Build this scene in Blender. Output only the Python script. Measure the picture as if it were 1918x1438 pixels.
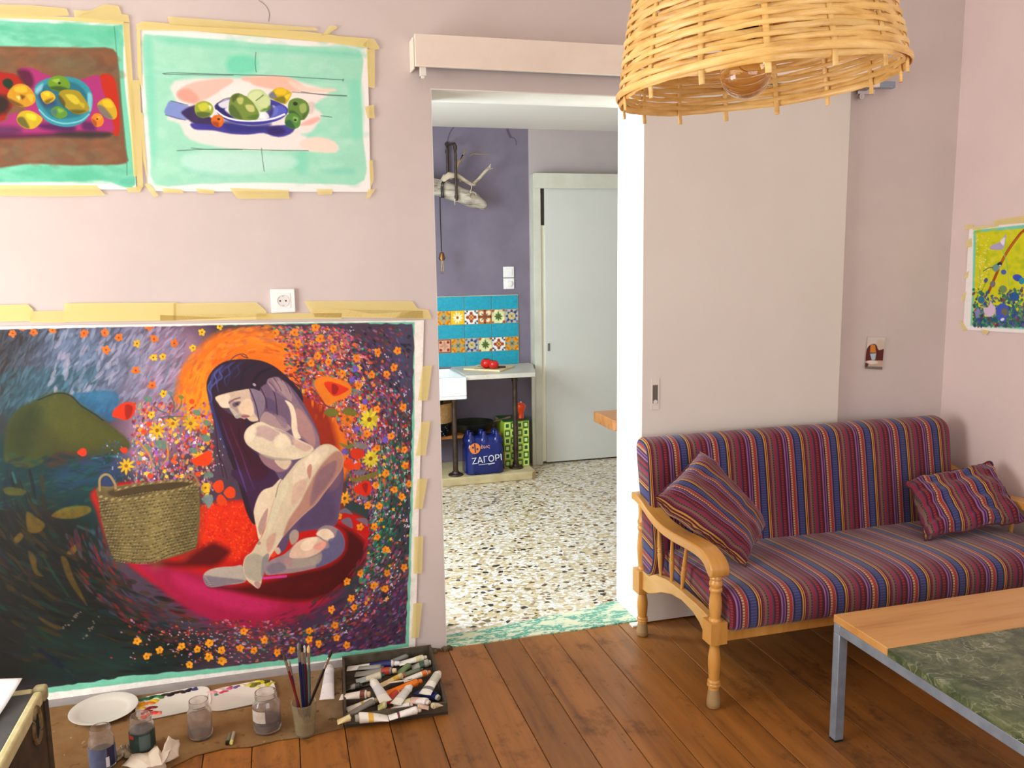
import bpy, bmesh, math, random
import numpy as np
from mathutils import Vector, Matrix, noise as mnoise

for _o in list(bpy.data.objects):
    bpy.data.objects.remove(_o, do_unlink=True)
SC = bpy.context.scene
COL = SC.collection
PI = math.pi

# ------------------------------------------------------------------ camera
CAM_POS = Vector((0.0, -3.0305, 1.4714))
YAW, PITCH, ROLL, FPX = 0.26902621, -0.14636278, -0.01504335, 1586.55
_f = Vector((math.sin(YAW)*math.cos(PITCH), math.cos(YAW)*math.cos(PITCH), math.sin(PITCH)))
_r0 = Vector((math.cos(YAW), -math.sin(YAW), 0)); _u0 = _r0.cross(_f)
CAM_R = _r0*math.cos(ROLL) + _u0*math.sin(ROLL)
CAM_U = -_r0*math.sin(ROLL) + _u0*math.cos(ROLL)
CAM_F = _f
cam_data = bpy.data.cameras.new('camera')
cam_data.sensor_fit = 'HORIZONTAL'; cam_data.sensor_width = 36.0
cam_data.lens = FPX/1918.0*36.0
cam_data.clip_start = 0.05; cam_data.clip_end = 100
cam = bpy.data.objects.new('camera', cam_data); COL.objects.link(cam)
_m = Matrix((CAM_R, CAM_U, -CAM_F)).transposed().to_4x4(); _m.translation = CAM_POS
cam.matrix_world = _m
SC.camera = cam

# ------------------------------------------------------------------ view + world + light
SC.view_settings.view_transform = 'Standard'
SC.view_settings.look = 'None'
SC.view_settings.gamma = 1.0
SC.view_settings.use_curve_mapping = False
SC.view_settings.exposure = 0.36
SC.cycles.use_denoising = True
SC.cycles.max_bounces = 10
SC.cycles.diffuse_bounces = 6
SC.cycles.sample_clamp_indirect = 6.0

world = bpy.data.worlds.new('daylight'); SC.world = world; world.use_nodes = True
_bg = world.node_tree.nodes['Background']
_bg.inputs['Color'].default_value = (0.62, 0.78, 1.0, 1); _bg.inputs['Strength'].default_value = 1.0

def area(name, loc, target, sx, sy, energy, color):
    l = bpy.data.lights.new(name, 'AREA'); l.shape = 'RECTANGLE'; l.size = sx; l.size_y = sy
    l.energy = energy; l.color = color
    o = bpy.data.objects.new(name, l); COL.objects.link(o); o.location = loc
    d = (Vector(target) - Vector(loc)).normalized()
    o.rotation_euler = d.to_track_quat('-Z', 'Y').to_euler()
    return o
# daylight entering through the openings (lamps sit in the window planes)
area('daylight_left_door', (-2.36, -1.35, 1.15), (0, -1.35, 1.15), 1.7, 2.0, 84, (1.0, 0.97, 0.92))
area('daylight_front_window', (0.9, -4.46, 1.5), (0.9, 0, 1.5), 2.2, 1.3, 27, (1.0, 0.97, 0.95))
area('daylight_kitchen_window', (-0.46, 0.86, 1.45), (2, 0.80, 1.30), 1.0, 1.2, 54, (0.78, 0.93, 1.0))
_s = bpy.data.lights.new('sun', 'SUN'); _s.energy = 18.0; _s.color = (1.0, 0.88, 0.70); _s.angle = 0.009
sun = bpy.data.objects.new('sun', _s); COL.objects.link(sun)
sun.location = (-5, -2, 8)
sun.rotation_euler = Vector((0.42, 0.06, -0.90)).to_track_quat('-Z', 'Y').to_euler()

# ------------------------------------------------------------------ helpers
def pix(x, y, axis, val):
    """point where the sight line of photo pixel (x, y) meets the plane axis = val"""
    d = CAM_R*(x-959) - CAM_U*(y-719) + CAM_F*FPX
    t = (val - CAM_POS[axis])/d[axis]
    return CAM_POS + d*t

def lin(c):
    return tuple((v/12.92 if v <= 0.04045 else ((v+0.055)/1.055)**2.4) for v in c)
def rgb(r, g, b):
    return lin((r/255, g/255, b/255)) + (1.0,)

def link(o, parent=None):
    COL.objects.link(o)
    if parent is not None: o.parent = parent
    return o
def tag(o, label=None, cat=None, group=None, kind=None):
    if label: o['label'] = label
    if cat: o['category'] = cat
    if group: o['group'] = group
    if kind: o['kind'] = kind
    return o
def thing(name, label, cat, loc=(0, 0, 0), rotz=0.0, group=None):
    o = bpy.data.objects.new(name, None); COL.objects.link(o)
    o.empty_display_size = 0.05
    o.location = loc; o.rotation_euler = (0, 0, rotz)
    return tag(o, label, cat, group)
def obj(name, bm, m, parent=None, smooth=True, world=True, bevel=0.0, bseg=2, angle=40):
    """link a bmesh as one object; world=True: the mesh is in world metres and is re-based on its parent"""
    bmesh.ops.recalc_face_normals(bm, faces=bm.faces)
    if world and parent is not None:
        off = Vector(parent.location)
        p = parent.parent
        while p is not None:
            off += Vector(p.location); p = p.parent
        bmesh.ops.translate(bm, verts=bm.verts, vec=-off)
    me = bpy.data.meshes.new(name); bm.to_mesh(me); bm.free()
    if m is not None:
        for mm in (m if isinstance(m, (list, tuple)) else [m]): me.materials.append(mm)
    o = link(bpy.data.objects.new(name, me), parent)
    if bevel > 0:
        b = o.modifiers.new('bevel', 'BEVEL'); b.width = bevel; b.segments = bseg; b.limit_method = 'ANGLE'
        b.harden_normals = False
    if smooth:
        me.polygons.foreach_set('use_smooth', [True]*len(me.polygons))
        try: me.set_sharp_from_angle(angle=math.radians(angle))
        except Exception: pass
    return o
def copy_tree(o, parent=None):
    c = o.copy(); link(c, parent)
    for ch in list(o.children): copy_tree(ch, c)
    return c
def nbm(): return bmesh.new()
def box(bm, x0, x1, y0, y1, z0, z1):
    v = [bm.verts.new(p) for p in ((x0,y0,z0),(x1,y0,z0),(x1,y1,z0),(x0,y1,z0),(x0,y0,z1),(x1,y0,z1),(x1,y1,z1),(x0,y1,z1))]
    for f in ((3,2,1,0),(4,5,6,7),(0,1,5,4),(1,2,6,5),(2,3,7,6),(3,0,4,7)):
        bm.faces.new([v[i] for i in f])
    return bm
def obox(bm, c, ax, ay, az):
    """box from centre and three half-axis vectors"""
    c, ax, ay, az = map(Vector, (c, ax, ay, az))
    v = [bm.verts.new(c + sx*ax + sy*ay + sz*az) for sz in (-1, 1) for sx, sy in ((-1,-1),(1,-1),(1,1),(-1,1))]
    for f in ((3,2,1,0),(4,5,6,7),(0,1,5,4),(1,2,6,5),(2,3,7,6),(3,0,4,7)):
        bm.faces.new([v[i] for i in f])
    return bm
def lathe(bm, prof, c=(0, 0, 0), seg=24, cap=True, frame=None):
    """profile of (r, h) along z (or along frame=(ex,ey,ez))"""
    c = Vector(c)
    ex, ey, ez = frame if frame else (Vector((1,0,0)), Vector((0,1,0)), Vector((0,0,1)))
    rings = []
    for r, h in prof:
        rings.append([bm.verts.new(c + ez*h + ex*(r*math.cos(2*PI*k/seg)) + ey*(r*math.sin(2*PI*k/seg))) for k in range(seg)])
    for a, b in zip(rings, rings[1:]):
        for k in range(seg):
            bm.faces.new((a[k], a[(k+1) % seg], b[(k+1) % seg], b[k]))
    if cap:
        bm.faces.new(list(reversed(rings[0]))); bm.faces.new(rings[-1])
    return bm
def frame_of(d):
    d = Vector(d).normalized()
    a = Vector((0, 0, 1)) if abs(d.z) < 0.9 else Vector((1, 0, 0))
    ex = a.cross(d).normalized(); ey = d.cross(ex)
    return ex, ey, d
def tube(bm, pts, r, seg=8, closed=False, flat=None, up=None):
    """sweep; r a number or a list; flat=(ru, rv) elliptical section with rv along up"""
    pts = [Vector(p) for p in pts]; n = len(pts); rings = []
    for i, p in enumerate(pts):
        if closed: d = pts[(i+1) % n] - pts[i-1]
        else: d = pts[min(i+1, n-1)] - pts[max(i-1, 0)]
        if d.length < 1e-9: d = Vector((0, 0, 1))
        d.normalize()
        uu = up(i) if callable(up) else (Vector(up) if up is not None else None)
        if uu is None: ex, ey, _ = frame_of(d)
        else:
            ex = uu.cross(d).normalized(); ey = d.cross(ex)
        rr = r[i] if isinstance(r, (list, tuple)) else r
        ru, rv = (rr, rr) if flat is None else (rr*flat[0], rr*flat[1])
        rings.append([bm.verts.new(p + ex*(ru*math.cos(2*PI*k/seg)) + ey*(rv*math.sin(2*PI*k/seg))) for k in range(seg)])
    m = n if closed else n-1
    for i in range(m):
        a, b = rings[i], rings[(i+1) % n]
        for k in range(seg):
            bm.faces.new((a[k], a[(k+1) % seg], b[(k+1) % seg], b[k]))
    if not closed:
        bm.faces.new(list(reversed(rings[0]))); bm.faces.new(rings[-1])
    return bm
def prism(bm, pts, axis, a, b):
    """extrude a 2-D outline between a and b along axis (0: pts are (y,z); 1: (x,z); 2: (x,y))"""
    def P(p, h):
        return ((h, p[0], p[1]), (p[0], h, p[1]), (p[0], p[1], h))[axis]
    A = [bm.verts.new(P(p, a)) for p in pts]; B = [bm.verts.new(P(p, b)) for p in pts]
    n = len(pts)
    bm.faces.new(list(reversed(A))); bm.faces.new(B)
    for i in range(n):
        bm.faces.new((A[i], A[(i+1) % n], B[(i+1) % n], B[i]))
    return bm
def smoothline(pts, it=2, closed=False):
    pts = [Vector(p) for p in pts]
    for _ in range(it):
        q = []; n = len(pts)
        rng = range(n if closed else n-1)
        if not closed: q.append(pts[0])
        for i in rng:
            a, b = pts[i], pts[(i+1) % n]
            q.append(a*0.75 + b*0.25); q.append(a*0.25 + b*0.75)
        if not closed: q.append(pts[-1])
        pts = q
    return pts

# ------------------------------------------------------------------ materials
class NT:
    def __init__(s, name):
        s.m = bpy.data.materials.new(name); s.m.use_nodes = True
        s.t = s.m.node_tree; s.b = s.t.nodes['Principled BSDF']
    def n(s, typ, **kw):
        nd = s.t.nodes.new(typ)
        for k, v in kw.items():
            if k in nd.inputs.keys() and not hasattr(nd, k): nd.inputs[k].default_value = v
            else: setattr(nd, k, v)
        return nd
    def l(s, a, b): s.t.links.new(a, b)
    def coord(s, kind='Object', scale=(1, 1, 1), rot=(0, 0, 0)):
        tc = s.n('ShaderNodeTexCoord'); mp = s.n('ShaderNodeMapping')
        mp.inputs['Scale'].default_value = scale; mp.inputs['Rotation'].default_value = rot
        s.l(tc.outputs[kind], mp.inputs['Vector']); return mp.outputs['Vector']
    def noise(s, vec, scale, detail=4, rough=0.6):
        nd = s.n('ShaderNodeTexNoise'); nd.inputs['Scale'].default_value = scale
        nd.inputs['Detail'].default_value = detail; nd.inputs['Roughness'].default_value = rough
        if vec is not None: s.l(vec, nd.inputs['Vector'])
        return nd.outputs['Fac']
    def ramp(s, fac, stops, interp='LINEAR'):
        nd = s.n('ShaderNodeValToRGB'); e = nd.color_ramp; e.interpolation = interp
        while len(e.elements) < len(stops): e.elements.new(0.5)
        for el, (p, c) in zip(e.elements, stops): el.position = p; el.color = c
        s.l(fac, nd.inputs['Fac']); return nd.outputs['Color']
    def mix(s, fac, a, b, mode='MIX'):
        nd = s.n('ShaderNodeMix', data_type='RGBA', blend_type=mode)
        for sock, v in ((nd.inputs['Factor'], fac), (nd.inputs['A'], a), (nd.inputs['B'], b)):
            pass
        ins = [i for i in nd.inputs if i.enabled]
        for sock, v in zip(ins, (fac, a, b)):
            if hasattr(v, 'is_output'): s.l(v, sock)
            else: sock.default_value = v
        return [o for o in nd.outputs if o.enabled][0]
    def math(s, op, a, b=0.0):
        nd = s.n('ShaderNodeMath', operation=op)
        for sock, v in zip(nd.inputs, (a, b)):
            if hasattr(v, 'is_output'): s.l(v, sock)
            else: sock.default_value = v
        return nd.outputs[0]
    def bump(s, h, strength=0.2, dist=0.002):
        nd = s.n('ShaderNodeBump'); nd.inputs['Strength'].default_value = strength
        nd.inputs['Distance'].default_value = dist
        s.l(h, nd.inputs['Height']); s.l(nd.outputs['Normal'], s.b.inputs['Normal'])
    def base(s, c):
        if hasattr(c, 'is_output'): s.l(c, s.b.inputs['Base Color'])
        else: s.b.inputs['Base Color'].default_value = c
    def set(s, **kw):
        for k, v in kw.items(): s.b.inputs[k.replace('_', ' ')].default_value = v
        return s

def plain(name, c, rough=0.5, metal=0.0, var=0.0, vscale=8.0, bump=0.0, bscale=60.0, c2=None, spec=0.5):
    t = NT(name); t.set(Roughness=rough, Metallic=metal)
    t.b.inputs['Specular IOR Level'].default_value = spec
    if var > 0 or c2 is not None:
        v = t.coord('Object')
        f = t.noise(v, vscale, 5)
        cc2 = c2 if c2 is not None else tuple(x*(1-var) for x in c[:3]) + (1,)
        t.base(t.ramp(f, [(0.35, c), (0.65, cc2)]))
    else: t.base(c)
    if bump > 0:
        t.bump(t.noise(t.coord('Object'), bscale, 4), bump, 0.002)
    return t.m
def wood(name, c1, c2, c3, scale=(3, 30, 30), rough=0.4, island=0.0, bump=0.05, coat=0.0):
    """grain runs along the axis with the small scale"""
    t = NT(name); t.set(Roughness=rough)
    v = t.coord('Object', scale)
    if island > 0:
        oi = t.n('ShaderNodeObjectInfo')
        add = t.n('ShaderNodeVectorMath', operation='ADD')
        cm = t.n('ShaderNodeCombineXYZ')
        sc = t.math('MULTIPLY', oi.outputs['Random'], 37.0)
        for k in range(3): t.l(sc, cm.inputs[k])
        t.l(v, add.inputs[0]); t.l(cm.outputs[0], add.inputs[1]); v = add.outputs[0]
    f = t.noise(v, 1.0, 6, 0.62)
    col = t.ramp(f, [(0.28, c3), (0.48, c1), (0.72, c2)])
    if island > 0:
        k = t.math('MULTIPLY_ADD', oi.outputs['Random'], island)
        t.t.nodes[-1].inputs[2].default_value = 1.0 - island/2
        g = t.n('ShaderNodeVectorMath', operation='SCALE')
        t.l(col, g.inputs[0]); t.l(k, g.inputs['Scale']); col = g.outputs[0]
    t.base(col)
    if bump > 0: t.bump(f, bump, 0.002)
    if coat > 0: t.b.inputs['Coat Weight'].default_value = coat; t.b.inputs['Coat Roughness'].default_value = 0.2
    return t.m
def glass(name, c=(1, 1, 1, 1), rough=0.02, ior=1.45):
    t = NT(name); t.base(c); t.set(Roughness=rough, IOR=ior); t.b.inputs['Transmission Weight'].default_value = 1.0
    return t.m

M_WALL = plain('mauve_plaster', rgb(210, 198, 193), 0.85, c2=rgb(204, 192, 187), vscale=3, bump=0.08, bscale=25)
M_WALL_R = plain('bounce_pink_plaster', rgb(224, 205, 201), 0.85, c2=rgb(219, 200, 196), vscale=3, bump=0.06, bscale=25)  # right wall's warm bounce light mixed into the plaster colour
M_CEIL = plain('white_plaster', rgb(235, 230, 222), 0.9)
M_PURPLE = plain('violet_plaster', rgb(128, 118, 134), 0.85, c2=rgb(116, 107, 123), vscale=4, bump=0.1, bscale=18)
M_KWALL = plain('grey_mauve_plaster', rgb(190, 178, 176), 0.85, c2=rgb(184, 172, 170), vscale=4, bump=0.06, bscale=22)
M_WHITE = plain('white_gloss_paint', rgb(236, 234, 226), 0.45, c2=rgb(228, 226, 216), vscale=5)
M_DOOR = plain('grey_white_door_paint', rgb(222, 216, 206), 0.4, c2=rgb(218, 211, 201), vscale=2)
M_KDOOR = plain('pale_grey_door_paint', rgb(216, 216, 208), 0.4, c2=rgb(211, 212, 204), vscale=2)
M_DARK = plain('black_gap', rgb(18, 15, 12), 0.9)
M_STEEL = plain('satin_steel', rgb(158, 174, 190), 0.32, 0.4, c2=rgb(138, 154, 170), vscale=20)
M_CHROME = plain('chrome', rgb(200, 200, 205), 0.15, 1.0)
M_PLASTIC = plain('white_plastic', rgb(240, 238, 234), 0.3)
# ------------------------------------------------------------------ structure
def struct(name, bm, m, parent=None, **kw):
    o = obj(name, bm, m, parent, smooth=False, **kw); o['kind'] = 'structure'; return o
OPX0, OPX1, OPZ, WT = 0.556, 1.356, 2.064, 0.222      # doorway to the kitchen
RX = 2.789                                            # right wall
LX = -2.3; FY = -4.4; CEIL = 2.78
bm = nbm()
box(bm, LX-0.15, OPX0, 0, WT, -0.02, CEIL); box(bm, OPX1, RX+0.15, 0, WT, -0.02, CEIL); box(bm, OPX0, OPX1, 0, WT, OPZ, CEIL)
struct('wall_back', bm, M_WALL)
bm = nbm(); box(bm, RX, RX+0.15, FY, 0, -0.02, CEIL); struct('wall_right', bm, M_WALL_R)
bm = nbm()   # left wall with a balcony door opening
DY0, DY1, DZ = -2.2, -0.5, 2.2
box(bm, LX-0.15, LX, FY, DY0, -0.02, CEIL); box(bm, LX-0.15, LX, DY1, 0, -0.02, CEIL); box(bm, LX-0.15, LX, DY0, DY1, DZ, CEIL)
struct('wall_left', bm, M_WALL)
bm = nbm()   # balcony door frame
for y0, y1 in ((DY0, DY0+0.06), (DY1-0.06, DY1), (-1.38, -1.32)): box(bm, LX-0.1, LX-0.04, y0, y1, 0, DZ)
box(bm, LX-0.1, LX-0.04, DY0+0.06, -1.38, DZ-0.06, DZ); box(bm, LX-0.1, LX-0.04, -1.32, DY1-0.06, DZ-0.06, DZ)
struct('door_2', bm, M_WHITE)
bm = nbm()
WX0, WX1, WZ0, WZ1 = -0.25, 2.05, 0.8, 2.2
box(bm, LX-0.15, WX0, FY-0.15, FY, -0.02, CEIL); box(bm, WX1, RX+0.15, FY-0.15, FY, -0.02, CEIL)
box(bm, WX0, WX1, FY-0.15, FY, -0.02, WZ0); box(bm, WX0, WX1, FY-0.15, FY, WZ1, CEIL)
struct('wall_front', bm, M_WALL)
bm = nbm(); box(bm, LX-0.15, RX+0.15, FY-0.15, WT, CEIL, CEIL+0.1); struct('ceiling', bm, M_CEIL)

# painted white linings of the doorway
bm = nbm()
box(bm, OPX1-0.004, OPX1, 0.001, WT+0.001, 0.0, OPZ); box(bm, OPX0, OPX0+0.004, 0.001, WT+0.001, 0, OPZ)
box(bm, OPX0+0.004, OPX1-0.004, 0.001, WT+0.001, OPZ-0.004, OPZ)
struct('door_1', bm, M_WHITE)

# living-room floor: individual boards running towards the camera
M_PLANK = None
t = NT('stained_floorboard'); t.set(Roughness=0.38)
oi = t.n('ShaderNodeObjectInfo')
v = t.coord('Object', (22, 1.5, 22))
cm = t.n('ShaderNodeCombineXYZ'); sc_ = t.math('MULTIPLY', oi.outputs['Random'], 53.0)
for k in range(3): t.l(sc_, cm.inputs[k])
ad = t.n('ShaderNodeVectorMath', operation='ADD'); t.l(v, ad.inputs[0]); t.l(cm.outputs[0], ad.inputs[1])
g1 = t.noise(ad.outputs[0], 1.0, 7, 0.65)
col = t.ramp(g1, [(0.25, rgb(98, 58, 24)), (0.45, rgb(142, 90, 38)), (0.62, rgb(158, 101, 44)), (0.85, rgb(174, 116, 56))])
v2 = t.coord('Object', (9, 6, 9))
ad2 = t.n('ShaderNodeVectorMath', operation='ADD'); t.l(v2, ad2.inputs[0]); t.l(cm.outputs[0], ad2.inputs[1])
st = t.noise(ad2.outputs[0], 1.0, 6, 0.7)
stm = t.ramp(st, [(0.56, (0, 0, 0, 1)), (0.70, (1, 1, 1, 1))])
col = t.mix(t.math('MULTIPLY', stm, 0.62), col, rgb(62, 32, 14))
v3 = t.coord('Object', (38, 26, 38))
spk = t.ramp(t.noise(v3, 1.0, 3, 0.6), [(0.66, (0, 0, 0, 1)), (0.72, (1, 1, 1, 1))])
col = t.mix(t.math('MULTIPLY', spk, 0.55), col, rgb(70, 38, 18))
kk = t.math('MULTIPLY_ADD', oi.outputs['Random'], 0.34); t.t.nodes[-1].inputs[2].default_value = 0.80
sg = t.n('ShaderNodeVectorMath', operation='SCALE'); t.l(col, sg.inputs[0]); t.l(kk, sg.inputs['Scale'])
t.base(sg.outputs[0]); t.bump(g1, 0.12, 0.002)
rr = t.ramp(st, [(0.3, (0.32,)*3+(1,)), (0.7, (0.55,)*3+(1,))]); t.l(rr, t.b.inputs['Roughness'])
M_PLANK = t.m
bm = nbm(); box(bm, LX, RX, FY, 0, -0.06, -0.02)
floor = struct('floor', bm, M_DARK)
rng = random.Random(4)
PW = 0.1412; x = 0.703 - 22*PW
k = 0
while x < RX - 0.01:
    x1 = min(x + PW, RX); xa = max(x, LX)
    if x1 > LX + 0.01:
        dz = rng.uniform(-0.0012, 0.0008)
        cuts = [FY] + ([rng.uniform(-3.6, -1.6)] if rng.random() < 0.35 else []) + [0.0]
        for c0, c1 in zip(cuts, cuts[1:]):
            bm = nbm(); box(bm, xa+0.0013, x1-0.0013, c0+0.001, c1-0.001, -0.02, dz)
            obj('plank', bm, M_PLANK, floor, smooth=False, bevel=0.0012, bseg=1)
    x += PW; k += 1

# kitchen floor (terrazzo)
t = NT('terrazzo'); t.set(Roughness=0.28)
v = t.coord('Object', (1, 1.25, 1), (0, 0, .35))
def vor(scale, seedoff):
    mp = t.n('ShaderNodeMapping'); mp.inputs['Location'].default_value = (seedoff, seedoff*1.7, 0)
    t.l(v, mp.inputs['Vector'])
    vo = t.n('ShaderNodeTexVoronoi', feature='F1'); vo.inputs['Scale'].default_value = scale
    t.l(mp.outputs[0], vo.inputs['Vector'])
    ve = t.n('ShaderNodeTexVoronoi', feature='DISTANCE_TO_EDGE'); ve.inputs['Scale'].default_value = scale
    t.l(mp.outputs[0], ve.inputs['Vector'])
    sp = t.n('ShaderNodeSeparateColor'); t.l(vo.outputs['Color'], sp.inputs[0])
    return sp.outputs, ve.outputs['Distance']
ca, ea = vor(48, 0.0); cb, eb = vor(29, 3.1)
chips = t.ramp(ca[0], [(0.0, rgb(228, 220, 206)), (0.20, rgb(204, 180, 128)), (0.40, rgb(240, 234, 224)), (0.56, rgb(182, 158, 108)), (0.66, rgb(214, 196, 156)), (0.80, rgb(244, 240, 232)), (0.93, rgb(146, 118, 74))], 'CONSTANT')
mort = t.ramp(ea, [(0.04, (0, 0, 0, 1)), (0.09, (1, 1, 1, 1))])
base_c = t.mix(mort, rgb(205, 195, 176), chips)
darkc = t.ramp(cb[1], [(0.0, rgb(40, 32, 26)), (0.4, rgb(92, 70, 50)), (0.62, rgb(58, 50, 40)), (0.8, rgb(120, 100, 74))], 'CONSTANT')
isd = t.ramp(cb[0], [(0.0, (1, 1, 1, 1)), (0.27, (0, 0, 0, 1))], 'CONSTANT')
din = t.ramp(eb, [(0.16, (0, 0, 0, 1)), (0.20, (1, 1, 1, 1))])
dm = t.math('MULTIPLY', isd, din)
t.base(t.mix(dm, base_c, darkc))
M_TERR = t.m
KX0, KX1, KY = -0.45, 3.2, 2.75
bm = nbm(); box(bm, KX0, KX1, WT, KY, -0.06, 0.0)
for p in ((OPX0, OPX1),): pass
struct('floor', bm, M_TERR)
# threshold slab, worn green paint over cream cement
t = NT('worn_green_paint'); t.set(Roughness=0.6)
v = t.coord('Object', (1, 2.6, 1))
f = t.noise(v, 7.0, 10, 0.74)
g = t.noise(t.coord('Object', (1, 3, 1)), 26.0, 5, 0.7)
ff = t.math('ADD', t.math('MULTIPLY', f, 0.75), t.math('MULTIPLY', g, 0.25))
c = t.ramp(ff, [(0.42, rgb(222, 216, 182)), (0.485, rgb(206, 216, 188)), (0.50, rgb(112, 178, 156)), (0.525, rgb(62, 140, 118)), (0.55, rgb(122, 184, 164)), (0.565, rgb(214, 216, 184)), (0.64, rgb(228, 224, 200)), (0.70, rgb(150, 132, 96))])
t.base(c); t.bump(ff, 0.4, 0.003)
bm = nbm()
prism(bm, [(OPX0+0.004, -0.004), (0.72, -0.008), (0.9, -0.003), (1.1, -0.008), (1.27, 0.002), (OPX1-0.004, -0.002), (OPX1-0.004, WT), (1.2, 0.175), (1.0, 0.150), (0.85, 0.125), (0.7, 0.108), (OPX0+0.004, 0.098)], 2, -0.05, 0.004)
struct('trim_1', bm, t.m)
bm = nbm()   # terrazzo carried into the doorway behind the slab
prism(bm, [(OPX0+0.004, 0.098), (0.7, 0.108), (0.85, 0.125), (1.0, 0.150), (1.2, 0.175), (OPX1-0.004, WT), (OPX0+0.004, WT)], 2, -0.05, 0.0)
struct('floor', bm, M_TERR)
# plaster fillet standing in for the wall foot, shade put into its grey, and broken plaster at its end
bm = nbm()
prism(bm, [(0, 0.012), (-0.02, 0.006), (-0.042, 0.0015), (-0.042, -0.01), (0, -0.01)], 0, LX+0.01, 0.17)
struct('baseboard_back', bm, plain('shade_grey_plaster', rgb(150, 142, 140), 0.9, c2=rgb(136, 128, 126), vscale=9))
t_old = plain('crumbling_plaster', rgb(120, 108, 78), 0.95, c2=rgb(52, 38, 24), vscale=40, bump=0.8, bscale=60)
bm = nbm(); rg = random.Random(3)
for i in range(26):
    cx = rg.uniform(0.497, 0.572); r_ = rg.uniform(0.004, 0.012)
    cc = Vector((cx, -rg.uniform(0.004, 0.03), r_*0.5))
    mm = Matrix.Translation(cc) @ Matrix.Diagonal((1, rg.uniform(.6, 1), rg.uniform(.5, 1.2), 1))
    bmesh.ops.create_icosphere(bm, subdivisions=1, radius=r_, matrix=mm)
o = struct('trim_2', bm, t_old)

# kitchen shell
KC = 2.357
bm = nbm(); box(bm, KX0, 1.736, KY, KY+0.15, -0.02, KC); struct('wall_kitchen_back_left', bm, M_PURPLE)
bm = nbm(); box(bm, 1.736, KX1, KY, KY+0.15, -0.02, KC); struct('wall_kitchen_back_right', bm, M_KWALL)
bm = nbm(); box(bm, KX1, KX1+0.15, WT, KY, -0.02, KC); struct('wall_kitchen_right', bm, M_KWALL)
bm = nbm()
KWY0, KWY1, KWZ0, KWZ1 = 0.34, 1.38, 0.83, 2.08
box(bm, KX0-0.15, KX0, WT, KWY0, -0.02, KC); box(bm, KX0-0.15, KX0, KWY1, KY, -0.02, KC)
box(bm, KX0-0.15, KX0, KWY0, KWY1, -0.02, KWZ0); box(bm, KX0-0.15, KX0, KWY0, KWY1, KWZ1, KC)
struct('wall_kitchen_left', bm, M_KWALL)
bm = nbm(); box(bm, KX0-0.15, KX1+0.15, WT, KY+0.15, KC, KC+0.1); struct('ceiling', bm, M_CEIL)

# kitchen sliding door: casing, pelmet board and leaf
M_KCAS = plain('cream_door_casing', rgb(214, 214, 198), 0.5, c2=rgb(204, 203, 186), vscale=7)
kd = thing('sliding_door', 'pale grey sliding door under a cream cover board, at the back of the kitchen', 'door', (2.2, KY, 0))
bm = nbm(); box(bm, 1.742, 1.795, KY-0.085, KY-0.002, 0.0, 2.05); obj('side_post', bm, M_KCAS, kd, bevel=0.002)
bm = nbm(); box(bm, 1.745, 3.15, KY-0.10, KY-0.086, 1.95, 2.052); obj('cover_board', bm, M_KCAS, kd, bevel=0.002)
bm = nbm(); box(bm, 1.826, 3.1, KY-0.075, KY-0.045, 0.012, 1.97); obj('door_leaf', bm, M_KDOOR, kd, bevel=0.002)
bm = nbm(); box(bm, 1.7955, 1.8255, KY-0.066, KY-0.058, 0.02, 1.70); obj('door_gap', bm, plain('painted_gap_daylight', rgb(240, 238, 214), 0.5), kd, smooth=False)  # pale strip filling the gap, daylight put into its colour
bm = nbm(); box(bm, 1.7955, 1.8255, KY-0.066, KY-0.058, 1.701, 1.95); obj('shadow_strip', bm, plain('painted_gap_shadow', rgb(70, 62, 52), 0.8), kd, smooth=False)  # dark strip at the gap top, shadow painted as a colour
pb = pix(1028, 650, 1, KY-0.075)
bm = nbm(); box(bm, pb.x-0.015, pb.x+0.015, KY-0.0775, KY-0.0755, pb.z-0.042, pb.z+0.042); kp = obj('pull_plate', bm, M_KDOOR, kd, bevel=0.002)
bm = nbm(); box(bm, pb.x-0.009, pb.x+0.009, KY-0.0785, KY-0.0777, pb.z-0.028, pb.z+0.028); obj('finger_recess', bm, plain('grey_recess', rgb(130, 128, 120), 0.4, 0.5), kp, smooth=False)

# sliding door of the living room, hung before the wall, and its track cover
sd = thing('sliding_door', 'wide plain greyish white sliding door standing open behind the striped sofa', 'door', (1.79, -0.03, 0))
bm = nbm(); box(bm, 1.349, 2.238, -0.034, -0.006, 0.008, 2.12); obj('door_leaf', bm, M_DOOR, sd, bevel=0.002)
pc = pix(1227, 738, 1, -0.034)
bm = nbm()
for a0, a1, b0, b1 in ((-.017, -.011, -.062, .062), (.011, .017, -.062, .062), (-.011, .011, -.062, -.036), (-.011, .011, .036, .062)):
    box(bm, pc.x+a0, pc.x+a1, -0.0368, -0.0342, pc.z+b0, pc.z+b1)
pl = obj('pull_plate', bm, M_DOOR, sd, bevel=0.0008)
bm = nbm(); box(bm, pc.x-0.011, pc.x+0.011, -0.0355, -0.0343, pc.z-0.036, pc.z+0.036)
t = NT('worn_metal_recess'); t.base(rgb(120, 118, 112)); t.set(Roughness=0.3, Metallic=0.8)
obj('finger_recess', bm, t.m, pl, smooth=False)
bm = nbm()
lathe(bm, [(0.007, -0.004), (0.0085, 0.0), (0.0085, 0.003), (0.0, 0.003)], (pc.x, -0.0365, pc.z-0.03), 12, True, (Vector((1,0,0)), Vector((0,0,1)), Vector((0,-1,0))))
obj('turn_knob', bm, M_DOOR, pl)

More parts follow.
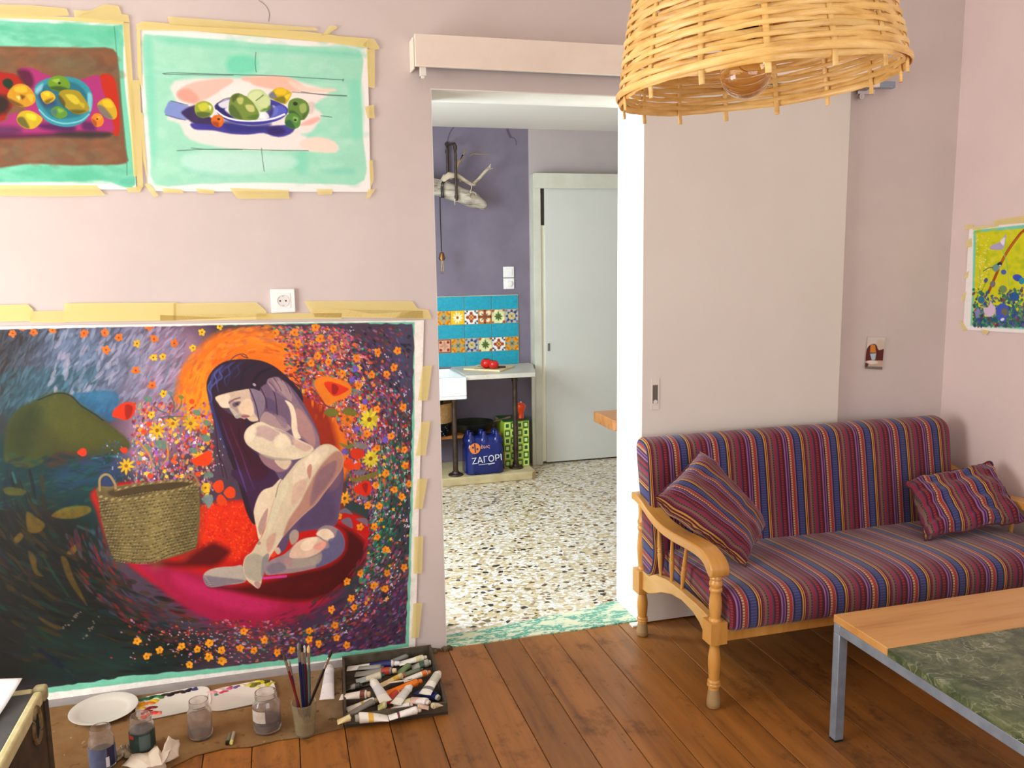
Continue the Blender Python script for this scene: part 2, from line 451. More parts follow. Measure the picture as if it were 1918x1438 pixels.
bm = nbm(); q_ = pix(1186, 1169, 2, 0.004); box(bm, q_.x-0.012, q_.x+0.03, q_.y-0.022, q_.y+0.012, 0.0003, 0.008); obj('floor_guide', bm, M_PLASTIC, sd, bevel=0.001)
M_PELM = plain('cream_painted_board', rgb(240, 228, 214), 0.5, c2=rgb(232, 219, 204), vscale=6)
pe = thing('track_cover', 'long cream painted wooden box hiding the sliding door track above the doorway', 'track cover', (1.3, 0, 2.1))
PX0, PX1 = 0.487, 2.33
bm = nbm(); box(bm, PX0+0.006, PX1, -0.085, -0.068, 2.118, 2.222); obj('front_board', bm, M_PELM, pe, bevel=0.002)
bm = nbm(); box(bm, PX0, PX0+0.0055, -0.068, -0.001, 2.112, 2.214); obj('end_board', bm, M_PELM, pe, bevel=0.001)
bm = nbm(); box(bm, PX0+0.006, PX1, -0.0675, -0.001, 2.205, 2.2175); obj('top_board', bm, M_PELM, pe)
bm = nbm(); box(bm, PX0+0.025, PX0+0.045, -0.066, -0.045, 2.092, 2.13); box(bm, PX0+0.03, PX0+0.04, -0.06, -0.05, 2.084, 2.092); obj('stop_block', bm, M_WHITE, pe, bevel=0.001)
bm = nbm(); box(bm, PX0+0.05, PX1+0.1, -0.05, -0.02, 2.125, 2.15); obj('track', bm, M_STEEL, pe, bevel=0.001)
bm = nbm()
ph = pix(1612, 181, 1, -0.045)
lathe(bm, [(0.012, -0.01), (0.012, 0.004), (0.006, 0.005), (0.006, 0.007)], (ph.x, -0.05, ph.z), 16, True, (Vector((1,0,0)), Vector((0,0,1)), Vector((0,-1,0))))
box(bm, ph.x-0.01, ph.x+0.07, -0.04, -0.028, ph.z+0.012, ph.z+0.03)
obj('roller', bm, M_CHROME, pe)

# thin paint crack line and nail over the second painting
bm = nbm(); q = [pix(a, b, 1, -0.0008) for a, b in ((484, 0), (498, 10), (505, 24), (503, 40))]
tube(bm, smoothline(q, 2), 0.0008, 5)
tag(obj('wire', bm, plain('thin_wire', rgb(150, 130, 125), 0.7)), 'thin wire running up the wall above the fruit bowl painting', 'wire')
# ------------------------------------------------------------------ striped fabric
PER = 0.163
STR = [  # position, colour A, colour B (alternates along the stripe)
 (0.000, (76, 82, 134), (62, 62, 108)), (0.100, (44, 34, 62), None), (0.135, (204, 150, 74), None), (0.165, (92, 30, 40), None),
 (0.185, (202, 146, 70), None), (0.205, (84, 34, 50), None), (0.235, (132, 48, 84), (104, 40, 66)), (0.275, (132, 96, 84), None),
 (0.335, (104, 84, 70), (58, 48, 40)), (0.365, (126, 60, 84), None), (0.400, (150, 44, 66), None), (0.455, (78, 66, 92), None),  # worn cream ring, its colour darkened for the shadow it lies in
 (0.485, (86, 28, 46), None), (0.525, (112, 34, 48), (146, 56, 60)), (0.590, (82, 24, 42), None), (0.650, (152, 104, 146), None),
 (0.685, (76, 38, 96), None), (0.725, (142, 94, 138), None), (0.750, (66, 30, 48), None), (0.785, (196, 168, 130), (158, 96, 74)),
 (0.835, (152, 54, 46), (168, 64, 50)), (0.905, (152, 112, 140), None), (0.925, (50, 38, 72), None), (0.965, (76, 82, 134), (62, 62, 108))]
def make_fabric(name, period, dot):
    t = NT(name); t.set(Roughness=0.95); t.b.inputs['Specular IOR Level'].default_value = 0.12
    t.b.inputs['Sheen Weight'].default_value = 0.25
    uv = t.n('ShaderNodeUVMap'); uv.uv_map = 'UVMap'
    sp = t.n('ShaderNodeSeparateXYZ'); t.l(uv.outputs[0], sp.inputs[0])
    u = t.math('FRACT', t.math('MULTIPLY', sp.outputs[0], 1/period))
    vv = t.math('FRACT', t.math('MULTIPLY', sp.outputs[1], 1/dot))
    A = t.ramp(u, [(p, rgb(*a)) for p, a, b in STR], 'CONSTANT')
    B = t.ramp(u, [(p, rgb(*(b or a))) for p, a, b in STR], 'CONSTANT')
    c = t.mix(t.math('GREATER_THAN', vv, 0.5), A, B)
    fine = t.noise(t.coord('UV', (900, 500, 1)), 1.0, 2)
    k = t.math('MULTIPLY_ADD', fine, 0.5); t.t.nodes[-1].inputs[2].default_value = 0.62
    g = t.n('ShaderNodeVectorMath', operation='SCALE'); t.l(c, g.inputs[0]); t.l(k, g.inputs['Scale'])
    t.base(g.outputs[0]); t.bump(fine, 0.25, 0.001)
    return t.m
M_FAB = make_fabric('striped_woven_fabric', PER, 0.0095)
M_FABP = make_fabric('striped_pillow_fabric', 0.138, 0.0095)

def set_uv(me, fn):
    uvl = me.uv_layers.new(name='UVMap')
    for p in me.polygons:
        for li in p.loop_indices:
            uvl.data[li].uv = fn(me.vertices[me.loops[li].vertex_index].co, p)

def slab_cushion(name, prof, x0, x1, parent, uoff, mat, r=0.03, nx=60, wave=None):
    """cushion: closed (y,z) profile swept along x, rounded ends, stripes across x and wrapped round the ends"""
    P = smoothline([Vector((a, b, 0)) for a, b in prof], 2, True)
    n = len(P); cy = sum(p.x for p in P)/n; cz = sum(p.y for p in P)/n
    bm = nbm(); uvl = bm.loops.layers.uv.new('UVMap')
    st = []
    for a in (0, 20, 45, 70, 90): st.append((x0 + r*(1-math.sin(math.radians(a))), r*(1-math.cos(math.radians(90-a)))*1.0))
    st = [(x0 + r*(1-math.sin(math.radians(90-a))), r*(1-math.cos(math.radians(90-a)))) for a in (0, 22, 45, 68, 90)]
    # (x, inset): first station at x0 with inset r ... last at x0+r with inset 0
    st = [(x0 + r*(1-math.cos(math.radians(a))), r*(1-math.sin(math.radians(a)))) for a in (0, 22, 45, 68, 90)]
    full = list(st)
    for i in range(1, nx): full.append((x0+r + (x1-x0-2*r)*i/nx, 0.0))
    full += [(x0+x1-a, b) for a, b in reversed(st)]
    rings = []; vlen = [0.0]
    for i in range(n): vlen.append(vlen[-1] + (P[(i+1) % n]-P[i]).length)
    arc = [0.0]
    for a, b in zip(full, full[1:]): arc.append(arc[-1] + math.hypot(b[0]-a[0], b[1]-a[1]))
    for x, ins in full:
        ring = []
        for p in P:
            d = Vector((p.x-cy, p.y-cz)); L = d.length
            q = d*(max(L-ins, 0.002)/L)
            yy, zz = cy+q.x, cz+q.y
            if wave:
                dy, dz = wave(x, yy, zz); yy += dy; zz += dz
            ring.append(bm.verts.new((x, yy, zz)))
        rings.append(ring)
    def face(vs, uvs):
        f = bm.faces.new(vs)
        for l, q in zip(f.loops, uvs): l[uvl].uv = q
    for i in range(len(rings)-1):
        for k in range(n):
            k2 = (k+1) % n
            face((rings[i][k], rings[i][k2], rings[i+1][k2], rings[i+1][k]),
                 ((arc[i]+uoff, vlen[k]), (arc[i]+uoff, vlen[k+1]), (arc[i+1]+uoff, vlen[k+1]), (arc[i+1]+uoff, vlen[k])))
    for ring, base, sg in ((rings[0], uoff, -1), (rings[-1], arc[-1]+uoff, 1)):
        # end cap as strips, stripes follow the long direction of the cap
        c = bm.verts.new((ring[0].co.x, cy, cz))
        for k in range(n):
            k2 = (k+1) % n
            def uvq(v): return (base + sg*0.03 + (v.co.z-cz)*0.8 - (v.co.y-cy)*0.15, v.co.y)
            f = (ring[k2], ring[k], c) if sg < 0 else (ring[k], ring[k2], c)
            face(f, [uvq(v) for v in f])
    return obj(name, bm, mat, parent, angle=60)

# ------------------------------------------------------------------ sofa
M_SW = wood('honey_varnished_wood', rgb(198, 142, 66), rgb(210, 156, 80), rgb(180, 122, 52), (30, 5, 5), 0.32, bump=0.02, coat=0.2)
M_SWA = wood('pale_honey_wood', rgb(210, 164, 96), rgb(218, 174, 106), rgb(198, 150, 80), (20, 6, 20), 0.35, bump=0.02, coat=0.15)
M_FOOT = wood('worn_grey_wood', rgb(158, 128, 84), rgb(170, 142, 96), rgb(140, 112, 72), (6, 6, 20), 0.6)
sofa = thing('sofa', 'wooden framed two seat sofa with burgundy striped cushions against the back wall', 'sofa', (2.0, -0.4, 0))
XL, XR = 1.317, 2.722
YF, YB = -0.69, -0.125
turned = [  # front post, r by height
 (0.016, 0.0), (0.022, 0.006), (0.0225, 0.022), (0.0205, 0.045), (0.0175, 0.066), (0.0165, 0.074), (0.0215, 0.077), (0.0225, 0.083), (0.0200, 0.087), (0.0215, 0.091), (0.0205, 0.096),
 (0.0165, 0.100), (0.0185, 0.12), (0.0205, 0.15), (0.0205, 0.175), (0.0165, 0.205), (0.0145, 0.216), (0.0165, 0.219), (0.0205, 0.224), (0.0195, 0.231), (0.0165, 0.234)]
upper = [(0.017, 0.300), (0.021, 0.304), (0.0205, 0.309), (0.0165, 0.313), (0.0195, 0.330), (0.021, 0.352), (0.0195, 0.376), (0.0165, 0.396), (0.0185, 0.401), (0.0215, 0.406), (0.0205, 0.412),
 (0.0175, 0.415), (0.0215, 0.424), (0.022, 0.431), (0.0190, 0.437), (0.0180, 0.441), (0.0205, 0.444), (0.020, 0.449), (0.0165, 0.456), (0.0150, 0.470), (0.0165, 0.495)]
lower_b = [(r, h*0.80) for r, h in turned]
upper_b = [(0.017, 0.270), (0.021, 0.274), (0.0205, 0.280), (0.0165, 0.284), (0.020, 0.315), (0.0225, 0.36), (0.020, 0.405), (0.0165, 0.425), (0.019, 0.430), (0.022, 0.437), (0.021, 0.444), (0.0175, 0.448), (0.0215, 0.458), (0.0215, 0.468), (0.018, 0.476), (0.017, 0.50), (0.019, 0.53), (0.019, 0.556)]
def arm_set(xc, out):
    for yy, lo, up, z0, z1 in ((YF, turned, upper, 0.234, 0.300), (YB, lower_b, upper_b, 0.186, 0.270)):
        bm = nbm(); lathe(bm, lo[4:], (xc, yy, 0), 20); lathe(bm, up, (xc, yy, 0), 20)
        b2 = 0.029
        obox(bm, (xc, yy, (z0+z1)/2), (b2, 0, 0), (0, b2, 0), (0, 0, (z1-z0)/2+0.004))
        leg = obj('leg', bm, M_SW, sofa, angle=50)
        bm = nbm(); lathe(bm, lo[:5], (xc, yy, 0), 20); obj('foot', bm, M_FOOT, leg, angle=50)
    # arm rest: side outline extruded across, front scrolls down
    top = [(-0.085, 0.575), (-0.115, 0.576), (-0.165, 0.566), (-0.235, 0.540), (-0.32, 0.522), (-0.42, 0.520), (-0.52, 0.528), (-0.60, 0.533), (-0.66, 0.528), (-0.705, 0.508), (-0.722, 0.480), (-0.716, 0.458)]
    bot = [(-0.700, 0.456), (-0.684, 0.470), (-0.662, 0.490), (-0.62, 0.498), (-0.54, 0.496), (-0.44, 0.488), (-0.34, 0.488), (-0.25, 0.506), (-0.18, 0.534), (-0.12, 0.546), (-0.085, 0.546)]
    pts = [(p.x, p.y) for p in smoothline([Vector((a, b, 0)) for a, b in top], 1)] + [(p.x, p.y) for p in smoothline([Vector((a, b, 0)) for a, b in bot], 1)]
    bm = nbm(); prism(bm, pts, 0, xc-0.033, xc+0.033)
    obj('arm_rest', bm, M_SW, sofa, bevel=0.005, bseg=3, angle=35)
    # arched side rail
    at = [(-0.150, 0.276), (-0.205, 0.274), (-0.255, 0.300), (-0.36, 0.318), (-0.47, 0.320), (-0.58, 0.316), (-0.662, 0.308)]
    ab = [(-0.662, 0.238), (-0.640, 0.240), (-0.610, 0.262), (-0.56, 0.280), (-0.48, 0.288), (-0.40, 0.278), (-0.32, 0.254), (-0.26, 0.226), (-0.205, 0.205), (-0.150, 0.200)]
    bm = nbm(); prism(bm, at+ab, 0, xc-0.014, xc+0.014)
    obj('side_rail', bm, M_SWA, sofa, bevel=0.003, angle=35)
    for y0, y1, t0, t1 in ((-0.285, -0.262, 0.302, 0.506), (-0.375, -0.375, 0.318, 0.490), (-0.455, -0.487, 0.318, 0.492)):
        a = Vector((xc, y0, t0)); d = Vector((0, y1-y0, t1-t0)); L = d.length
        bm = nbm()
        prof = [(.0055, 0), (.006, .1), (.0085, .25), (.0095, .40), (.0075, .44), (.0095, .455), (.0075, .47), (.0095, .485), (.0075, .50), (.0085, .54), (.0065, .75), (.0052, 1.0)]
        lathe(bm, [(r_, h*L) for r_, h in prof], a, 14, True, frame_of(d))
        obj('spindle', bm, M_SW, sofa)
arm_set(XL, -1); arm_set(XR, 1)
bm = nbm(); box(bm, XL+0.028, XR-0.028, -0.705, -0.680, 0.232, 0.272); obj('front_rail', bm, M_SW, sofa, bevel=0.003)
bm = nbm(); box(bm, XL+0.028, XR-0.028, -0.14, -0.115, 0.20, 0.25); obj('rear_rail', bm, M_SW, sofa, bevel=0.003)
def wv(x, y, z):
    n = mnoise.noise(Vector((x*3.1, y*4.0, 2.0)))*0.006 + mnoise.noise(Vector((x*9, y*6, 5.0)))*0.0022
    top = 1.0 if z > 0.34 else 0.25
    return (0.0, n*top)
seat_prof = [(-0.195, 0.262), (-0.45, 0.264), (-0.70, 0.266), (-0.728, 0.274), (-0.742, 0.292), (-0.742, 0.345), (-0.732, 0.378), (-0.70, 0.396), (-0.66, 0.403), (-0.50, 0.404), (-0.34, 0.394), (-0.21, 0.382), (-0.195, 0.360)]
slab_cushion('seat_cushion', seat_prof, 1.352, 2.686, sofa, 0.0814, M_FAB, 0.022, 70, wv)
def wb(x, y, z):
    return (mnoise.noise(Vector((x*2.5, z*4.0, 9.0)))*0.004, mnoise.noise(Vector((x*4.5, 3.0, 1.0)))*0.004 if z > 0.7 else 0)
back_prof = [(-0.175, 0.262), (-0.150, 0.262), (-0.138, 0.35), (-0.118, 0.50), (-0.085, 0.70), (-0.072, 0.765), (-0.082, 0.786), (-0.108, 0.793), (-0.150, 0.786), (-0.178, 0.768), (-0.192, 0.72), (-0.216, 0.58), (-0.240, 0.44), (-0.252, 0.36), (-0.225, 0.28)]
slab_cushion('back_cushion', back_prof, 1.306, 2.672, sofa, 0.0095, M_FAB, 0.020, 70, wb)

def pillow(name, label, corners, T, uvrot, uoff, seed, wr=0.006):
    """corners: 4 world points (a,b,c,d) around; T thickness; stripes along a->d direction"""
    a, b, c, d = map(Vector, corners)
    ctr = (a+b+c+d)/4
    root = thing(name, label, 'cushion', ctr, 0, 'scatter cushions on the sofa')
    nrm = (b-a).cross(d-a).normalized()
    N = 36
    bm = nbm(); uvl = bm.loops.layers.uv.new('UVMap')
    W = (b-a).length; H = (d-a).length
    def P(i, j, side):
        u, v = -1+2*i/N, -1+2*j/N
        pin = 0.055
        uu = u*(1-pin*(1-v*v)*abs(u)**2) ; vv = v*(1-pin*(1-u*u)*abs(v)**2)
        s, t_ = (uu+1)/2, (vv+1)/2
        p = a*(1-s)*(1-t_)+b*s*(1-t_)+c*s*t_+d*(1-s)*t_
        h = T*max(0.0, (1-u**4))**0.55*max(0.0, (1-v**4))**0.55
        edge = max(abs(u), abs(v))
        w = mnoise.noise(Vector((u*2.2+seed, v*2.6, side*3.0)))*wr*2.2 + mnoise.noise(Vector((u*6+seed, v*5, side*3.0+7)))*wr
        w *= (0.35+0.65*edge)
        return p + nrm*(side*h + w) 
    grids = {}
    for side in (1, -1):
        for i in range(N+1):
            for j in range(N+1):
                rim = i in (0, N) or j in (0, N)
                if side == -1 and rim: grids[(side, i, j)] = grids[(1, i, j)]
                else: grids[(side, i, j)] = bm.verts.new(P(i, j, side))
    for side in (1, -1):
        for i in range(N):
            for j in range(N):
                ks = [(i, j), (i+1, j), (i+1, j+1), (i, j+1)]
                if side < 0: ks.reverse()
                f = bm.faces.new([grids[(side,)+k] for k in ks])
                for l, k in zip(f.loops, ks):
                    x_, y_ = k[0]/N*W, k[1]/N*H
                    l[uvl].uv = ((x_*math.cos(uvrot)-y_*math.sin(uvrot))+uoff, x_*math.sin(uvrot)+y_*math.cos(uvrot))
    cov = obj('cover', bm, M_FABP, root, angle=70)
    # ruffled seam at the rim
    rim = [(i, 0) for i in range(N)] + [(N, j) for j in range(N)] + [(i, N) for i in range(N, 0, -1)] + [(0, j) for j in range(N, 0, -1)]
    rg = random.Random(seed)
    pts = [P(i, j, 1) + nrm*rg.uniform(-.003, .003) for i, j in rim]
    bm = nbm(); tube(bm, pts, 0.0032, 6, True); 
    obj('seam', bm, plain('dark_seam_'+str(seed), rgb(84, 34, 48), 0.95), root)
    return root
pillow('cushion', 'striped cushion leaning on its corner against the left arm of the sofa',
       (pix(1222, 934, 1, -0.47), pix(1312, 843, 1, -0.245), pix(1434, 985, 1, -0.31), pix(1398, 1060, 1, -0.53)), 0.062, 0.0, 0.02, 3)
_b = pix(1860, 876, 1, -0.285)
pillow('cushion', 'striped cushion lying slumped at the right end of the sofa seat',
       (pix(1696, 905, 1, -0.30)+Vector((0, 0, .012)), pix(1866, 876, 0, 2.715)+Vector((0, 0.03, 0.012)), Vector((2.690, -0.56, 0.462)), pix(1732, 1018, 1, -0.50)+Vector((0, 0, 0.016))), 0.050, 0.12, 0.055, 8, 0.012)

# ------------------------------------------------------------------ low table
M_PINE = wood('oiled_pine', rgb(204, 148, 82), rgb(214, 162, 98), rgb(176, 116, 56), (1.4, 17, 17), 0.3, bump=0.03, coat=0.1)
t = NT('green_marble'); t.set(Roughness=0.16)
v = t.coord('Object'); 
dn = t.n('ShaderNodeTexNoise'); dn.inputs['Scale'].default_value = 5; dn.inputs['Detail'].default_value = 6; t.l(v, dn.inputs['Vector'])
wv_ = t.n('ShaderNodeVectorMath', operation='SCALE'); t.l(dn.outputs['Color'], wv_.inputs[0]); wv_.inputs['Scale'].default_value = 0.34
ad = t.n('ShaderNodeVectorMath', operation='ADD'); t.l(v, ad.inputs[0]); t.l(wv_.outputs[0], ad.inputs[1])
n1 = t.noise(ad.outputs[0], 11, 8, 0.7)
c = t.ramp(n1, [(0.30, rgb(36, 50, 34)), (0.46, rgb(66, 82, 54)), (0.58, rgb(98, 108, 76)), (0.72, rgb(136, 140, 106))])
vo = t.n('ShaderNodeTexVoronoi', feature='DISTANCE_TO_EDGE'); vo.inputs['Scale'].default_value = 24; t.l(ad.outputs[0], vo.inputs['Vector'])
ve = t.ramp(vo.outputs['Distance'], [(0.0, (1, 1, 1, 1)), (0.07, (0, 0, 0, 1))])
n2 = t.ramp(t.noise(v, 12, 6), [(0.44, (0, 0, 0, 1)), (0.68, (1, 1, 1, 1))])
t.base(t.mix(t.math('MULTIPLY', t.math('MULTIPLY', ve, n2), 0.75), c, rgb(186, 190, 156)))
M_MARB = t.m
tb = thing('coffee_table', 'low steel framed table with a pine plank and a green marble slab as top', 'table', (2.1, -1.3, 0))
TX0, TX1, TY0, TY1, TZ = 1.566, 2.70, -1.80, -0.953, 0.400
bm = nbm(); box(bm, TX0, TX1, -1.188, TY1, 0.376, TZ); obj('wood_plank', bm, M_PINE, tb, bevel=0.002)
bm = nbm(); box(bm, TX0-0.002, TX1, TY0, -1.190, 0.376, TZ); obj('marble_slab', bm, M_MARB, tb, bevel=0.002)
s_ = 0.030; zt = 0.3755
for ax0, ax1, ay0, ay1 in ((TX0+.001, TX0+.001+s_, TY0+s_, TY1-s_), (TX1-.001-s_, TX1-.001, TY0+s_, TY1-s_), (TX0+.001, TX1-.001, TY1-s_, TY1-.001), (TX0+.001, TX1-.001, TY0+.001, TY0+s_)):
    bm = nbm(); box(bm, ax0, ax1, ay0, ay1, zt-s_, zt); obj('frame_bar', bm, M_STEEL, tb, bevel=0.002)
for lx, ly in ((TX0+.001, TY1-s_), (TX1-.001-s_, TY1-s_), (TX0+.001, TY0+.001), (TX1-.001-s_, TY0+.001)):
    bm = nbm(); box(bm, lx, lx+s_, ly, ly+s_-.001, 0.006, zt-s_-0.0005)
    lg = obj('leg', bm, M_STEEL, tb, bevel=0.002)
    bm = nbm(); box(bm, lx+.001, lx+s_-.001, ly+.001, ly+s_-.002, 0.0, 0.0058); obj('end_cap', bm, M_DARK, lg)

# ------------------------------------------------------------------ woven pendant lamp
LC = Vector((0.889, -1.568, 1.781)); LR = 0.259
ez = Vector((-0.0777, 0.024, 0.997)).normalized()      # hangs a little askew
ex = (Vector((0.965, -0.25, 0)) - ez*Vector((0.965, -0.25, 0)).dot(ez)).normalized(); ey = ez.cross(ex)
def lampP(r, ang, h): return LC + ex*(r*math.cos(ang)) + ey*(r*math.sin(ang)) + ez*h
LH = 0.36
def lrad(h):
    s = max(0.0, min(1.0, h/LH))
    return LR*(1.0 - 0.27*s - 0.42*s**4) - 0.004*math.exp(-max(h, 0)*60)
t = NT('split_bamboo'); t.set(Roughness=0.38)
oi = t.n('ShaderNodeObjectInfo')
f = t.noise(t.coord('Object', (14, 14, 60)), 1.0, 4)
c = t.ramp(f, [(0.28, rgb(196, 144, 70)), (0.5, rgb(226, 182, 104)), (0.72, rgb(238, 202, 132))])
k = t.math('MULTIPLY_ADD', oi.outputs['Random'], 0.22); t.t.nodes[-1].inputs[2].default_value = 0.86
g = t.n('ShaderNodeVectorMath', operation='SCALE'); t.l(c, g.inputs[0]); t.l(k, g.inputs['Scale'])
t.base(g.outputs[0]); t.b.inputs['Subsurface Weight'].default_value = 0.0
M_BAM = t.m
lamp = thing('pendant_lamp', 'woven split bamboo dome pendant lamp hanging at the upper right', 'lamp', LC)
NR = 15
for k in range(NR):
    a = 2*PI*(k+0.68)/NR
    pts = [lampP(lrad(max(h, 0.0))-0.0005, a, h) for h in [-0.020, -0.006] + [LH*i/12 for i in range(0, 13)]]
    bm = nbm(); tube(bm, pts, 0.0052, 8, flat=(1.0, 0.55), up=(pts[0]-LC).normalized())
    obj('rib', bm, M_BAM, lamp)
rg = random.Random(12)
NROW = 41
for row in range(NROW):
    h0 = 0.004 + row*(LH-0.012)/(NROW-1)
    nseg = NR*8; pts = []; ph = rg.uniform(0, 6.28); amp = rg.uniform(0.0008, 0.0022); fr = rg.choice((2, 3, 3, 4))
    for i in range(nseg):
        a = 2*PI*i/nseg
        wave = math.sin((a*NR/2) - 0.68*PI + PI*(row % 2) + PI/2)
        h = h0 + amp*math.sin(fr*a+ph) + 0.0015*mnoise.noise(Vector((a*9, row*3.3, 0)))
        h = max(h, 0.002)
        pts.append(lampP(lrad(h) + 0.0042*wave, a, h))
    wdt = rg.uniform(0.0038, 0.0054) if row > 0 else 0.0068
    bm = nbm(); tube(bm, pts, wdt, 6, True, flat=(1.0, 0.42), up=lambda i, p=pts: (p[i]-LC-ez*((p[i]-LC).dot(ez))).normalized())
    obj('weave_strip', bm, M_BAM, lamp)
# double rim cane
for h0, off in ((0.010, 0.0065),):
    pts = [lampP(LR+off-0.004, 2*PI*i/96, h0 + 0.002*math.sin(3*2*PI*i/96)) for i in range(96)]
    bm = nbm(); tube(bm, pts, 0.0055, 8, True, flat=(1.2, 0.5), up=lambda i, p=pts: (p[i]-LC-ez*((p[i]-LC).dot(ez))).normalized())
    obj('rim_cane', bm, M_BAM, lamp)
# bulb, holder, cord
BC = CAM_POS + (CAM_R*(1397-959) - CAM_U*(136-719) + CAM_F*FPX)/FPX*1.585
t = NT('amber_bulb_glass'); t.base(rgb(255, 232, 190)); t.set(Roughness=0.01, IOR=1.18); t.b.inputs['Coat Weight'].default_value = 1.0; t.b.inputs['Coat Roughness'].default_value = 0.02; t.b.inputs['Transmission Weight'].default_value = 1.0
bm = nbm()
pr = [(0.0475*math.sin(math.radians(a)), -0.0475*math.cos(math.radians(a))) for a in range(6, 145, 8)] + [(0.020, 0.046), (0.0135, 0.055), (0.0132, 0.066)]
lathe(bm, [(0.001, -0.0474)]+pr, BC, 28)
bulb = obj('light_bulb', bm, t.m, lamp)
bm = nbm(); 
tube(bm, [BC+Vector((0.010*math.cos(q), 0.010*math.sin(q), 0.000+0.004*q)) for q in [i*0.5 for i in range(14)]], 0.0007, 6)
obj('filament', bm, plain('amber_filament', rgb(176, 110, 44), 0.4, 0.4), bulb)
bm = nbm(); lathe(bm, [(0.0136, 0.06), (0.019, 0.062), (0.021, 0.075), (0.021, 0.11), (0.016, 0.125), (0.006, 0.13)], BC, 20); obj('lamp_holder', bm, M_DARK, lamp)
bm = nbm(); tp = LC+ez*0.30
tube(bm, smoothline([BC+Vector((0, 0, 0.128)), LC+ez*0.20, LC+ez*LH, Vector((LC.x-0.03, LC.y+0.01, CEIL-0.01))], 2), 0.0035, 8); obj('cord', bm, M_DARK, lamp)
bm = nbm(); lathe(bm, [(0.05, CEIL-0.03), (0.05, CEIL-0.003), (0.02, CEIL-0.002)], (LC.x-0.03, LC.y+0.01, 0), 20); obj('ceiling_rose', bm, M_WHITE, lamp)

# ------------------------------------------------------------------ socket by the big painting
a = pix(530, 563, 1, 0)
so = thing('power_socket', 'square white wall socket above the top edge of the big painting', 'socket', (a.x, -0.001, a.z))
bm = nbm(); box(bm, a.x-0.0405, a.x+0.0405, -0.0115, -0.0008, a.z-0.0405, a.z+0.0405); obj('frame', bm, M_PLASTIC, so, bevel=0.0025)
bm = nbm(); F = (Vector((1,0,0)), Vector((0,0,1)), Vector((0,-1,0)))
box(bm, a.x-0.025, a.x+0.025, -0.0128, -0.0117, a.z-0.025, a.z+0.025); ins = obj('insert', bm, M_PLASTIC, so, bevel=0.0004)
bm = nbm()
lathe(bm, [(0.0205, 0.0), (0.0205, 0.0016), (0.0185, 0.0016), (0.0182, 0.0002), (0.0002, 0.0002)], (a.x, -0.0129, a.z), 28, False, F); obj('well', bm, plain('socket_well', rgb(222, 218, 212), 0.35), ins)
for dx, dz in ((-0.0095, 0), (0.0095, 0)):
    bm = nbm(); lathe(bm, [(0.0028, 0), (0.0028, 0.0008), (0.0001, 0.0008)], (a.x+dx, -0.0131, a.z+dz), 12, True, F); obj('pin_hole', bm, M_DARK, ins)
for dz in (-0.0165, 0.0165):
    bm = nbm(); box(bm, a.x-0.003, a.x+0.003, -0.0142, -0.0132, a.z+dz-0.0018, a.z+dz+0.0018); obj('earth_clip', bm, M_STEEL, ins)
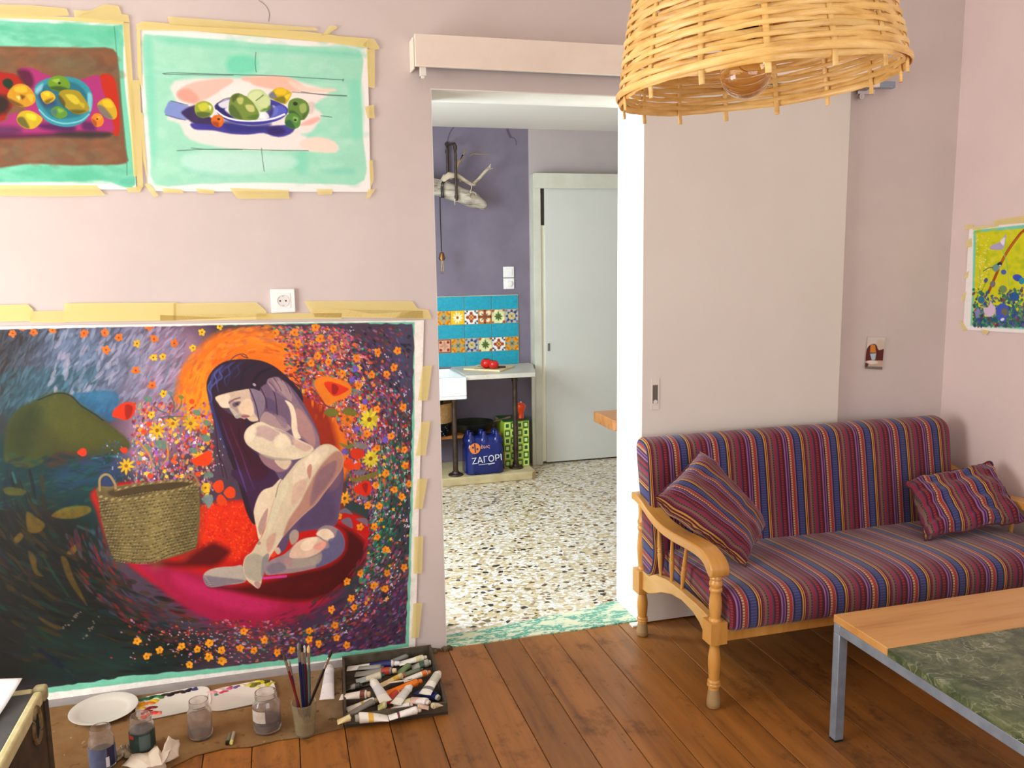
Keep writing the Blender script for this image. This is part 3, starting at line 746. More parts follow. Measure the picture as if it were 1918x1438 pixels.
# ------------------------------------------------------------------ kitchen: vertex-colour painting canvas (also used for the art works)
def s2l(a):
    return np.where(a <= 0.04045, a/12.92, ((a+0.055)/1.055)**2.4)
def homog(src, dst):
    A = []; B = []
    for (x, y), (u, v) in zip(src, dst):
        A.append([x, y, 1, 0, 0, 0, -u*x, -u*y]); B.append(u)
        A.append([0, 0, 0, x, y, 1, -v*x, -v*y]); B.append(v)
    h = np.linalg.solve(np.array(A, float), np.array(B, float))
    return np.append(h, 1).reshape(3, 3)
class Canvas:
    """a small software brush: polygons, strokes and dabs of flat colour on an array that becomes vertex colours"""
    def __init__(s, W, H, corners=None, bg=(255, 255, 255), conv=None):
        s.W, s.H = W, H
        s.a = np.empty((H, W, 3), np.float32); s.a[:] = np.array(bg, np.float32)/255
        s.corners = corners
        s.h = homog(corners, [(0, 0), (W-1, 0), (W-1, H-1), (0, H-1)]) if corners else None
        s.conv = conv; s.rng = np.random.RandomState(5)
        s.scale = 1.0
        if corners:
            s.scale = W/math.hypot(corners[1][0]-corners[0][0], corners[1][1]-corners[0][1])
    def tx(s, pts):
        P = np.array(pts, float).reshape(-1, 2)
        if s.conv: P = s.conv(P)
        if s.h is None: return P
        Q = np.c_[P, np.ones(len(P))] @ s.h.T
        return Q[:, :2]/Q[:, 2:]
    @staticmethod
    def chaikin(P, it, closed=True):
        """smooth curve through the given points (Catmull-Rom), it = refinement"""
        P = np.asarray(P, float)
        if it <= 0 or len(P) < 3: return P
        n = 2+it
        if closed: A, B, C, D = np.roll(P, 1, 0), P, np.roll(P, -1, 0), np.roll(P, -2, 0)
        else:
            E = np.vstack([2*P[0]-P[1], P, 2*P[-1]-P[-2]]); A, B, C, D = E[:-3], E[1:-2], E[2:-1], E[3:]
        out = []
        for k in range(n):
            t_ = k/n
            out.append(.5*((2*B)+(C-A)*t_+(2*A-5*B+4*C-D)*t_*t_+(3*B-A-3*C+D)*t_**3))
        Q = np.stack(out, 1).reshape(-1, 2)
        return Q if closed else np.vstack([Q, P[-1:]])
    def put(s, x0, y0, m, col):
        h, w = m.shape
        r = s.a[y0:y0+h, x0:x0+w]
        c = np.asarray(col, np.float32)/255 if not (isinstance(col, np.ndarray) and col.ndim == 3) else col
        r += (c-r)*m[..., None]
    softk = 1.0
    def poly(s, pts, col, a=1.0, soft=1.5, it=1, grad=None, raw=False, mott=0.0):
        if soft > 2.5: soft = max(2.0, soft*s.softk)
        P = np.array(pts, float) if raw else s.tx(pts)
        if it: P = s.chaikin(P, it)
        x0 = max(int(P[:, 0].min()-soft-1), 0); x1 = min(int(P[:, 0].max()+soft+2), s.W)
        y0 = max(int(P[:, 1].min()-soft-1), 0); y1 = min(int(P[:, 1].max()+soft+2), s.H)
        if x1 <= x0 or y1 <= y0: return
        Y, X = np.mgrid[y0:y1, x0:x1].astype(np.float32)
        ins = np.zeros(X.shape, bool); d2 = np.full(X.shape, 1e12, np.float32)
        Q = np.roll(P, -1, 0)
        for (ax, ay), (bx, by) in zip(P, Q):
            c = ((ay > Y) != (by > Y))
            if c.any():
                xi = (bx-ax)*(Y-ay)/((by-ay) if abs(by-ay) > 1e-9 else 1e-9)+ax
                ins ^= c & (X < xi)
            ex, ey = bx-ax, by-ay; L = ex*ex+ey*ey+1e-9
            t_ = np.clip(((X-ax)*ex+(Y-ay)*ey)/L, 0, 1)
            d2 = np.minimum(d2, (X-ax-t_*ex)**2+(Y-ay-t_*ey)**2)
        d = np.sqrt(d2); sd = np.where(ins, d, -d)
        m = np.clip(0.5+sd/soft, 0, 1)*a
        if mott: m = m*(1-mott*s.fbm(x0, y0, x1, y1, 7))
        if grad is not None:
            p0, p1, c2 = grad
            g0, g1 = s.tx([p0, p1]); gx, gy = g1-g0; L = gx*gx+gy*gy+1e-9
            tt = np.clip(((X-g0[0])*gx+(Y-g0[1])*gy)/L, 0, 1)[..., None]
            col = (np.array(col, np.float32)*(1-tt)+np.array(c2, np.float32)*tt)/255
        s.put(x0, y0, m, col)
    def fbm(s, x0, y0, x1, y1, cell, seed=0):
        out = np.zeros((y1-y0, x1-x0), np.float32); amp = 0.6
        rs = np.random.RandomState(seed+int(cell*13))
        G = rs.rand(97, 89).astype(np.float32)
        for o in range(3):
            c = max(cell/(2**o), 1.0)
            ys = np.arange(y0, y1)/c; xs = np.arange(x0, x1)/c
            yi = ys.astype(int); xi = xs.astype(int); fy = (ys-yi)[:, None]; fx = (xs-xi)[None]
            fy = fy*fy*(3-2*fy); fx = fx*fx*(3-2*fx)
            g = lambda a, b: G[np.ix_((yi+a) % 97, (xi+b) % 89)]
            out += amp*((g(0, 0)*(1-fx)+g(0, 1)*fx)*(1-fy)+(g(1, 0)*(1-fx)+g(1, 1)*fx)*fy); amp *= .5
        return np.clip(out/1.05, 0, 1)
    def stroke(s, pts, w, col, a=1.0, soft=1.2, it=2, taper=False):
        P = s.tx(pts)
        if it and len(P) > 2: P = s.chaikin(P, it, False)
        w = w*s.scale
        x0 = max(int(P[:, 0].min()-w-2), 0); x1 = min(int(P[:, 0].max()+w+3), s.W)
        y0 = max(int(P[:, 1].min()-w-2), 0); y1 = min(int(P[:, 1].max()+w+3), s.H)
        if x1 <= x0 or y1 <= y0: return
        Y, X = np.mgrid[y0:y1, x0:x1].astype(np.float32)
        m = np.zeros(X.shape, np.float32); n = len(P)-1
        for i in range(n):
            (ax, ay), (bx, by) = P[i], P[i+1]
            ex, ey = bx-ax, by-ay; L = ex*ex+ey*ey+1e-9
            t_ = np.clip(((X-ax)*ex+(Y-ay)*ey)/L, 0, 1)
            d = np.sqrt((X-ax-t_*ex)**2+(Y-ay-t_*ey)**2)
            ww = w/2*(1.0 if not taper else (0.25+0.75*math.sin(PI*(i+.5)/n)))
            m = np.maximum(m, np.clip((ww-d)/soft+0.5, 0, 1))
        s.put(x0, y0, m*a, col)
    def dab(s, x, y, rx, ry, ang, col, a=1.0, soft=1.0, raw=False):
        """ellipse; x,y in photo space unless raw; radii in canvas pixels"""
        if not raw: x, y = s.tx([(x, y)])[0]
        R = max(rx, ry)+soft+1
        x0 = max(int(x-R), 0); x1 = min(int(x+R+2), s.W); y0 = max(int(y-R), 0); y1 = min(int(y+R+2), s.H)
        if x1 <= x0 or y1 <= y0: return
        Y, X = np.ogrid[y0:y1, x0:x1]
        ca, sa = math.cos(ang), math.sin(ang)
        U = (X-x)*ca+(Y-y)*sa; V = -(X-x)*sa+(Y-y)*ca
        q = np.sqrt((U/rx)**2+(V/ry)**2)
        m = np.clip((1-q)*min(rx, ry)/soft+0.5, 0, 1)*a
        s.put(x0, y0, m.astype(np.float32), col)
    def flower(s, x, y, r, col, ctr=None, n=5, rot=0.0, a=1.0, thin=0.42, raw=False):
        if not raw: x, y = s.tx([(x, y)])[0]
        r = r*s.scale
        for k in range(n):
            q = rot+2*PI*k/n
            j = s.rng.uniform(.8, 1.15)
            cc = np.clip(np.array(col)*s.rng.uniform(.9, 1.08), 0, 255)
            s.dab(x+math.cos(q)*r*.58*j, y+math.sin(q)*r*.58*j, r*.5*j, r*thin, q, cc, a, raw=True)
        if ctr is not None: s.dab(x, y, r*.24, r*.24, 0, ctr, a, raw=True)
    def mottle(s, amt, cell, seed=1, mask=None):
        n = s.fbm(0, 0, s.W, s.H, cell, seed)-0.5
        s.a *= (1+amt*2*n)[..., None]
        np.clip(s.a, 0, 1, out=s.a)
    def mesh(s, name, place):
        """grid mesh; place(U, V) -> world xyz arrays for U,V in 0..1 (V down)"""
        W, H = s.W, s.H
        V, U = np.mgrid[0:1:complex(H), 0:1:complex(W)]
        co = np.stack(place(U, V), -1).reshape(-1, 3).astype(np.float32)
        idx = np.arange(W*H).reshape(H, W)
        f = np.stack([idx[:-1, :-1], idx[1:, :-1], idx[1:, 1:], idx[:-1, 1:]], -1).reshape(-1)
        nf = (W-1)*(H-1)
        me = bpy.data.meshes.new(name)
        me.vertices.add(W*H); me.vertices.foreach_set('co', co.ravel())
        me.loops.add(nf*4); me.loops.foreach_set('vertex_index', f.astype(np.int32))
        me.polygons.add(nf); me.polygons.foreach_set('loop_start', np.arange(0, nf*4, 4, dtype=np.int32))
        me.update(calc_edges=True)
        at = me.color_attributes.new('paint', 'FLOAT_COLOR', 'POINT')
        c = np.ones((W*H, 4), np.float32); c[:, :3] = s2l(np.clip(s.a, 0, 1)).reshape(-1, 3)
        at.data.foreach_set('color', c.ravel())
        return me
def paint_mat(name, rough=0.6, bump=0.0, spec=0.3):
    t = NT(name); t.set(Roughness=rough); t.b.inputs['Specular IOR Level'].default_value = spec
    at = t.n('ShaderNodeAttribute'); at.attribute_name = 'paint'; t.l(at.outputs['Color'], t.b.inputs['Base Color'])
    if bump: t.bump(t.noise(t.coord('Object'), 160, 4), bump, 0.002)
    return t.m

# ------------------------------------------------------------------ tile backsplash
M_TURQ = plain('turquoise_glaze', rgb(18, 150, 178), 0.25, c2=rgb(34, 164, 188), vscale=60, bump=0.5, bscale=220)
M_GROUT = plain('pale_grout', rgb(196, 190, 160), 0.9)
M_TILE = paint_mat('printed_tile_glaze', 0.3)
TYB = KY; TT = 0.008
bs = thing('tile_backsplash', 'tiled splashback of turquoise and patterned tiles above the kitchen worktop', 'tiles', (1.3, TYB-0.001, 0.95))
TXR = 1.6445; TZT = 1.221; TS = 0.0975
bm = nbm(); box(bm, TXR-7.05*TS-0.002, TXR+0.003, TYB-0.006, TYB-0.0008, TZT-5*TS-0.003, TZT+0.003); obj('grout_bed', bm, M_GROUT, bs, smooth=False)
def tile_art(kind):
    n = 26; c = Canvas(n, n); A = lambda *p: c.poly(*p[:-1], p[-1], raw=True, it=0)
    C0 = (n-1)/2
    def fl(r, col, k, rot=0, thin=.3, ctr=None): c.flower(C0, C0, r, col, ctr, k, rot, thin=thin, raw=True)
    if kind == 'orange_arcs':
        c.a[:] = np.array((176, 160, 116))/255.
        for x, y in ((0, 0), (n-1, 0), (0, n-1), (n-1, n-1)):
            c.dab(x, y, 11, 11, 0, (226, 150, 36), raw=True); c.dab(x, y, 7.5, 7.5, 0, (196, 112, 28), raw=True); c.dab(x, y, 4.5, 4.5, 0, (232, 172, 60), raw=True)
        for x, y in ((C0, 0), (C0, n-1), (0, C0), (n-1, C0)): c.dab(x, y, 2.6, 2.6, 0, (86, 128, 124), raw=True)
        fl(5, (110, 120, 96), 4, PI/4); c.dab(C0, C0, 1.5, 1.5, 0, (84, 60, 50), raw=True)
    elif kind == 'daisy':
        c.a[:] = np.array((240, 188, 28))/255.
        fl(10.5, (250, 244, 206), 10, 0.1, .14, (176, 84, 30))
    elif kind == 'red_cross':
        c.a[:] = np.array((240, 238, 228))/255.
        for k in range(4):
            q = k*PI/2; c.dab(C0+7*math.cos(q), C0+7*math.sin(q), 3.2, 3.0, q, (160, 60, 34), raw=True)
            q += PI/4; c.dab(C0+4*math.cos(q), C0+4*math.sin(q), 2.5, 1.6, q, (170, 74, 36), raw=True)
            for dq in (-.2, .2): c.dab(C0+14*math.cos(q+dq), C0+14*math.sin(q+dq), 2.8, 1.5, q+dq*4, (36, 48, 84), raw=True)
        c.dab(C0, C0, 3, 3, 0, (230, 172, 44), raw=True); c.dab(C0, C0, 1.3, 1.3, 0, (110, 50, 30), raw=True)
    elif kind == 'orange_snow':
        c.a[:] = np.array((200, 118, 30))/255.
        fl(13, (238, 222, 190), 4, PI/4, .36); fl(8, (60, 70, 80), 8, 0, .12); fl(13, (160, 76, 30), 4, 0, .2)
        for x, y in ((C0, 0), (C0, n-1), (0, C0), (n-1, C0)): c.dab(x, y, 2.2, 2.2, 0, (34, 40, 64), raw=True)
    elif kind == 'green_star':
        c.a[:] = np.array((168, 72, 48))/255.
        fl(16, (226, 226, 170), 8, PI/8, .3); c.dab(C0, C0, 9.5, 9.5, 0, (226, 226, 168), raw=True)
        fl(7.5, (70, 104, 48), 8, 0, .2, (120, 84, 44))
    elif kind == 'blue_star':
        c.a[:] = np.array((190, 186, 172))/255.
        fl(12, (52, 62, 120), 8, 0, .22); c.dab(C0, C0, 7.2, 7.2, 0, (196, 196, 184), raw=True)
        fl(6.5, (222, 190, 70), 4, PI/4, .3, (80, 90, 130))
        for x, y in ((2, 2), (n-3, 2), (2, n-3), (n-3, n-3)): c.dab(x, y, 2.4, 2.4, 0, (120, 120, 136), raw=True)
    elif kind == 'pink_dots':
        c.a[:] = np.array((150, 76, 54))/255.
        A([(2, 2), (n-3, 2), (n-3, n-3), (2, n-3)], (226, 178, 146))
        for x, y in ((5.5, 5.5), (n-6.5, 5.5), (5.5, n-6.5), (n-6.5, n-6.5)): c.dab(x, y, 2.6, 2.6, 0, (150, 42, 34), raw=True)
        fl(8, (196, 140, 112), 4, 0, .3, (160, 120, 100)); fl(6, (214, 164, 136), 4, PI/4, .2)
    return c
_tm = {}
def tile_mesh(kind):
    if kind not in _tm:
        q = TS-0.004
        me = tile_art(kind).mesh('tile_'+kind, lambda U, V: ((U-.5)*q, 0*U-0.0001, (.5-V)*q))
        me.materials.append(M_TILE); _tm[kind] = me
    return _tm[kind]
def tile_body(w, h):
    bm = nbm(); box(bm, -w/2, w/2, 0, TT, -h/2, h/2)
    return bm
_tb = None; _sb = None
rows = [None, ['blue_star', 'green_star', 'orange_snow', 'red_cross', 'daisy', 'orange_arcs', 'pink_dots'], None, ['orange_arcs', 'red_cross', 'green_star', 'blue_star', 'orange_arcs', 'pink_dots', 'orange_snow'], None]
for r_, row in enumerate(rows):
    zc = TZT-(r_+.5)*TS
    if row is None:
        for k in range(4):
            w = 2*TS if k < 3 else TS
            x1 = TXR-2*k*TS
            bm = nbm(); box(bm, x1-w+0.0015, x1-0.0015, TYB-0.012, TYB-0.0062, zc-TS/2+.0015, zc+TS/2-.0015)
            obj('tile', bm, M_TURQ, bs, bevel=0.0015, bseg=1)
    else:
        for k, kind in enumerate(row):
            xc = TXR-(k+.5)*TS
            bm = nbm(); box(bm, xc-TS/2+.0015, xc+TS/2-.0015, TYB-0.0115, TYB-0.0062, zc-TS/2+.0015, zc+TS/2-.0015)
            b = obj('tile', bm, M_GROUT, bs, bevel=0.001, bseg=1)
            o = bpy.data.objects.new('glazed_print', tile_mesh(kind)); link(o, b)
            o.location = Vector((xc, TYB-0.0117, zc))-Vector(bs.location)

# ------------------------------------------------------------------ switches
for (px_, py_), lab in (((952, 509.5), 'white rocker light switch above the dimmer on the violet kitchen wall'), ((952.5, 531), 'white round knob dimmer just under the rocker switch on the violet wall')):
    p = pix(px_, py_, 1, KY)
    sw = thing('light_switch', lab, 'switch', (p.x, KY-0.001, p.z))
    bm = nbm(); box(bm, p.x-.0385, p.x+.0385, KY-.012, KY-.0008, p.z-.0375, p.z+.0375); obj('frame', bm, M_PLASTIC, sw, bevel=.002)
    bm = nbm()
    if py_ < 520: box(bm, p.x-.022, p.x+.024, KY-.0165, KY-.0122, p.z-.026, p.z+.026); obj('rocker', bm, M_PLASTIC, sw, bevel=.002)
    else: lathe(bm, [(.019, 0), (.018, .012), (.015, .013)], (p.x+.004, KY-.0122, p.z), 22, True, (Vector((1,0,0)), Vector((0,0,1)), Vector((0,-1,0)))); obj('knob', bm, M_PLASTIC, sw)

# ------------------------------------------------------------------ worktop on pipe legs, sink, plinth
M_STONE = plain('pale_stone', rgb(214, 210, 196), 0.35, c2=rgb(196, 192, 178), vscale=9)
M_CONC = plain('cream_concrete', rgb(206, 190, 146), 0.85, c2=rgb(186, 168, 124), vscale=9, bump=0.3, bscale=40)
M_PIPE = plain('dark_iron_pipe', rgb(84, 68, 58), 0.45, 0.6, c2=rgb(64, 50, 42), vscale=30)
M_CERAM = plain('white_ceramic', rgb(236, 238, 236), 0.15)
M_BWOOD = wood('orange_shelf_wood', rgb(168, 104, 42), rgb(184, 120, 56), rgb(140, 82, 30), (4, 30, 30), 0.5)
bm = nbm(); prism(bm, [(0.2, 2.29), (1.60, 2.29), (1.632, 2.32), (1.636, KY-.002), (0.2, KY-.002)], 2, 0.0005, 0.055)
tag(obj('plinth', bm, M_CONC, bevel=.006), 'low cream concrete plinth under the kitchen worktop', 'plinth')
wt = thing('worktop', 'pale stone worktop standing on two dark iron pipe legs', 'worktop', (1.4, 2.5, 0))
bm = nbm(); prism(bm, [(1.150, 2.245), (1.612, 2.235), (1.722, KY-.10), (1.722, KY-.002), (1.150, KY-.002)], 2, .705, .735); obj('slab', bm, M_STONE, wt, bevel=.003)
bm = nbm(); box(bm, 1.712, 1.738, KY-.10, KY-.088, .0, .704); obj('side_panel', bm, M_KCAS, wt, bevel=.002)
for lx, ly, top in ((1.089, 2.36, .60), (1.524, 2.425, .704)):
    bm = nbm(); lathe(bm, [(.017, .068), (.017, top-.05), (.022, top-.05), (.022, top)], (lx, ly, 0), 16)
    if top > .65:
        tube(bm, smoothline([(lx, ly, top-.03), (lx-.02, ly, top-.012), (lx-.06, ly, top-.010)], 2), .015, 10)
    lg = obj('leg', bm, M_PIPE, wt)
    bm = nbm(); lathe(bm, [(.048, .0555), (.050, .060), (.046, .066), (.026, .070), (.022, .084), (.018, .085)], (lx, ly, 0), 22); obj('floor_flange', bm, M_PIPE, lg)
sk = thing('sink', 'white ceramic butler sink at the left end of the worktop, half hidden by the wall', 'sink', (0.85, 2.45, .58))
bm = nbm()
x0, x1, y0, y1, z0, z1, w = .55, 1.148, 2.225, KY-.05, .585, .728, .022
box(bm, x0, x1, y0, y1, z0, z0+w); box(bm, x0, x1, y0, y0+w, z0+w, z1); box(bm, x0, x1, y1-w, y1, z0+w, z1); box(bm, x0, x0+w, y0+w, y1-w, z0+w, z1); box(bm, x1-w, x1, y0+w, y1-w, z0+w, z1)
obj('basin', bm, M_CERAM, sk, bevel=.006, bseg=3)
bm = nbm(); lathe(bm, [(.03, .53), (.03, .584)], (1.0, 2.42, 0), 16); obj('drain', bm, M_DARK, sk)

# tomatoes, board, knife
bo = thing('chopping_board', 'pale wooden chopping board on the worktop under the tomatoes', 'board', (1.35, 2.42, .7355))
q = [pix(a, b, 2, .7355) for a, b in ((868, 693), (936, 696.5), (964, 687.5), (896, 686))]
bm = nbm(); prism(bm, [(p.x, p.y) for p in q], 2, .7358, .748); obj('plate', bm, wood('pale_board', rgb(226, 208, 158), rgb(234, 218, 172), rgb(206, 184, 130), (20, 4, 20), .6), bo, bevel=.002)
M_TOM = plain('tomato_skin', rgb(206, 36, 22), 0.18, c2=rgb(190, 24, 14), vscale=6)
M_STEM = plain('green_stem', rgb(52, 82, 34), 0.7)
for (px_, py_, r_), lab in (((911, 681, .040), 'larger shiny red tomato at the left on the chopping board'), ((924.5, 682.5, .035), 'red tomato at the right front on the chopping board'), ((917, 676, .030), 'red tomato mostly hidden behind the other two on the board')):
    yy = {911: 2.46, 924.5: 2.41, 917: 2.53}[px_]
    p = pix(px_, py_, 1, yy); zc = .7485+r_*.86
    tm = thing('tomato', lab, 'tomato', (p.x, yy, zc-r_*.86), 0, 'tomatoes on the chopping board')
    bm = nbm(); prf = []
    for i in range(15):
        a = PI*i/14; rr = math.sin(a); hh = -math.cos(a)*.86
        if a > 2.4: hh -= (a-2.4)*.28
        prf.append((max(r_*rr*1.02, .0005), zc+hh*r_))
    lathe(bm, prf, (p.x, yy, 0), 22); obj('flesh', bm, M_TOM, tm)
    bm = nbm()
    for k in range(5):
        a = k*1.257; tube(bm, [(p.x, yy, zc+r_*.62), (p.x+r_*.3*math.cos(a), yy+r_*.3*math.sin(a), zc+r_*.74), (p.x+r_*.6*math.cos(a), yy+r_*.6*math.sin(a), zc+r_*.72)], [.0025, .003, .0006], 5)
    obj('calyx', bm, M_STEM, tm)
kn = thing('knife', 'kitchen knife with dark handle lying across the front of the chopping board', 'knife', (1.35, 2.35, .748))
a = pix(888, 690.8, 2, .7492); b = pix(920, 691.2, 2, .7492); c_ = pix(947, 688.5, 2, .7492)
b = a.lerp(c_, .52)
d = (c_-a).normalized(); n_ = Vector((-d.y, d.x, 0))
bm = nbm(); prism(bm, [((a).x, (a).y), ((b-n_*.012).x, (b-n_*.012).y), ((b+n_*.012).x, (b+n_*.012).y), ((a+n_*.010).x, (a+n_*.010).y)], 2, .7484, .7496); obj('blade', bm, M_CHROME, kn, smooth=False)
bm = nbm(); obox(bm, (b+c_)/2+Vector((0, 0, .006)), d*((c_-b).length/2), n_*.010, (0, 0, .007)); obj('handle', bm, plain('dark_handle', rgb(66, 40, 34), .5), kn, bevel=.003)
hb = thing('herb_sprig', 'small green herb sprig beside the tomatoes on the board', 'herb', pix(899, 687, 2, .7485))
bm = nbm(); rg = random.Random(2); h0 = Vector(hb.location)
for k in range(7):
    a_ = rg.uniform(0, 6.28); e = h0+Vector((math.cos(a_)*.02, math.sin(a_)*.012, .002+rg.uniform(0, .008))); tube(bm, [h0+Vector((0, 0, .002)), h0.lerp(e, .6)+Vector((0, 0, .004)), e], [.0012, .0035, .0006], 5, flat=(1, .3))
obj('leaf', bm, M_STEM, hb)

# ------------------------------------------------------------------ driftwood lamp on iron pipe
M_DRIFT = wood('bleached_driftwood', rgb(186, 170, 146), rgb(210, 196, 172), rgb(110, 92, 74), (9, 9, 34), 0.9, bump=0.5)
# grain along the log (x)
M_DRIFT2 = wood('bleached_log', rgb(178, 166, 150), rgb(206, 196, 180), rgb(70, 58, 50), (7, 34, 34), 0.9, bump=1.0)
M_TWIG = wood('brown_twig', rgb(150, 120, 84), rgb(176, 150, 112), rgb(104, 78, 52), (8, 8, 8), 0.9)
dy = 2.62
dw = thing('driftwood_lamp', 'bleached driftwood log hung on iron pipes with a bare bulb on a cord', 'lamp', (1.15, dy, 1.85))
def K(x, y, d=0.0): return pix(x, y, 1, dy+d)
bm = nbm()
pts = [K(770, 330), K(800, 346), K(815, 352), K(835, 356), K(856, 361), K(874, 369), K(890, 377), K(902, 383), K(909, 390)]
tube(bm, smoothline(pts, 1), [.052, .052, .050, .050, .049, .048, .050, .050, .050, .050, .052, .054, .054, .050, .044, .036, .026, .012][:len(smoothline(pts, 1))], 14)
for v in bm.verts: v.co += Vector((mnoise.noise(v.co*9), mnoise.noise(v.co*9+Vector((5, 0, 0))), mnoise.noise(v.co*9+Vector((0, 7, 0)))))*.020
obj('log', bm, M_DRIFT2, dw)
bm = nbm()   # gnarled root on top
for pl_, rr in (([K(829, 337, -.03), K(842, 328, -.04), K(856, 329, -.03), K(866, 334, -.02), K(876, 341, -.02), K(884, 347, -.02), K(890, 346, -.02)], [.016, .02, .017, .013, .012, .010, .008]),
                ([K(824, 342, 0), K(832, 330, -.02), K(846, 332, 0)], [.01, .013, .012]),
                ([K(862, 338, 0), K(872, 336, 0), K(880, 344, 0)], [.009, .007, .006])):
    tube(bm, pl_, rr, 9)
for v in bm.verts: v.co += Vector((mnoise.noise(v.co*22), 0, mnoise.noise(v.co*22+Vector((0, 7, 0)))))*.008
obj('root', bm, M_DRIFT, dw)
for pl_, rr, nm in (([K(884, 346), K(896, 336), K(908, 322), K(918, 312)], [.010, .010, .010, .009], M_DRIFT), ([K(915, 317), K(919, 307)], [.006, .003], M_DRIFT), ([K(912, 318), K(923, 315)], [.004, .002], M_DRIFT),
                    ([K(854, 322, .03), K(860, 302, .03), K(867, 290, .03), K(873, 278, .03)], [.006, .008, .006, .003], M_TWIG), ([K(860, 304, .03), K(866, 300, .03), K(871, 292, .03)], [.006, .004, .002], M_TWIG),
                    ([K(880, 292, .06), K(886, 288, .06), K(902, 289, .06), K(919, 288, .06)], [.005, .0035, .003, .0015], M_TWIG)):
    bm = nbm(); tube(bm, pl_, rr, 8); obj('branch', bm, nm, dw)
bm = nbm()
tube(bm, smoothline([K(839, 328, .10), K(837.5, 278, .10), K(838, 271, .09), K(851, 268.5, -.06), K(852.5, 272, -.06), K(855, 376, -.06)], 1), .0095, 10); obj('pipe', bm, M_PIPE, dw)
for q_ in (K(837.5, 284, .10), K(852.6, 276, -.06), K(855, 369, -.06)):
    bm = nbm(); lathe(bm, [(.013, -.012), (.0135, 0), (.013, .012)], q_, 12); obj('pipe_collar', bm, M_PIPE, dw)
bm = nbm(); tube(bm, [K(838, 272, .09), K(838, 270, .128)], .01, 8); lathe(bm, [(.018, 0), (.018, .006)], K(838, 270, .122), 14, True, (Vector((1,0,0)), Vector((0,0,1)), Vector((0,1,0)))); obj('wall_bracket', bm, M_PIPE, dw)
bm = nbm()
for o_ in (0, 3): tube(bm, smoothline([K(827+o_, 368, -.05), K(826+o_, 345, -.06), K(831+o_, 338, -.02), K(833+o_, 350, .05), K(828+o_, 370, .0), K(827+o_, 369, -.05)], 2), .004, 6)
obj('cord_wrap', bm, M_DARK, dw)
bm = nbm(); tube(bm, smoothline([K(824, 369, -.04), K(824.5, 400, -.04), K(826, 440, -.04), K(827, 471, -.04)], 1), .0034, 7); cd = obj('cord', bm, M_DARK, dw)
hp = K(827.5, 472, -.04)
M_BRASS = plain('aged_brass', rgb(140, 98, 58), .35, .85)
bm = nbm(); lathe(bm, [(.005, 0), (.014, -.006), (.018, -.02), (.019, -.036), (.025, -.037), (.025, -.043), (.019, -.044), (.018, -.055)], hp, 18); obj('bulb_holder', bm, M_BRASS, dw)
bm = nbm(); lathe(bm, [(.010, -.054), (.011, -.07), (.014, -.09), (.0155, -.11), (.013, -.13), (.006, -.142), (.0005, -.144)], hp, 18); bl = obj('light_bulb', bm, glass('clear_bulb_glass', rgb(255, 246, 226), .01, 1.15), dw)
bm = nbm()
for dx in (-.004, .004): tube(bm, [hp+Vector((dx, 0, -.06)), hp+Vector((dx*1.6, 0, -.125))], .0014, 5)
obj('filament', bm, plain('pale_filament', rgb(240, 222, 170), .4), bl)
bm = nbm(); 
tube(bm, smoothline([K(882, 345, -.05), K(884, 352, -.06), K(880, 360, -.06), K(883, 369, -.05)], 2), .0035, 6)
rg_ = [K(886, 366, -.06)+Vector((.022*math.cos(a), 0, .022*math.sin(a))) for a in [2*PI*i/20 for i in range(20)]]
tube(bm, rg_, .003, 6, True); obj('hanging_ring', bm, M_DRIFT, dw)
bm = nbm(); tube(bm, [K(852, 372, -.07), K(852, 378, -.07), K(852, 386, -.07)], [.005, .004, .001], 6); obj('tie_end', bm, M_DRIFT, dw)

# ------------------------------------------------------------------ things under the worktop
shf = thing('shelf', 'orange wooden shelf under the worktop holding the pan', 'shelf', (1.28, 2.6, .27))
bm = nbm(); box(bm, .75, 1.447, 2.50, KY-.02, .272, .292); obj('board', bm, M_BWOOD, shf, bevel=.002)
for xx in (.76, 1.424): bm = nbm(); box(bm, xx, xx+.02, 2.52, KY-.02, .0555, .271); obj('side', bm, plain('dark_shelf_side', rgb(40, 30, 24), .8), shf)
# frying pan (wok)
M_PAN = plain('black_olive_iron', rgb(38, 40, 30), .4, .3)
pn = thing('frying_pan', 'black olive frying pan on the shelf under the worktop', 'pan', (1.265, 2.585, .292))
bm = nbm(); lathe(bm, [(.085, .2945), (.125, .318), (.148, .362), (.150, .366), (.146, .366), (.122, .322), (.082, .300), (.0005, .300)], (1.265, 2.585, 0), 32, False); obj('bowl', bm, M_PAN, pn)
bm = nbm(); tube(bm, [(1.405, 2.56, .360), (1.47, 2.54, .378), (1.52, 2.52, .392)], [.008, .010, .011], 8); obj('handle', bm, plain('brown_handle', rgb(96, 66, 44), .6), pn)
# basket and pots at the left
bk = thing('basket', 'round tan storage basket above the black pots, left under the sink', 'basket', (1.02, 2.56, .38))
bm = nbm(); lathe(bm, [(.115, .385), (.125, .42), (.130, .52), (.126, .52), (.12, .42), (.10, .392), (.0005, .392)], (1.0, 2.58, 0), 30, False); obj('wall', bm, plain('tan_wicker', rgb(190, 150, 92), .9, c2=rgb(166, 124, 70), vscale=60, bump=.6, bscale=150), bk)
pot = thing('cooking_pot', 'black cooking pot with white flecks on the shelf under the tan basket', 'pot', (.985, 2.58, .292))
t = NT('flecked_enamel'); t.set(Roughness=.3)
vo = t.n('ShaderNodeTexVoronoi'); vo.inputs['Scale'].default_value = 55; t.l(t.coord('Object'), vo.inputs['Vector'])
t.base(t.ramp(vo.outputs['Distance'], [(.16, rgb(190, 200, 200)), (.22, rgb(14, 16, 22))]))
bm = nbm(); lathe(bm, [(.10, .2925), (.118, .30), (.120, .36), (.124, .37), (.116, .372), (.02, .378), (.012, .384)], (.985, 2.58, 0), 30); obj('body', bm, t.m, pot)

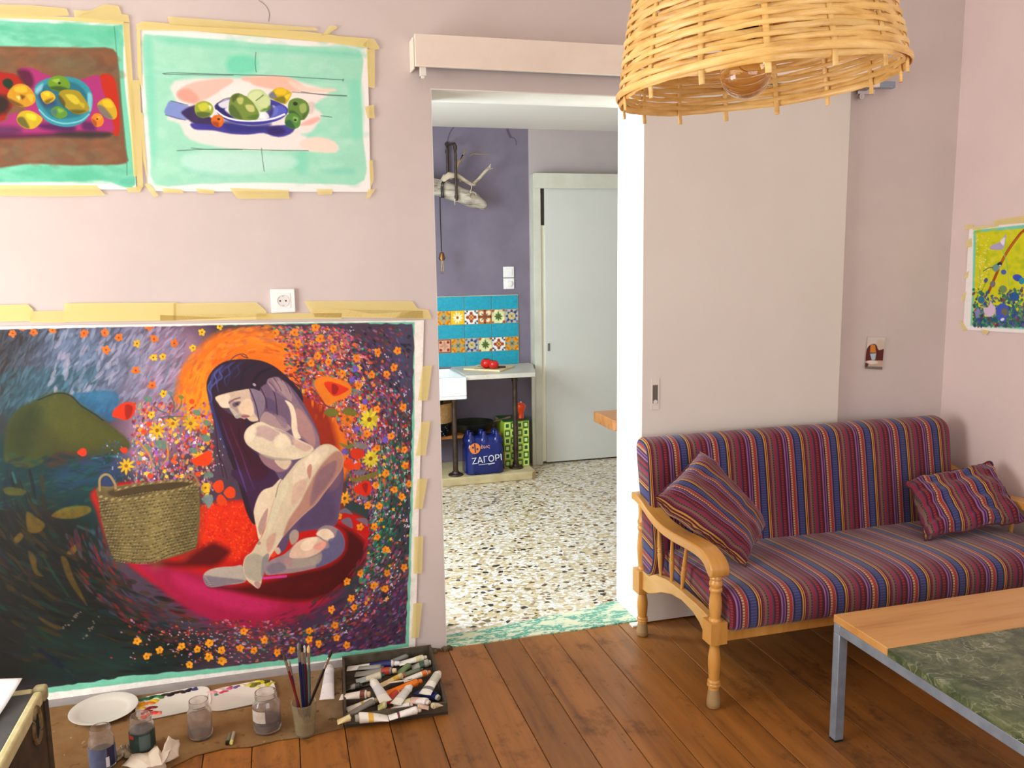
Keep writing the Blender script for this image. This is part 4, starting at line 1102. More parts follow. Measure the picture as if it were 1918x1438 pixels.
# ---- shrink-wrapped six-pack of water bottles
M_PACK = plain('dark_blue_shrink_film', rgb(22, 38, 112), .12, c2=rgb(16, 28, 92), vscale=7, bump=.25, bscale=25)
M_PORG = plain('printed_orange', rgb(232, 130, 44), .3); M_PWHT = plain('printed_white', rgb(226, 228, 236), .3)
pk = thing('water_pack', 'six pack of water bottles in dark blue printed shrink film under the worktop', 'bottles', (1.285, 2.385, .0555))
PXC = (1.195, 1.285, 1.375); py0, py1 = 2.36, 2.45
bm = nbm(); N = 60; ring_h = [(.0565, -.008), (.064, 0.0), (.10, .001), (.16, -.001), (.20, .0), (.235, -.002), (.262, -.012), (.290, -.024), (.305, -.040), (.311, -.062)]
rings = []
for h, ins in ring_h:
    rr = []
    for k in range(N):
        a = 2*PI*k/N; ca, sa = math.cos(a), math.sin(a)
        # rounded outline of a 3 x 2 bottle block with soft scallops between bottles
        ex_ = .130*math.copysign(abs(ca)**.32, ca); ey_ = .088*math.copysign(abs(sa)**.32, sa)
        sc_ = -.004*(math.cos(ex_/.09*2*PI)*-.5+.5)*(1 if abs(sa) > .35 else 0)
        sx = ex_*(1+ins/.13); sy = (ey_+math.copysign(abs(sc_), -sa)*1)*(1+ins/.10)
        rr.append(bm.verts.new((1.285+sx, 2.400+sy, h)))
    rings.append(rr)
for A_, B_ in zip(rings, rings[1:]):
    for k in range(N): bm.faces.new((A_[k], A_[(k+1) % N], B_[(k+1) % N], B_[k]))
bm.faces.new(rings[0][::-1]); bm.faces.new(rings[-1])
obj('film', bm, M_PACK, pk)
for yy in (2.36, 2.435):
    for xx in PXC:
        bm = nbm(); lathe(bm, [(.040, .262), (.040, .284), (.030, .304), (.016, .318), (.0145, .326), (.0165, .327), (.0165, .341), (.014, .342)], (xx, yy, 0), 18); obj('bottle_shoulder', bm, M_PACK, pk)
yf = 2.3095
def text(body, size, loc, mat, parent, name, rot=(PI/2, 0, 0), ext=.0006, sx=1.0):
    cu = bpy.data.curves.new(name, 'FONT'); cu.body = body; cu.size = size; cu.extrude = ext; cu.align_x = 'CENTER'; cu.align_y = 'CENTER'; cu.resolution_u = 3
    o = bpy.data.objects.new(name, cu); COL.objects.link(o)
    dg = bpy.context.evaluated_depsgraph_get(); me = bpy.data.meshes.new_from_object(o.evaluated_get(dg)); bpy.data.objects.remove(o)
    o = bpy.data.objects.new(name, me); link(o, parent); me.materials.clear(); me.materials.append(mat)
    off = Vector(loc)
    p = parent
    while p is not None: off -= Vector(p.location); p = p.parent
    o.location = off; o.rotation_euler = rot; o.scale = (sx, 1, 1)
    return o
text('ΖΑΓΟΡΙ', .058, (1.292, yf-.003, .158), M_PWHT, pk, 'lettering', (PI/2, math.radians(-4), 0), sx=1.02)
bm = nbm(); tube(bm, smoothline([(1.235, yf-.002, .126), (1.28, yf-.002, .128), (1.36, yf-.002, .133), (1.30, yf-.002, .122)], 1), .0018, 5); obj('flourish', bm, M_PWHT, pk)
bm = nbm(); lathe(bm, [(.036, 0), (.036, .0012)], (1.212, yf-.001, .238), 26, True, (Vector((1,0,0)), Vector((0,0,1)), Vector((0,-1,0)))); em = obj('emblem', bm, M_PORG, pk)
bm = nbm(); obox(bm, (1.212, yf-.003, .240), (.004, 0, .001), (0, .0005, 0), (-.002, 0, .030)); obox(bm, (1.198, yf-.003, .246), (.006, 0, 0), (0, .0005, 0), (0, 0, .006)); obox(bm, (1.228, yf-.003, .234), (.006, 0, 0), (0, .0005, 0), (0, 0, .006)); obj('emblem_mark', bm, M_PACK, em)
text('έως', .034, (1.282, yf-.002, .246), plain('printed_pink', rgb(240, 170, 130), .4), pk, 'lettering')

# ---- green patterned box and orange squeeze bottle on it
gb = thing('storage_box', 'tall box with a green and yellow retro squares pattern beside the water pack', 'box', (1.535, 2.50, .0555))
M_G1 = plain('lime_card', rgb(176, 204, 60), .5); M_G2 = plain('dark_green_card', rgb(20, 92, 44), .5); M_G3 = plain('pale_green_card', rgb(214, 228, 130), .5)
gx0, gx1, gy0, gy1, gz0, gz1 = 1.452, 1.628, 2.455, 2.68, .0557, .372
bm = nbm(); box(bm, gx0, gx1, gy0, gy1, gz0, gz1); obj('carton', bm, M_G1, gb, smooth=False)
bm = nbm(); box(bm, gx0-.001, gx1+.001, gy0-.001, gy1, gz1+.0002, gz1+.006); obj('lid', bm, M_G2, gb)
cw = (gx1-gx0)/4; ch = (gz1-gz0)/6
for i in range(4):
    for j in range(6):
        cx, cz = gx0+(i+.5)*cw, gz0+(j+.5)*ch; dk = (i+j) % 2 == 0
        bm = nbm(); box(bm, cx-cw*.40, cx+cw*.40, gy0-.0012, gy0-.0001, cz-ch*.42, cz+ch*.42); p_ = obj('printed_square', bm, M_G2 if dk else M_G3, gb, smooth=False)
        bm = nbm(); box(bm, cx-cw*.24, cx+cw*.24, gy0-.0020, gy0-.0013, cz-ch*.24, cz+ch*.24); box(bm, cx-cw*.1, cx+cw*.1, gy0-.0026, gy0-.0021, cz-ch*.1, cz+ch*.1)
        obj('inner_square', bm, M_G3 if dk else M_G2, p_, smooth=False)
ob = thing('squeeze_bottle', 'small bright orange bulbous bottle standing on the green patterned box', 'bottle', (1.592, 2.52, gz1+.006))
bm = nbm(); z_ = gz1+.0065
lathe(bm, [(.018, z_), (.021, z_+.004), (.017, z_+.02), (.0165, z_+.04), (.024, z_+.055), (.032, z_+.075), (.033, z_+.09), (.024, z_+.104), (.012, z_+.110), (.008, z_+.112)], (1.592, 2.52, 0), 22); obj('body', bm, plain('orange_plastic', rgb(238, 72, 22), .35), ob)
bm = nbm(); lathe(bm, [(.006, z_+.112), (.006, z_+.118), (.002, z_+.120)], (1.592, 2.52, 0), 12); obj('tip', bm, M_PWHT, ob)
br = thing('cardboard_box', 'small brown cardboard box half hidden behind the water pack', 'box', (1.43, 2.47, .0555))
bm = nbm(); box(bm, 1.418, 1.449, 2.44, 2.497, .0557, .17); obj('body', bm, plain('brown_card', rgb(128, 92, 66), .8), br, bevel=.002)

# bench end at the right of the doorway
bc = thing('bench', 'end of an orange wooden bench seat peeking round the right doorway jamb', 'bench', (2.2, 1.62, 0))
p0 = pix(1144.5, 786, 1, 1.6); p1 = pix(1144.5, 806, 1, 1.6)
bm = nbm(); prism(bm, [(p0.x+.004, 1.585), (p0.x+.02, 1.57), (2.6, 1.57), (2.6, 1.9), (p0.x+.004, 1.9)], 2, p1.z, p0.z); obj('seat', bm, wood('orange_bench_wood', rgb(206, 140, 84), rgb(216, 152, 96), rgb(184, 116, 62), (4, 20, 20), .4), bc, bevel=.004)
for lx, ly in ((2.2, 1.62), (2.2, 1.86), (2.55, 1.62), (2.55, 1.86)):
    bm = nbm(); box(bm, lx-.02, lx+.02, ly-.02, ly+.02, 0, p1.z-.0005); obj('leg', bm, M_BWOOD, bc, bevel=.002)
# cracks in the violet plaster near the ceiling
M_CRK = plain('plaster_crack', rgb(96, 82, 100), .9)
for pl_, w_ in (([(852, 236), (845, 244), (840, 256), (837, 270)], .004), ([(950, 241), (953, 250), (957, 258)], .009), ([(957, 257), (963, 258), (967, 264), (967, 272)], .003)):
    bm = nbm(); tube(bm, smoothline([pix(a, b, 1, KY-.0006) for a, b in pl_], 1), w_, 4, flat=(1, .12), up=(0, 1, 0)); o = obj('trim_3', bm, M_CRK); o['kind'] = 'structure'
# ------------------------------------------------------------------ painter's corner on the floor
t = NT('stained_brown_paper'); t.set(Roughness=.92)
v = t.coord('Object')
n1 = t.noise(v, 7, 6, .65); c = t.ramp(n1, [(.3, rgb(98, 76, 46)), (.5, rgb(130, 108, 74)), (.7, rgb(148, 128, 94))])
sp_ = t.ramp(t.noise(v, 26, 3, .5), [(.64, (0, 0, 0, 1)), (.68, (1, 1, 1, 1))])
c = t.mix(t.math('MULTIPLY', sp_, .8), c, rgb(52, 34, 18))
sp2 = t.ramp(t.noise(t.coord('Object', (1.6, 1, 1)), 31, 2, .5), [(.72, (0, 0, 0, 1)), (.74, (1, 1, 1, 1))])
c = t.mix(t.math('MULTIPLY', sp2, .7), c, rgb(196, 184, 160))
sx = t.n('ShaderNodeSeparateXYZ'); t.l(v, sx.inputs[0])
lf = t.ramp(t.math('ADD', sx.outputs[0], t.math('MULTIPLY', n1, .25)), [(.0, (1, 1, 1, 1)), (.28, (0, 0, 0, 1))])
c = t.mix(t.math('MULTIPLY', lf, .55), c, rgb(138, 92, 34))
t.base(c); t.bump(n1, .4, .004); M_PAPER = t.m
edge = [(-.98, -.62), (-.66, -.70)]
outl = [pix(a, b, 2, 0) for a, b in ((300, 1448), (330, 1434), (365, 1417), (420, 1403), (470, 1400), (520, 1388), (575, 1380), (625, 1369), (643, 1364), (643, 1340), (641, 1300), (640, 1262))]
poly = [(-.86, -.05), (-.86, -.64)] + [(-.62, -.60)] + [(p.x, p.y) for p in outl] + [(.158, -.058), (-.2, -.050), (-.5, -.052)]
bm = nbm()
N = 90; x0, x1, y0, y1 = -.86, .165, -.66, -.045
def inside(x, y):
    r = False; n = len(poly)
    for i in range(n):
        ax, ay = poly[i]; bx, by = poly[(i+1) % n]
        if (ay > y) != (by > y) and x < (bx-ax)*(y-ay)/(by-ay)+ax: r = not r
    return r
f_ = bm.faces.new([bm.verts.new((a, b, 0.0022)) for a, b in poly])
ret = bmesh.ops.extrude_face_region(bm, geom=[f_])
for g_ in ret['geom']:
    if isinstance(g_, bmesh.types.BMVert): g_.co.z = 0.0048
cl = obj('floor_sheet', bm, M_PAPER, smooth=False); cl.location = (0, 0, 0)
tag(cl, 'paint stained brown paper sheet protecting the floor boards below the big painting', 'sheet')
ZS = 0.005

# ---- plate and the two palettes
M_PLATE = plain('white_glazed_china', rgb(226, 220, 208), .22)
pc_ = Vector((-.622, -.142, 0))
pl_ = thing('plate', 'white china plate on the brown sheet at the left below the painting', 'plate', (pc_.x, pc_.y, ZS))
bm = nbm(); lathe(bm, [(.055, ZS+.0002), (.058, ZS+.003), (.075, ZS+.006), (.104, ZS+.016), (.1055, ZS+.018), (.103, ZS+.0185), (.077, ZS+.010), (.066, ZS+.0068), (.0005, ZS+.0062)], pc_, 44, False); obj('dish', bm, M_PLATE, pl_)
def palette(name, label, c, rx, ry, rot, blobs, seed):
    r = thing(name, label, 'palette', (c[0], c[1], ZS), 0, 'white paint palettes on the sheet')
    def outline(sc, n=40):
        o = []
        for k in range(n):
            a = 2*PI*k/n; ca, sa = math.cos(a), math.sin(a)
            x = rx*sc*math.copysign(abs(ca)**.45, ca); y = ry*sc*math.copysign(abs(sa)**.45, sa)
            o.append((c[0]+x*math.cos(rot)-y*math.sin(rot), c[1]+x*math.sin(rot)+y*math.cos(rot)))
        return o
    bm = nbm(); rows = []
    for sc, z in ((.93, ZS+.0002), (1.0, ZS+.006), (1.0, ZS+.0075), (.965, ZS+.0072), (.93, ZS+.0052)):
        rows.append([bm.verts.new((x, y, z)) for x, y in outline(sc)])
    for A_, B_ in zip(rows, rows[1:]):
        for k in range(len(A_)): bm.faces.new((A_[k], A_[(k+1) % len(A_)], B_[(k+1) % len(A_)], B_[k]))
    bm.faces.new(rows[-1]); bm.faces.new(rows[0][::-1])
    obj('tray', bm, M_PLATE, r, angle=60)
    rg = random.Random(seed)
    for (u, v_, s, colr) in blobs:
        x = c[0]+(u*rx)*math.cos(rot)-(v_*ry)*math.sin(rot); y = c[1]+(u*rx)*math.sin(rot)+(v_*ry)*math.cos(rot)
        bm = nbm(); n = 14; top = bm.verts.new((x, y, ZS+.0052+s*.35)); ph = rg.uniform(0, 6)
        r1 = []
        for k in range(n):
            a = 2*PI*k/n; q = s*(1+.35*math.sin(2*a+ph)+.2*math.sin(3*a+ph*2))
            r1.append((bm.verts.new((x+q*1.25*math.cos(a), y+q*math.sin(a), ZS+.0054)), bm.verts.new((x+q*.7*math.cos(a), y+q*.55*math.sin(a), ZS+.0054+s*.28))))
        for k in range(n):
            k2 = (k+1) % n
            bm.faces.new((r1[k][0], r1[k2][0], r1[k2][1], r1[k][1])); bm.faces.new((r1[k][1], r1[k2][1], top))
        key = 'wet_paint_%d_%d_%d' % colr
        m = bpy.data.materials.get(key) or plain(key, rgb(*colr), .3)
        obj('paint_blob', bm, m, r)
    return r
palette('palette', 'white palette tray with green, orange and red paint blobs by the plate', (-.405, -.150), .118, .082, .13,
    [(-.78, .80, .016, (24, 96, 60)), (-.55, .84, .014, (20, 70, 52)), (-.40, .80, .012, (40, 120, 60)), (-.22, .82, .014, (44, 34, 34)), (0, .80, .015, (40, 26, 30)), (.22, .82, .013, (60, 34, 40)), (.42, .84, .012, (36, 30, 56)), (.6, .84, .011, (60, 60, 110)),
     (-.84, .42, .014, (226, 150, 20)), (-.66, .36, .014, (214, 120, 24)), (-.50, .50, .012, (226, 190, 40)), (-.86, .1, .011, (214, 170, 30)), (-.60, -.06, .013, (120, 20, 26)), (-.72, -.3, .012, (150, 24, 30)), (-.55, -.55, .015, (206, 52, 30)), (-.74, -.72, .013, (214, 70, 40)), (-.38, -.62, .009, (226, 120, 96)), (-.3, .66, .008, (90, 120, 60))], 4)
palette('palette', 'white palette tray with pink and yellow paint blobs between the two clear jars', (-.185, -.165), .112, .080, .13,
    [(-.80, .78, .012, (226, 150, 160)), (-.6, .84, .013, (232, 190, 190)), (-.5, .62, .010, (196, 60, 96)), (-.3, .86, .011, (206, 90, 130)), (-.1, .84, .010, (110, 90, 150)), (.1, .84, .010, (226, 214, 180)), (.3, .82, .013, (206, 196, 90)), (.46, .70, .016, (120, 120, 34)), (.62, .84, .015, (214, 200, 40)), (.8, .8, .014, (70, 76, 30)), (.86, .5, .013, (196, 186, 40)), (.5, .42, .008, (220, 214, 110)), (-.72, .5, .007, (60, 130, 110))], 9)

# ---- jars
t = NT('smeared_jar_glass'); t.set(Roughness=.08, IOR=1.16)
t.base(t.ramp(t.noise(t.coord('Object'), 34, 5), [(.35, rgb(252, 250, 248)), (.65, rgb(226, 220, 214))])); t.b.inputs['Transmission Weight'].default_value = .92; t.b.inputs['Coat Weight'].default_value = .6; t.b.inputs['Coat Roughness'].default_value = .05
M_JAR = t.m
def jar(label, c, r, h, neck, content=None, lab=None, glassm=M_JAR, seed=0):
    j = thing('glass_jar', label, 'jar', (c[0], c[1], ZS))
    nr = r*neck
    pr = [(r*.80, ZS+.0003), (r*.95, ZS+.004), (r, ZS+.012), (r, ZS+h*.66), (r*.97, ZS+h*.73), (nr*1.02, ZS+h*.82), (nr, ZS+h*.86), (nr*1.03, ZS+h*.88), (nr, ZS+h*.90), (nr*1.03, ZS+h*.93), (nr, ZS+h*.97), (nr*.99, ZS+h)]
    th = .0028
    inn = [(max(q-th, .001), z if i > 0 else z) for i, (q, z) in enumerate(pr)]
    inn[0] = (r*.78-th, ZS+.0065); inn[1] = (r*.93-th, ZS+.009)
    bm = nbm(); lathe(bm, pr + inn[::-1] + [(.0005, ZS+.0062)], c+(0,), 32, False)
    # close underside
    bm2 = [v for v in bm.verts][:32]
    bm.faces.new(bm2[::-1])
    obj('glass', bm, glassm, j, angle=50)
    if content:
        colr, top = content
        bm = nbm(); lathe(bm, [(.0005, ZS+.0072), (r*.92-th, ZS+.0098), (r-th-.0004, ZS+.016), (r-th-.0004, ZS+h*top), (.0005, ZS+h*top)], c+(0,), 28, False)
        m = plain('liquid_%d_%d_%d' % colr, rgb(*colr), .2); obj('contents', bm, m, j)
    if lab:
        z0, z1, cm, a0, a1 = lab
        bm = nbm(); n = 24; A_ = []
        for k in range(n+1):
            a = a0+(a1-a0)*k/n; A_.append([bm.verts.new((c[0]+(r+.0006)*math.cos(a), c[1]+(r+.0006)*math.sin(a), ZS+h*z)) for z in (z0, z1)])
        for p, q in zip(A_, A_[1:]): bm.faces.new((p[0], q[0], q[1], p[1]))
        lb = obj('label', bm, cm, j); 
        return j, lb
    return j, None
def cyl_patch(name, c, r, z0, z1, a0, a1, m, parent):
    bm = nbm(); n = 6; A_ = []
    for k in range(n+1):
        a = a0+(a1-a0)*k/n; A_.append([bm.verts.new((c[0]+r*math.cos(a), c[1]+r*math.sin(a), z)) for z in (z0, z1)])
    for p, q in zip(A_, A_[1:]): bm.faces.new((p[0], q[0], q[1], p[1]))
    return obj(name, bm, m, parent)
D2R = math.radians
cj = (-.566, -.470)
j, lb = jar('jar with a faded blue label, half full of murky water, nearest the trunk', cj, .0365, .124, .80, ((92, 84, 66), .42), (.10, .58, plain('faded_blue_label', rgb(84, 92, 122), .5, c2=rgb(96, 104, 134), vscale=50), D2R(-175), D2R(10)))
cyl_patch('dark_stripe', cj, .0374, ZS+.013, ZS+.071, D2R(-58), D2R(-20), plain('navy_print', rgb(24, 26, 62), .5), lb)
cyl_patch('white_panel', cj, .0376, ZS+.014, ZS+.045, D2R(-66), D2R(-50), M_PWHT, lb)
cj = (-.463, -.420)
j, lb = jar('jar with a dark green label and grey water behind the white crumpled rag', cj, .0365, .118, .82, ((70, 70, 66), .64), (.16, .62, plain('dark_green_label', rgb(30, 56, 50), .45, c2=rgb(56, 80, 76), vscale=40), D2R(-190), D2R(10)))
cyl_patch('red_print', cj, .0374, ZS+.058, ZS+.070, D2R(-150), D2R(-120), plain('printed_red', rgb(190, 60, 50), .5), lb)
cyl_patch('grey_panel', cj, .0375, ZS+.022, ZS+.068, D2R(-95), D2R(-45), plain('printed_grey_green', rgb(86, 108, 104), .5), lb)
jar('empty smeared clear jar standing on the sheet between the two palettes', (-.300, -.385), .0365, .122, .80, ((128, 106, 90), .10))
cj = (-.098, -.405)
j, lb = jar('wide clear jar with a white label and a dark residue line beside the brush cup', cj, .0435, .128, .78, None, (.34, .64, plain('worn_white_label', rgb(202, 192, 178), .6, c2=rgb(188, 176, 160), vscale=60), D2R(-165), D2R(-95)))
bm = nbm(); lathe(bm, [(.0005, ZS+.030), (.0402, ZS+.030), (.0402, ZS+.041), (.0005, ZS+.041)], cj+(0,), 28, False); obj('residue', bm, plain('dark_residue', rgb(34, 24, 22), .3), j)

# ---- cup with brushes
cc = (.016, -.462)
cu = thing('brush_cup', 'cloudy plastic cup on the sheet holding seven paint brushes', 'cup', (cc[0], cc[1], ZS))
t = NT('cloudy_plastic'); t.base(rgb(226, 218, 190)); t.set(Roughness=.18, IOR=1.2); t.b.inputs['Transmission Weight'].default_value = .85
bm = nbm(); lathe(bm, [(.030, ZS+.0003), (.0385, ZS+.104), (.0395, ZS+.106), (.037, ZS+.106), (.0285, ZS+.004), (.0005, ZS+.0035)], cc+(0,), 30, False)
bm.faces.new([v for v in bm.verts][:30][::-1]); obj('wall', bm, t.m, cu)
bm = nbm(); lathe(bm, [(.0005, ZS+.0045), (.0282, ZS+.0045), (.0325, ZS+.05), (.0005, ZS+.05)], cc+(0,), 26, False); obj('murky_water', bm, plain('murky_water', rgb(150, 136, 92), .25), cu)
M_FERR = plain('brush_ferrule', rgb(190, 186, 176), .25, .9)
brs = [  # tip px, colour of handle, tuft colour, radius, label
 ((531, 1224), (112, 26, 24), (74, 58, 40), .0042, 'slim dark red brush leaning furthest left in the cup'),
 ((541, 1236), (44, 48, 110), (150, 140, 120), .0036, 'slim violet blue brush leaning left just beside the dark red one'),
 ((559, 1203), (30, 40, 92), (120, 112, 100), .0052, 'thick navy brush with a pale tuft upright in the middle of the cup'),
 ((565, 1206), (24, 30, 60), (20, 16, 14), .0046, 'dark navy brush with a black tuft, tallest in the cup'),
 ((570, 1208), (104, 26, 30), (210, 204, 190), .0045, 'dark red brush with a shiny ferrule upright in the cup'),
 ((578, 1208), (70, 92, 86), (214, 176, 110), .0046, 'grey green brush with a golden ferrule at the right of the upright ones'),
 ((622, 1217), (28, 18, 16), (44, 30, 22), .0048, 'black brush leaning far to the right out of the cup')]
bots = [(-.006, -.002), (-.014, .006), (-.002, .012), (.006, .0), (.012, .008), (.016, -.006), (-.004, -.014)]
for (px_, hc, tc, rr, lab), bt in zip(brs, bots):
    b0 = Vector((cc[0]+bt[0], cc[1]+bt[1], ZS+.054)); e = pix(px_[0], px_[1], 1, cc[1]+bt[1]*2)
    d = (e-b0); L = d.length; fr = frame_of(d)
    bt_ = thing('paint_brush', lab, 'brush', b0, 0, 'brushes in the cup')
    key = 'brush_lacquer_%d' % (hc[0]*7+hc[1])
    bm = nbm(); lathe(bm, [(rr*.4, 0), (rr*.8, L*.10), (rr, L*.45), (rr*1.1, L*.62), (rr*.85, L*.74)], b0, 12, True, fr); obj('handle', bm, plain(key, rgb(*hc), .25), bt_)
    bm = nbm(); lathe(bm, [(rr*.9, L*.738), (rr*1.0, L*.78), (rr*.92, L*.80), (rr*1.0, L*.82), (rr*1.05, L*.90)], b0, 12, True, fr); obj('ferrule', bm, M_FERR, bt_)
    bm = nbm(); lathe(bm, [(rr*.95, L*.902), (rr*1.15, L*.94), (rr*.8, L*.98), (rr*.15, L*1.0)], b0, 12, True, fr); obj('tuft', bm, plain('tuft_%d' % (tc[0]+hc[0]), rgb(*tc), .9), bt_)

# ---- paint tubes
_lm = {}
def pm(colr, rough=.35, metal=0.0, dirty=.25):
    k = (colr, rough, metal)
    if k not in _lm:
        t = NT('tube_%d_%d_%d' % colr); t.set(Roughness=rough, Metallic=metal)
        v = t.coord('Object'); s = t.ramp(t.noise(v, 55, 4, .6), [(.60, (0, 0, 0, 1)), (.68, (1, 1, 1, 1))])
        t.base(t.mix(t.math('MULTIPLY', s, dirty), rgb(*colr), rgb(96, 84, 70))); _lm[k] = t.m
    return _lm[k]
WHT, CRM, GRY, MET = (232, 228, 216), (216, 200, 150), (140, 138, 130), (128, 130, 128)
def paint_tube(label, cap, crimp, r, body, bands, capc, bend=0.0, standing=False):
    a, b = Vector(crimp), Vector(cap); d = b-a; L = d.length; d.normalize()
    up = Vector((0, 0, 1)) if not standing else Vector((0, -1, 0))
    up = (up-d*up.dot(d)).normalized(); sd = d.cross(up)
    root = thing('paint_tube', label, 'paint tube', a.lerp(b, .5), 0, 'oil paint tubes' )
    def ring(bm, tt, grow=0.0, n=16):
        # tt 0 = crimp, 1 = shoulder
        w = r*(1.45-.45*min(1, tt*1.25)); h = r*(.10+.90*min(1, tt*1.15)**.75)
        c = a+d*(tt*L*.86)+up*(bend*r*math.sin(PI*tt)) - up*(r*(1-min(1, tt*1.1))*.65)
        return [bm.verts.new(c+sd*((w+grow)*math.cos(2*PI*k/n))+up*((h+grow)*math.sin(2*PI*k/n))) for k in range(n)]
    def loft(bm, rings):
        for A_, B_ in zip(rings, rings[1:]):
            n = len(A_)
            for k in range(n): bm.faces.new((A_[k], A_[(k+1) % n], B_[(k+1) % n], B_[k]))
        bm.faces.new(rings[0][::-1]); bm.faces.new(rings[-1])
    bm = nbm(); rs = [ring(bm, q) for q in (0, .05, .06, .2, .4, .6, .8, .93, 1.0)]
    n = 16; c = a+d*(L*.885)
    for rr_, q in ((.75, .885), (.42, .895), (.40, .93)):
        c = a+d*(L*q); rs.append([bm.verts.new(c+sd*(r*rr_*math.cos(2*PI*k/n))+up*(r*rr_*math.sin(2*PI*k/n))) for k in range(n)])
    loft(bm, rs); bd = obj('tube_body', bm, pm(*body) if isinstance(body[0], tuple) else pm(body), root, angle=50)
    for t0, t1, colr in bands:
        bm = nbm(); loft(bm, [ring(bm, t0+(t1-t0)*q/4, .0004) for q in range(5)]); obj('label', bm, pm(colr), bd, angle=50)
    if capc is not None:
        bm = nbm(); fr = (sd, up, d)
        lathe(bm, [(r*.66, L*.905), (r*.70, L*.915), (r*.62, L*.99), (r*.55, L*1.0)], a, 14, True, (sd, d.cross(sd), d)); obj('cap', bm, pm(capc), root, angle=40)
    return root
def Z8(x, y, z): return pix(600+x/7.377, 1200+y/7.377, 2, z)

bx = thing('paint_box', 'shallow dark wooden box full of paint tubes at the foot of the doorway wall', 'box', (.315, -.25, 0))
M_BOX = plain('grimy_dark_wood', rgb(84, 74, 56), .7, c2=rgb(58, 48, 34), vscale=22, bump=.3, bscale=60)
M_BOXIN = plain('grimy_box_floor', rgb(66, 54, 36), .85, c2=rgb(46, 36, 24), vscale=18)
q0, q1, q2, q3 = Vector((.137, -.462, 0)), Vector((.470, -.476, 0)), Vector((.491, -.046, 0)), Vector((.163, -.046, 0))
bm = nbm(); prism(bm, [(v.x, v.y) for v in (q0, q1, q2, q3)], 2, .0012, .008); obj('base', bm, M_BOXIN, bx)
for A_, B_, hh in ((q0, q1, .042), (q1, q2, .044), (q2, q3, .044), (q3, q0, .042)):
    d = (B_-A_).normalized(); n_ = Vector((-d.y, d.x, 0))
    ins = .0085 if hh == .044 and False else .0
    A2, B2 = A_+d*.0085, B_
    bm = nbm(); prism(bm, [(p.x, p.y) for p in (A2, B2-d*.0002, B2+n_*.0085-d*.0002, A2+n_*.0085)], 2, .0085, hh); obj('side_wall', bm, M_BOX, bx, bevel=.001, bseg=1)
for dx_, dy_ in ((.105, .0),):
    bm = nbm(); fr = (Vector((1,0,0)), Vector((0,0,1)), Vector((0,-1,0))); lathe(bm, [(.0045, 0), (.0045, .0012), (.002, .0016)], (.372, -.4727, .026), 12, True, fr); obj('screw', bm, M_DARK, bx)
L1, L2, L3 = .020, .034, .048
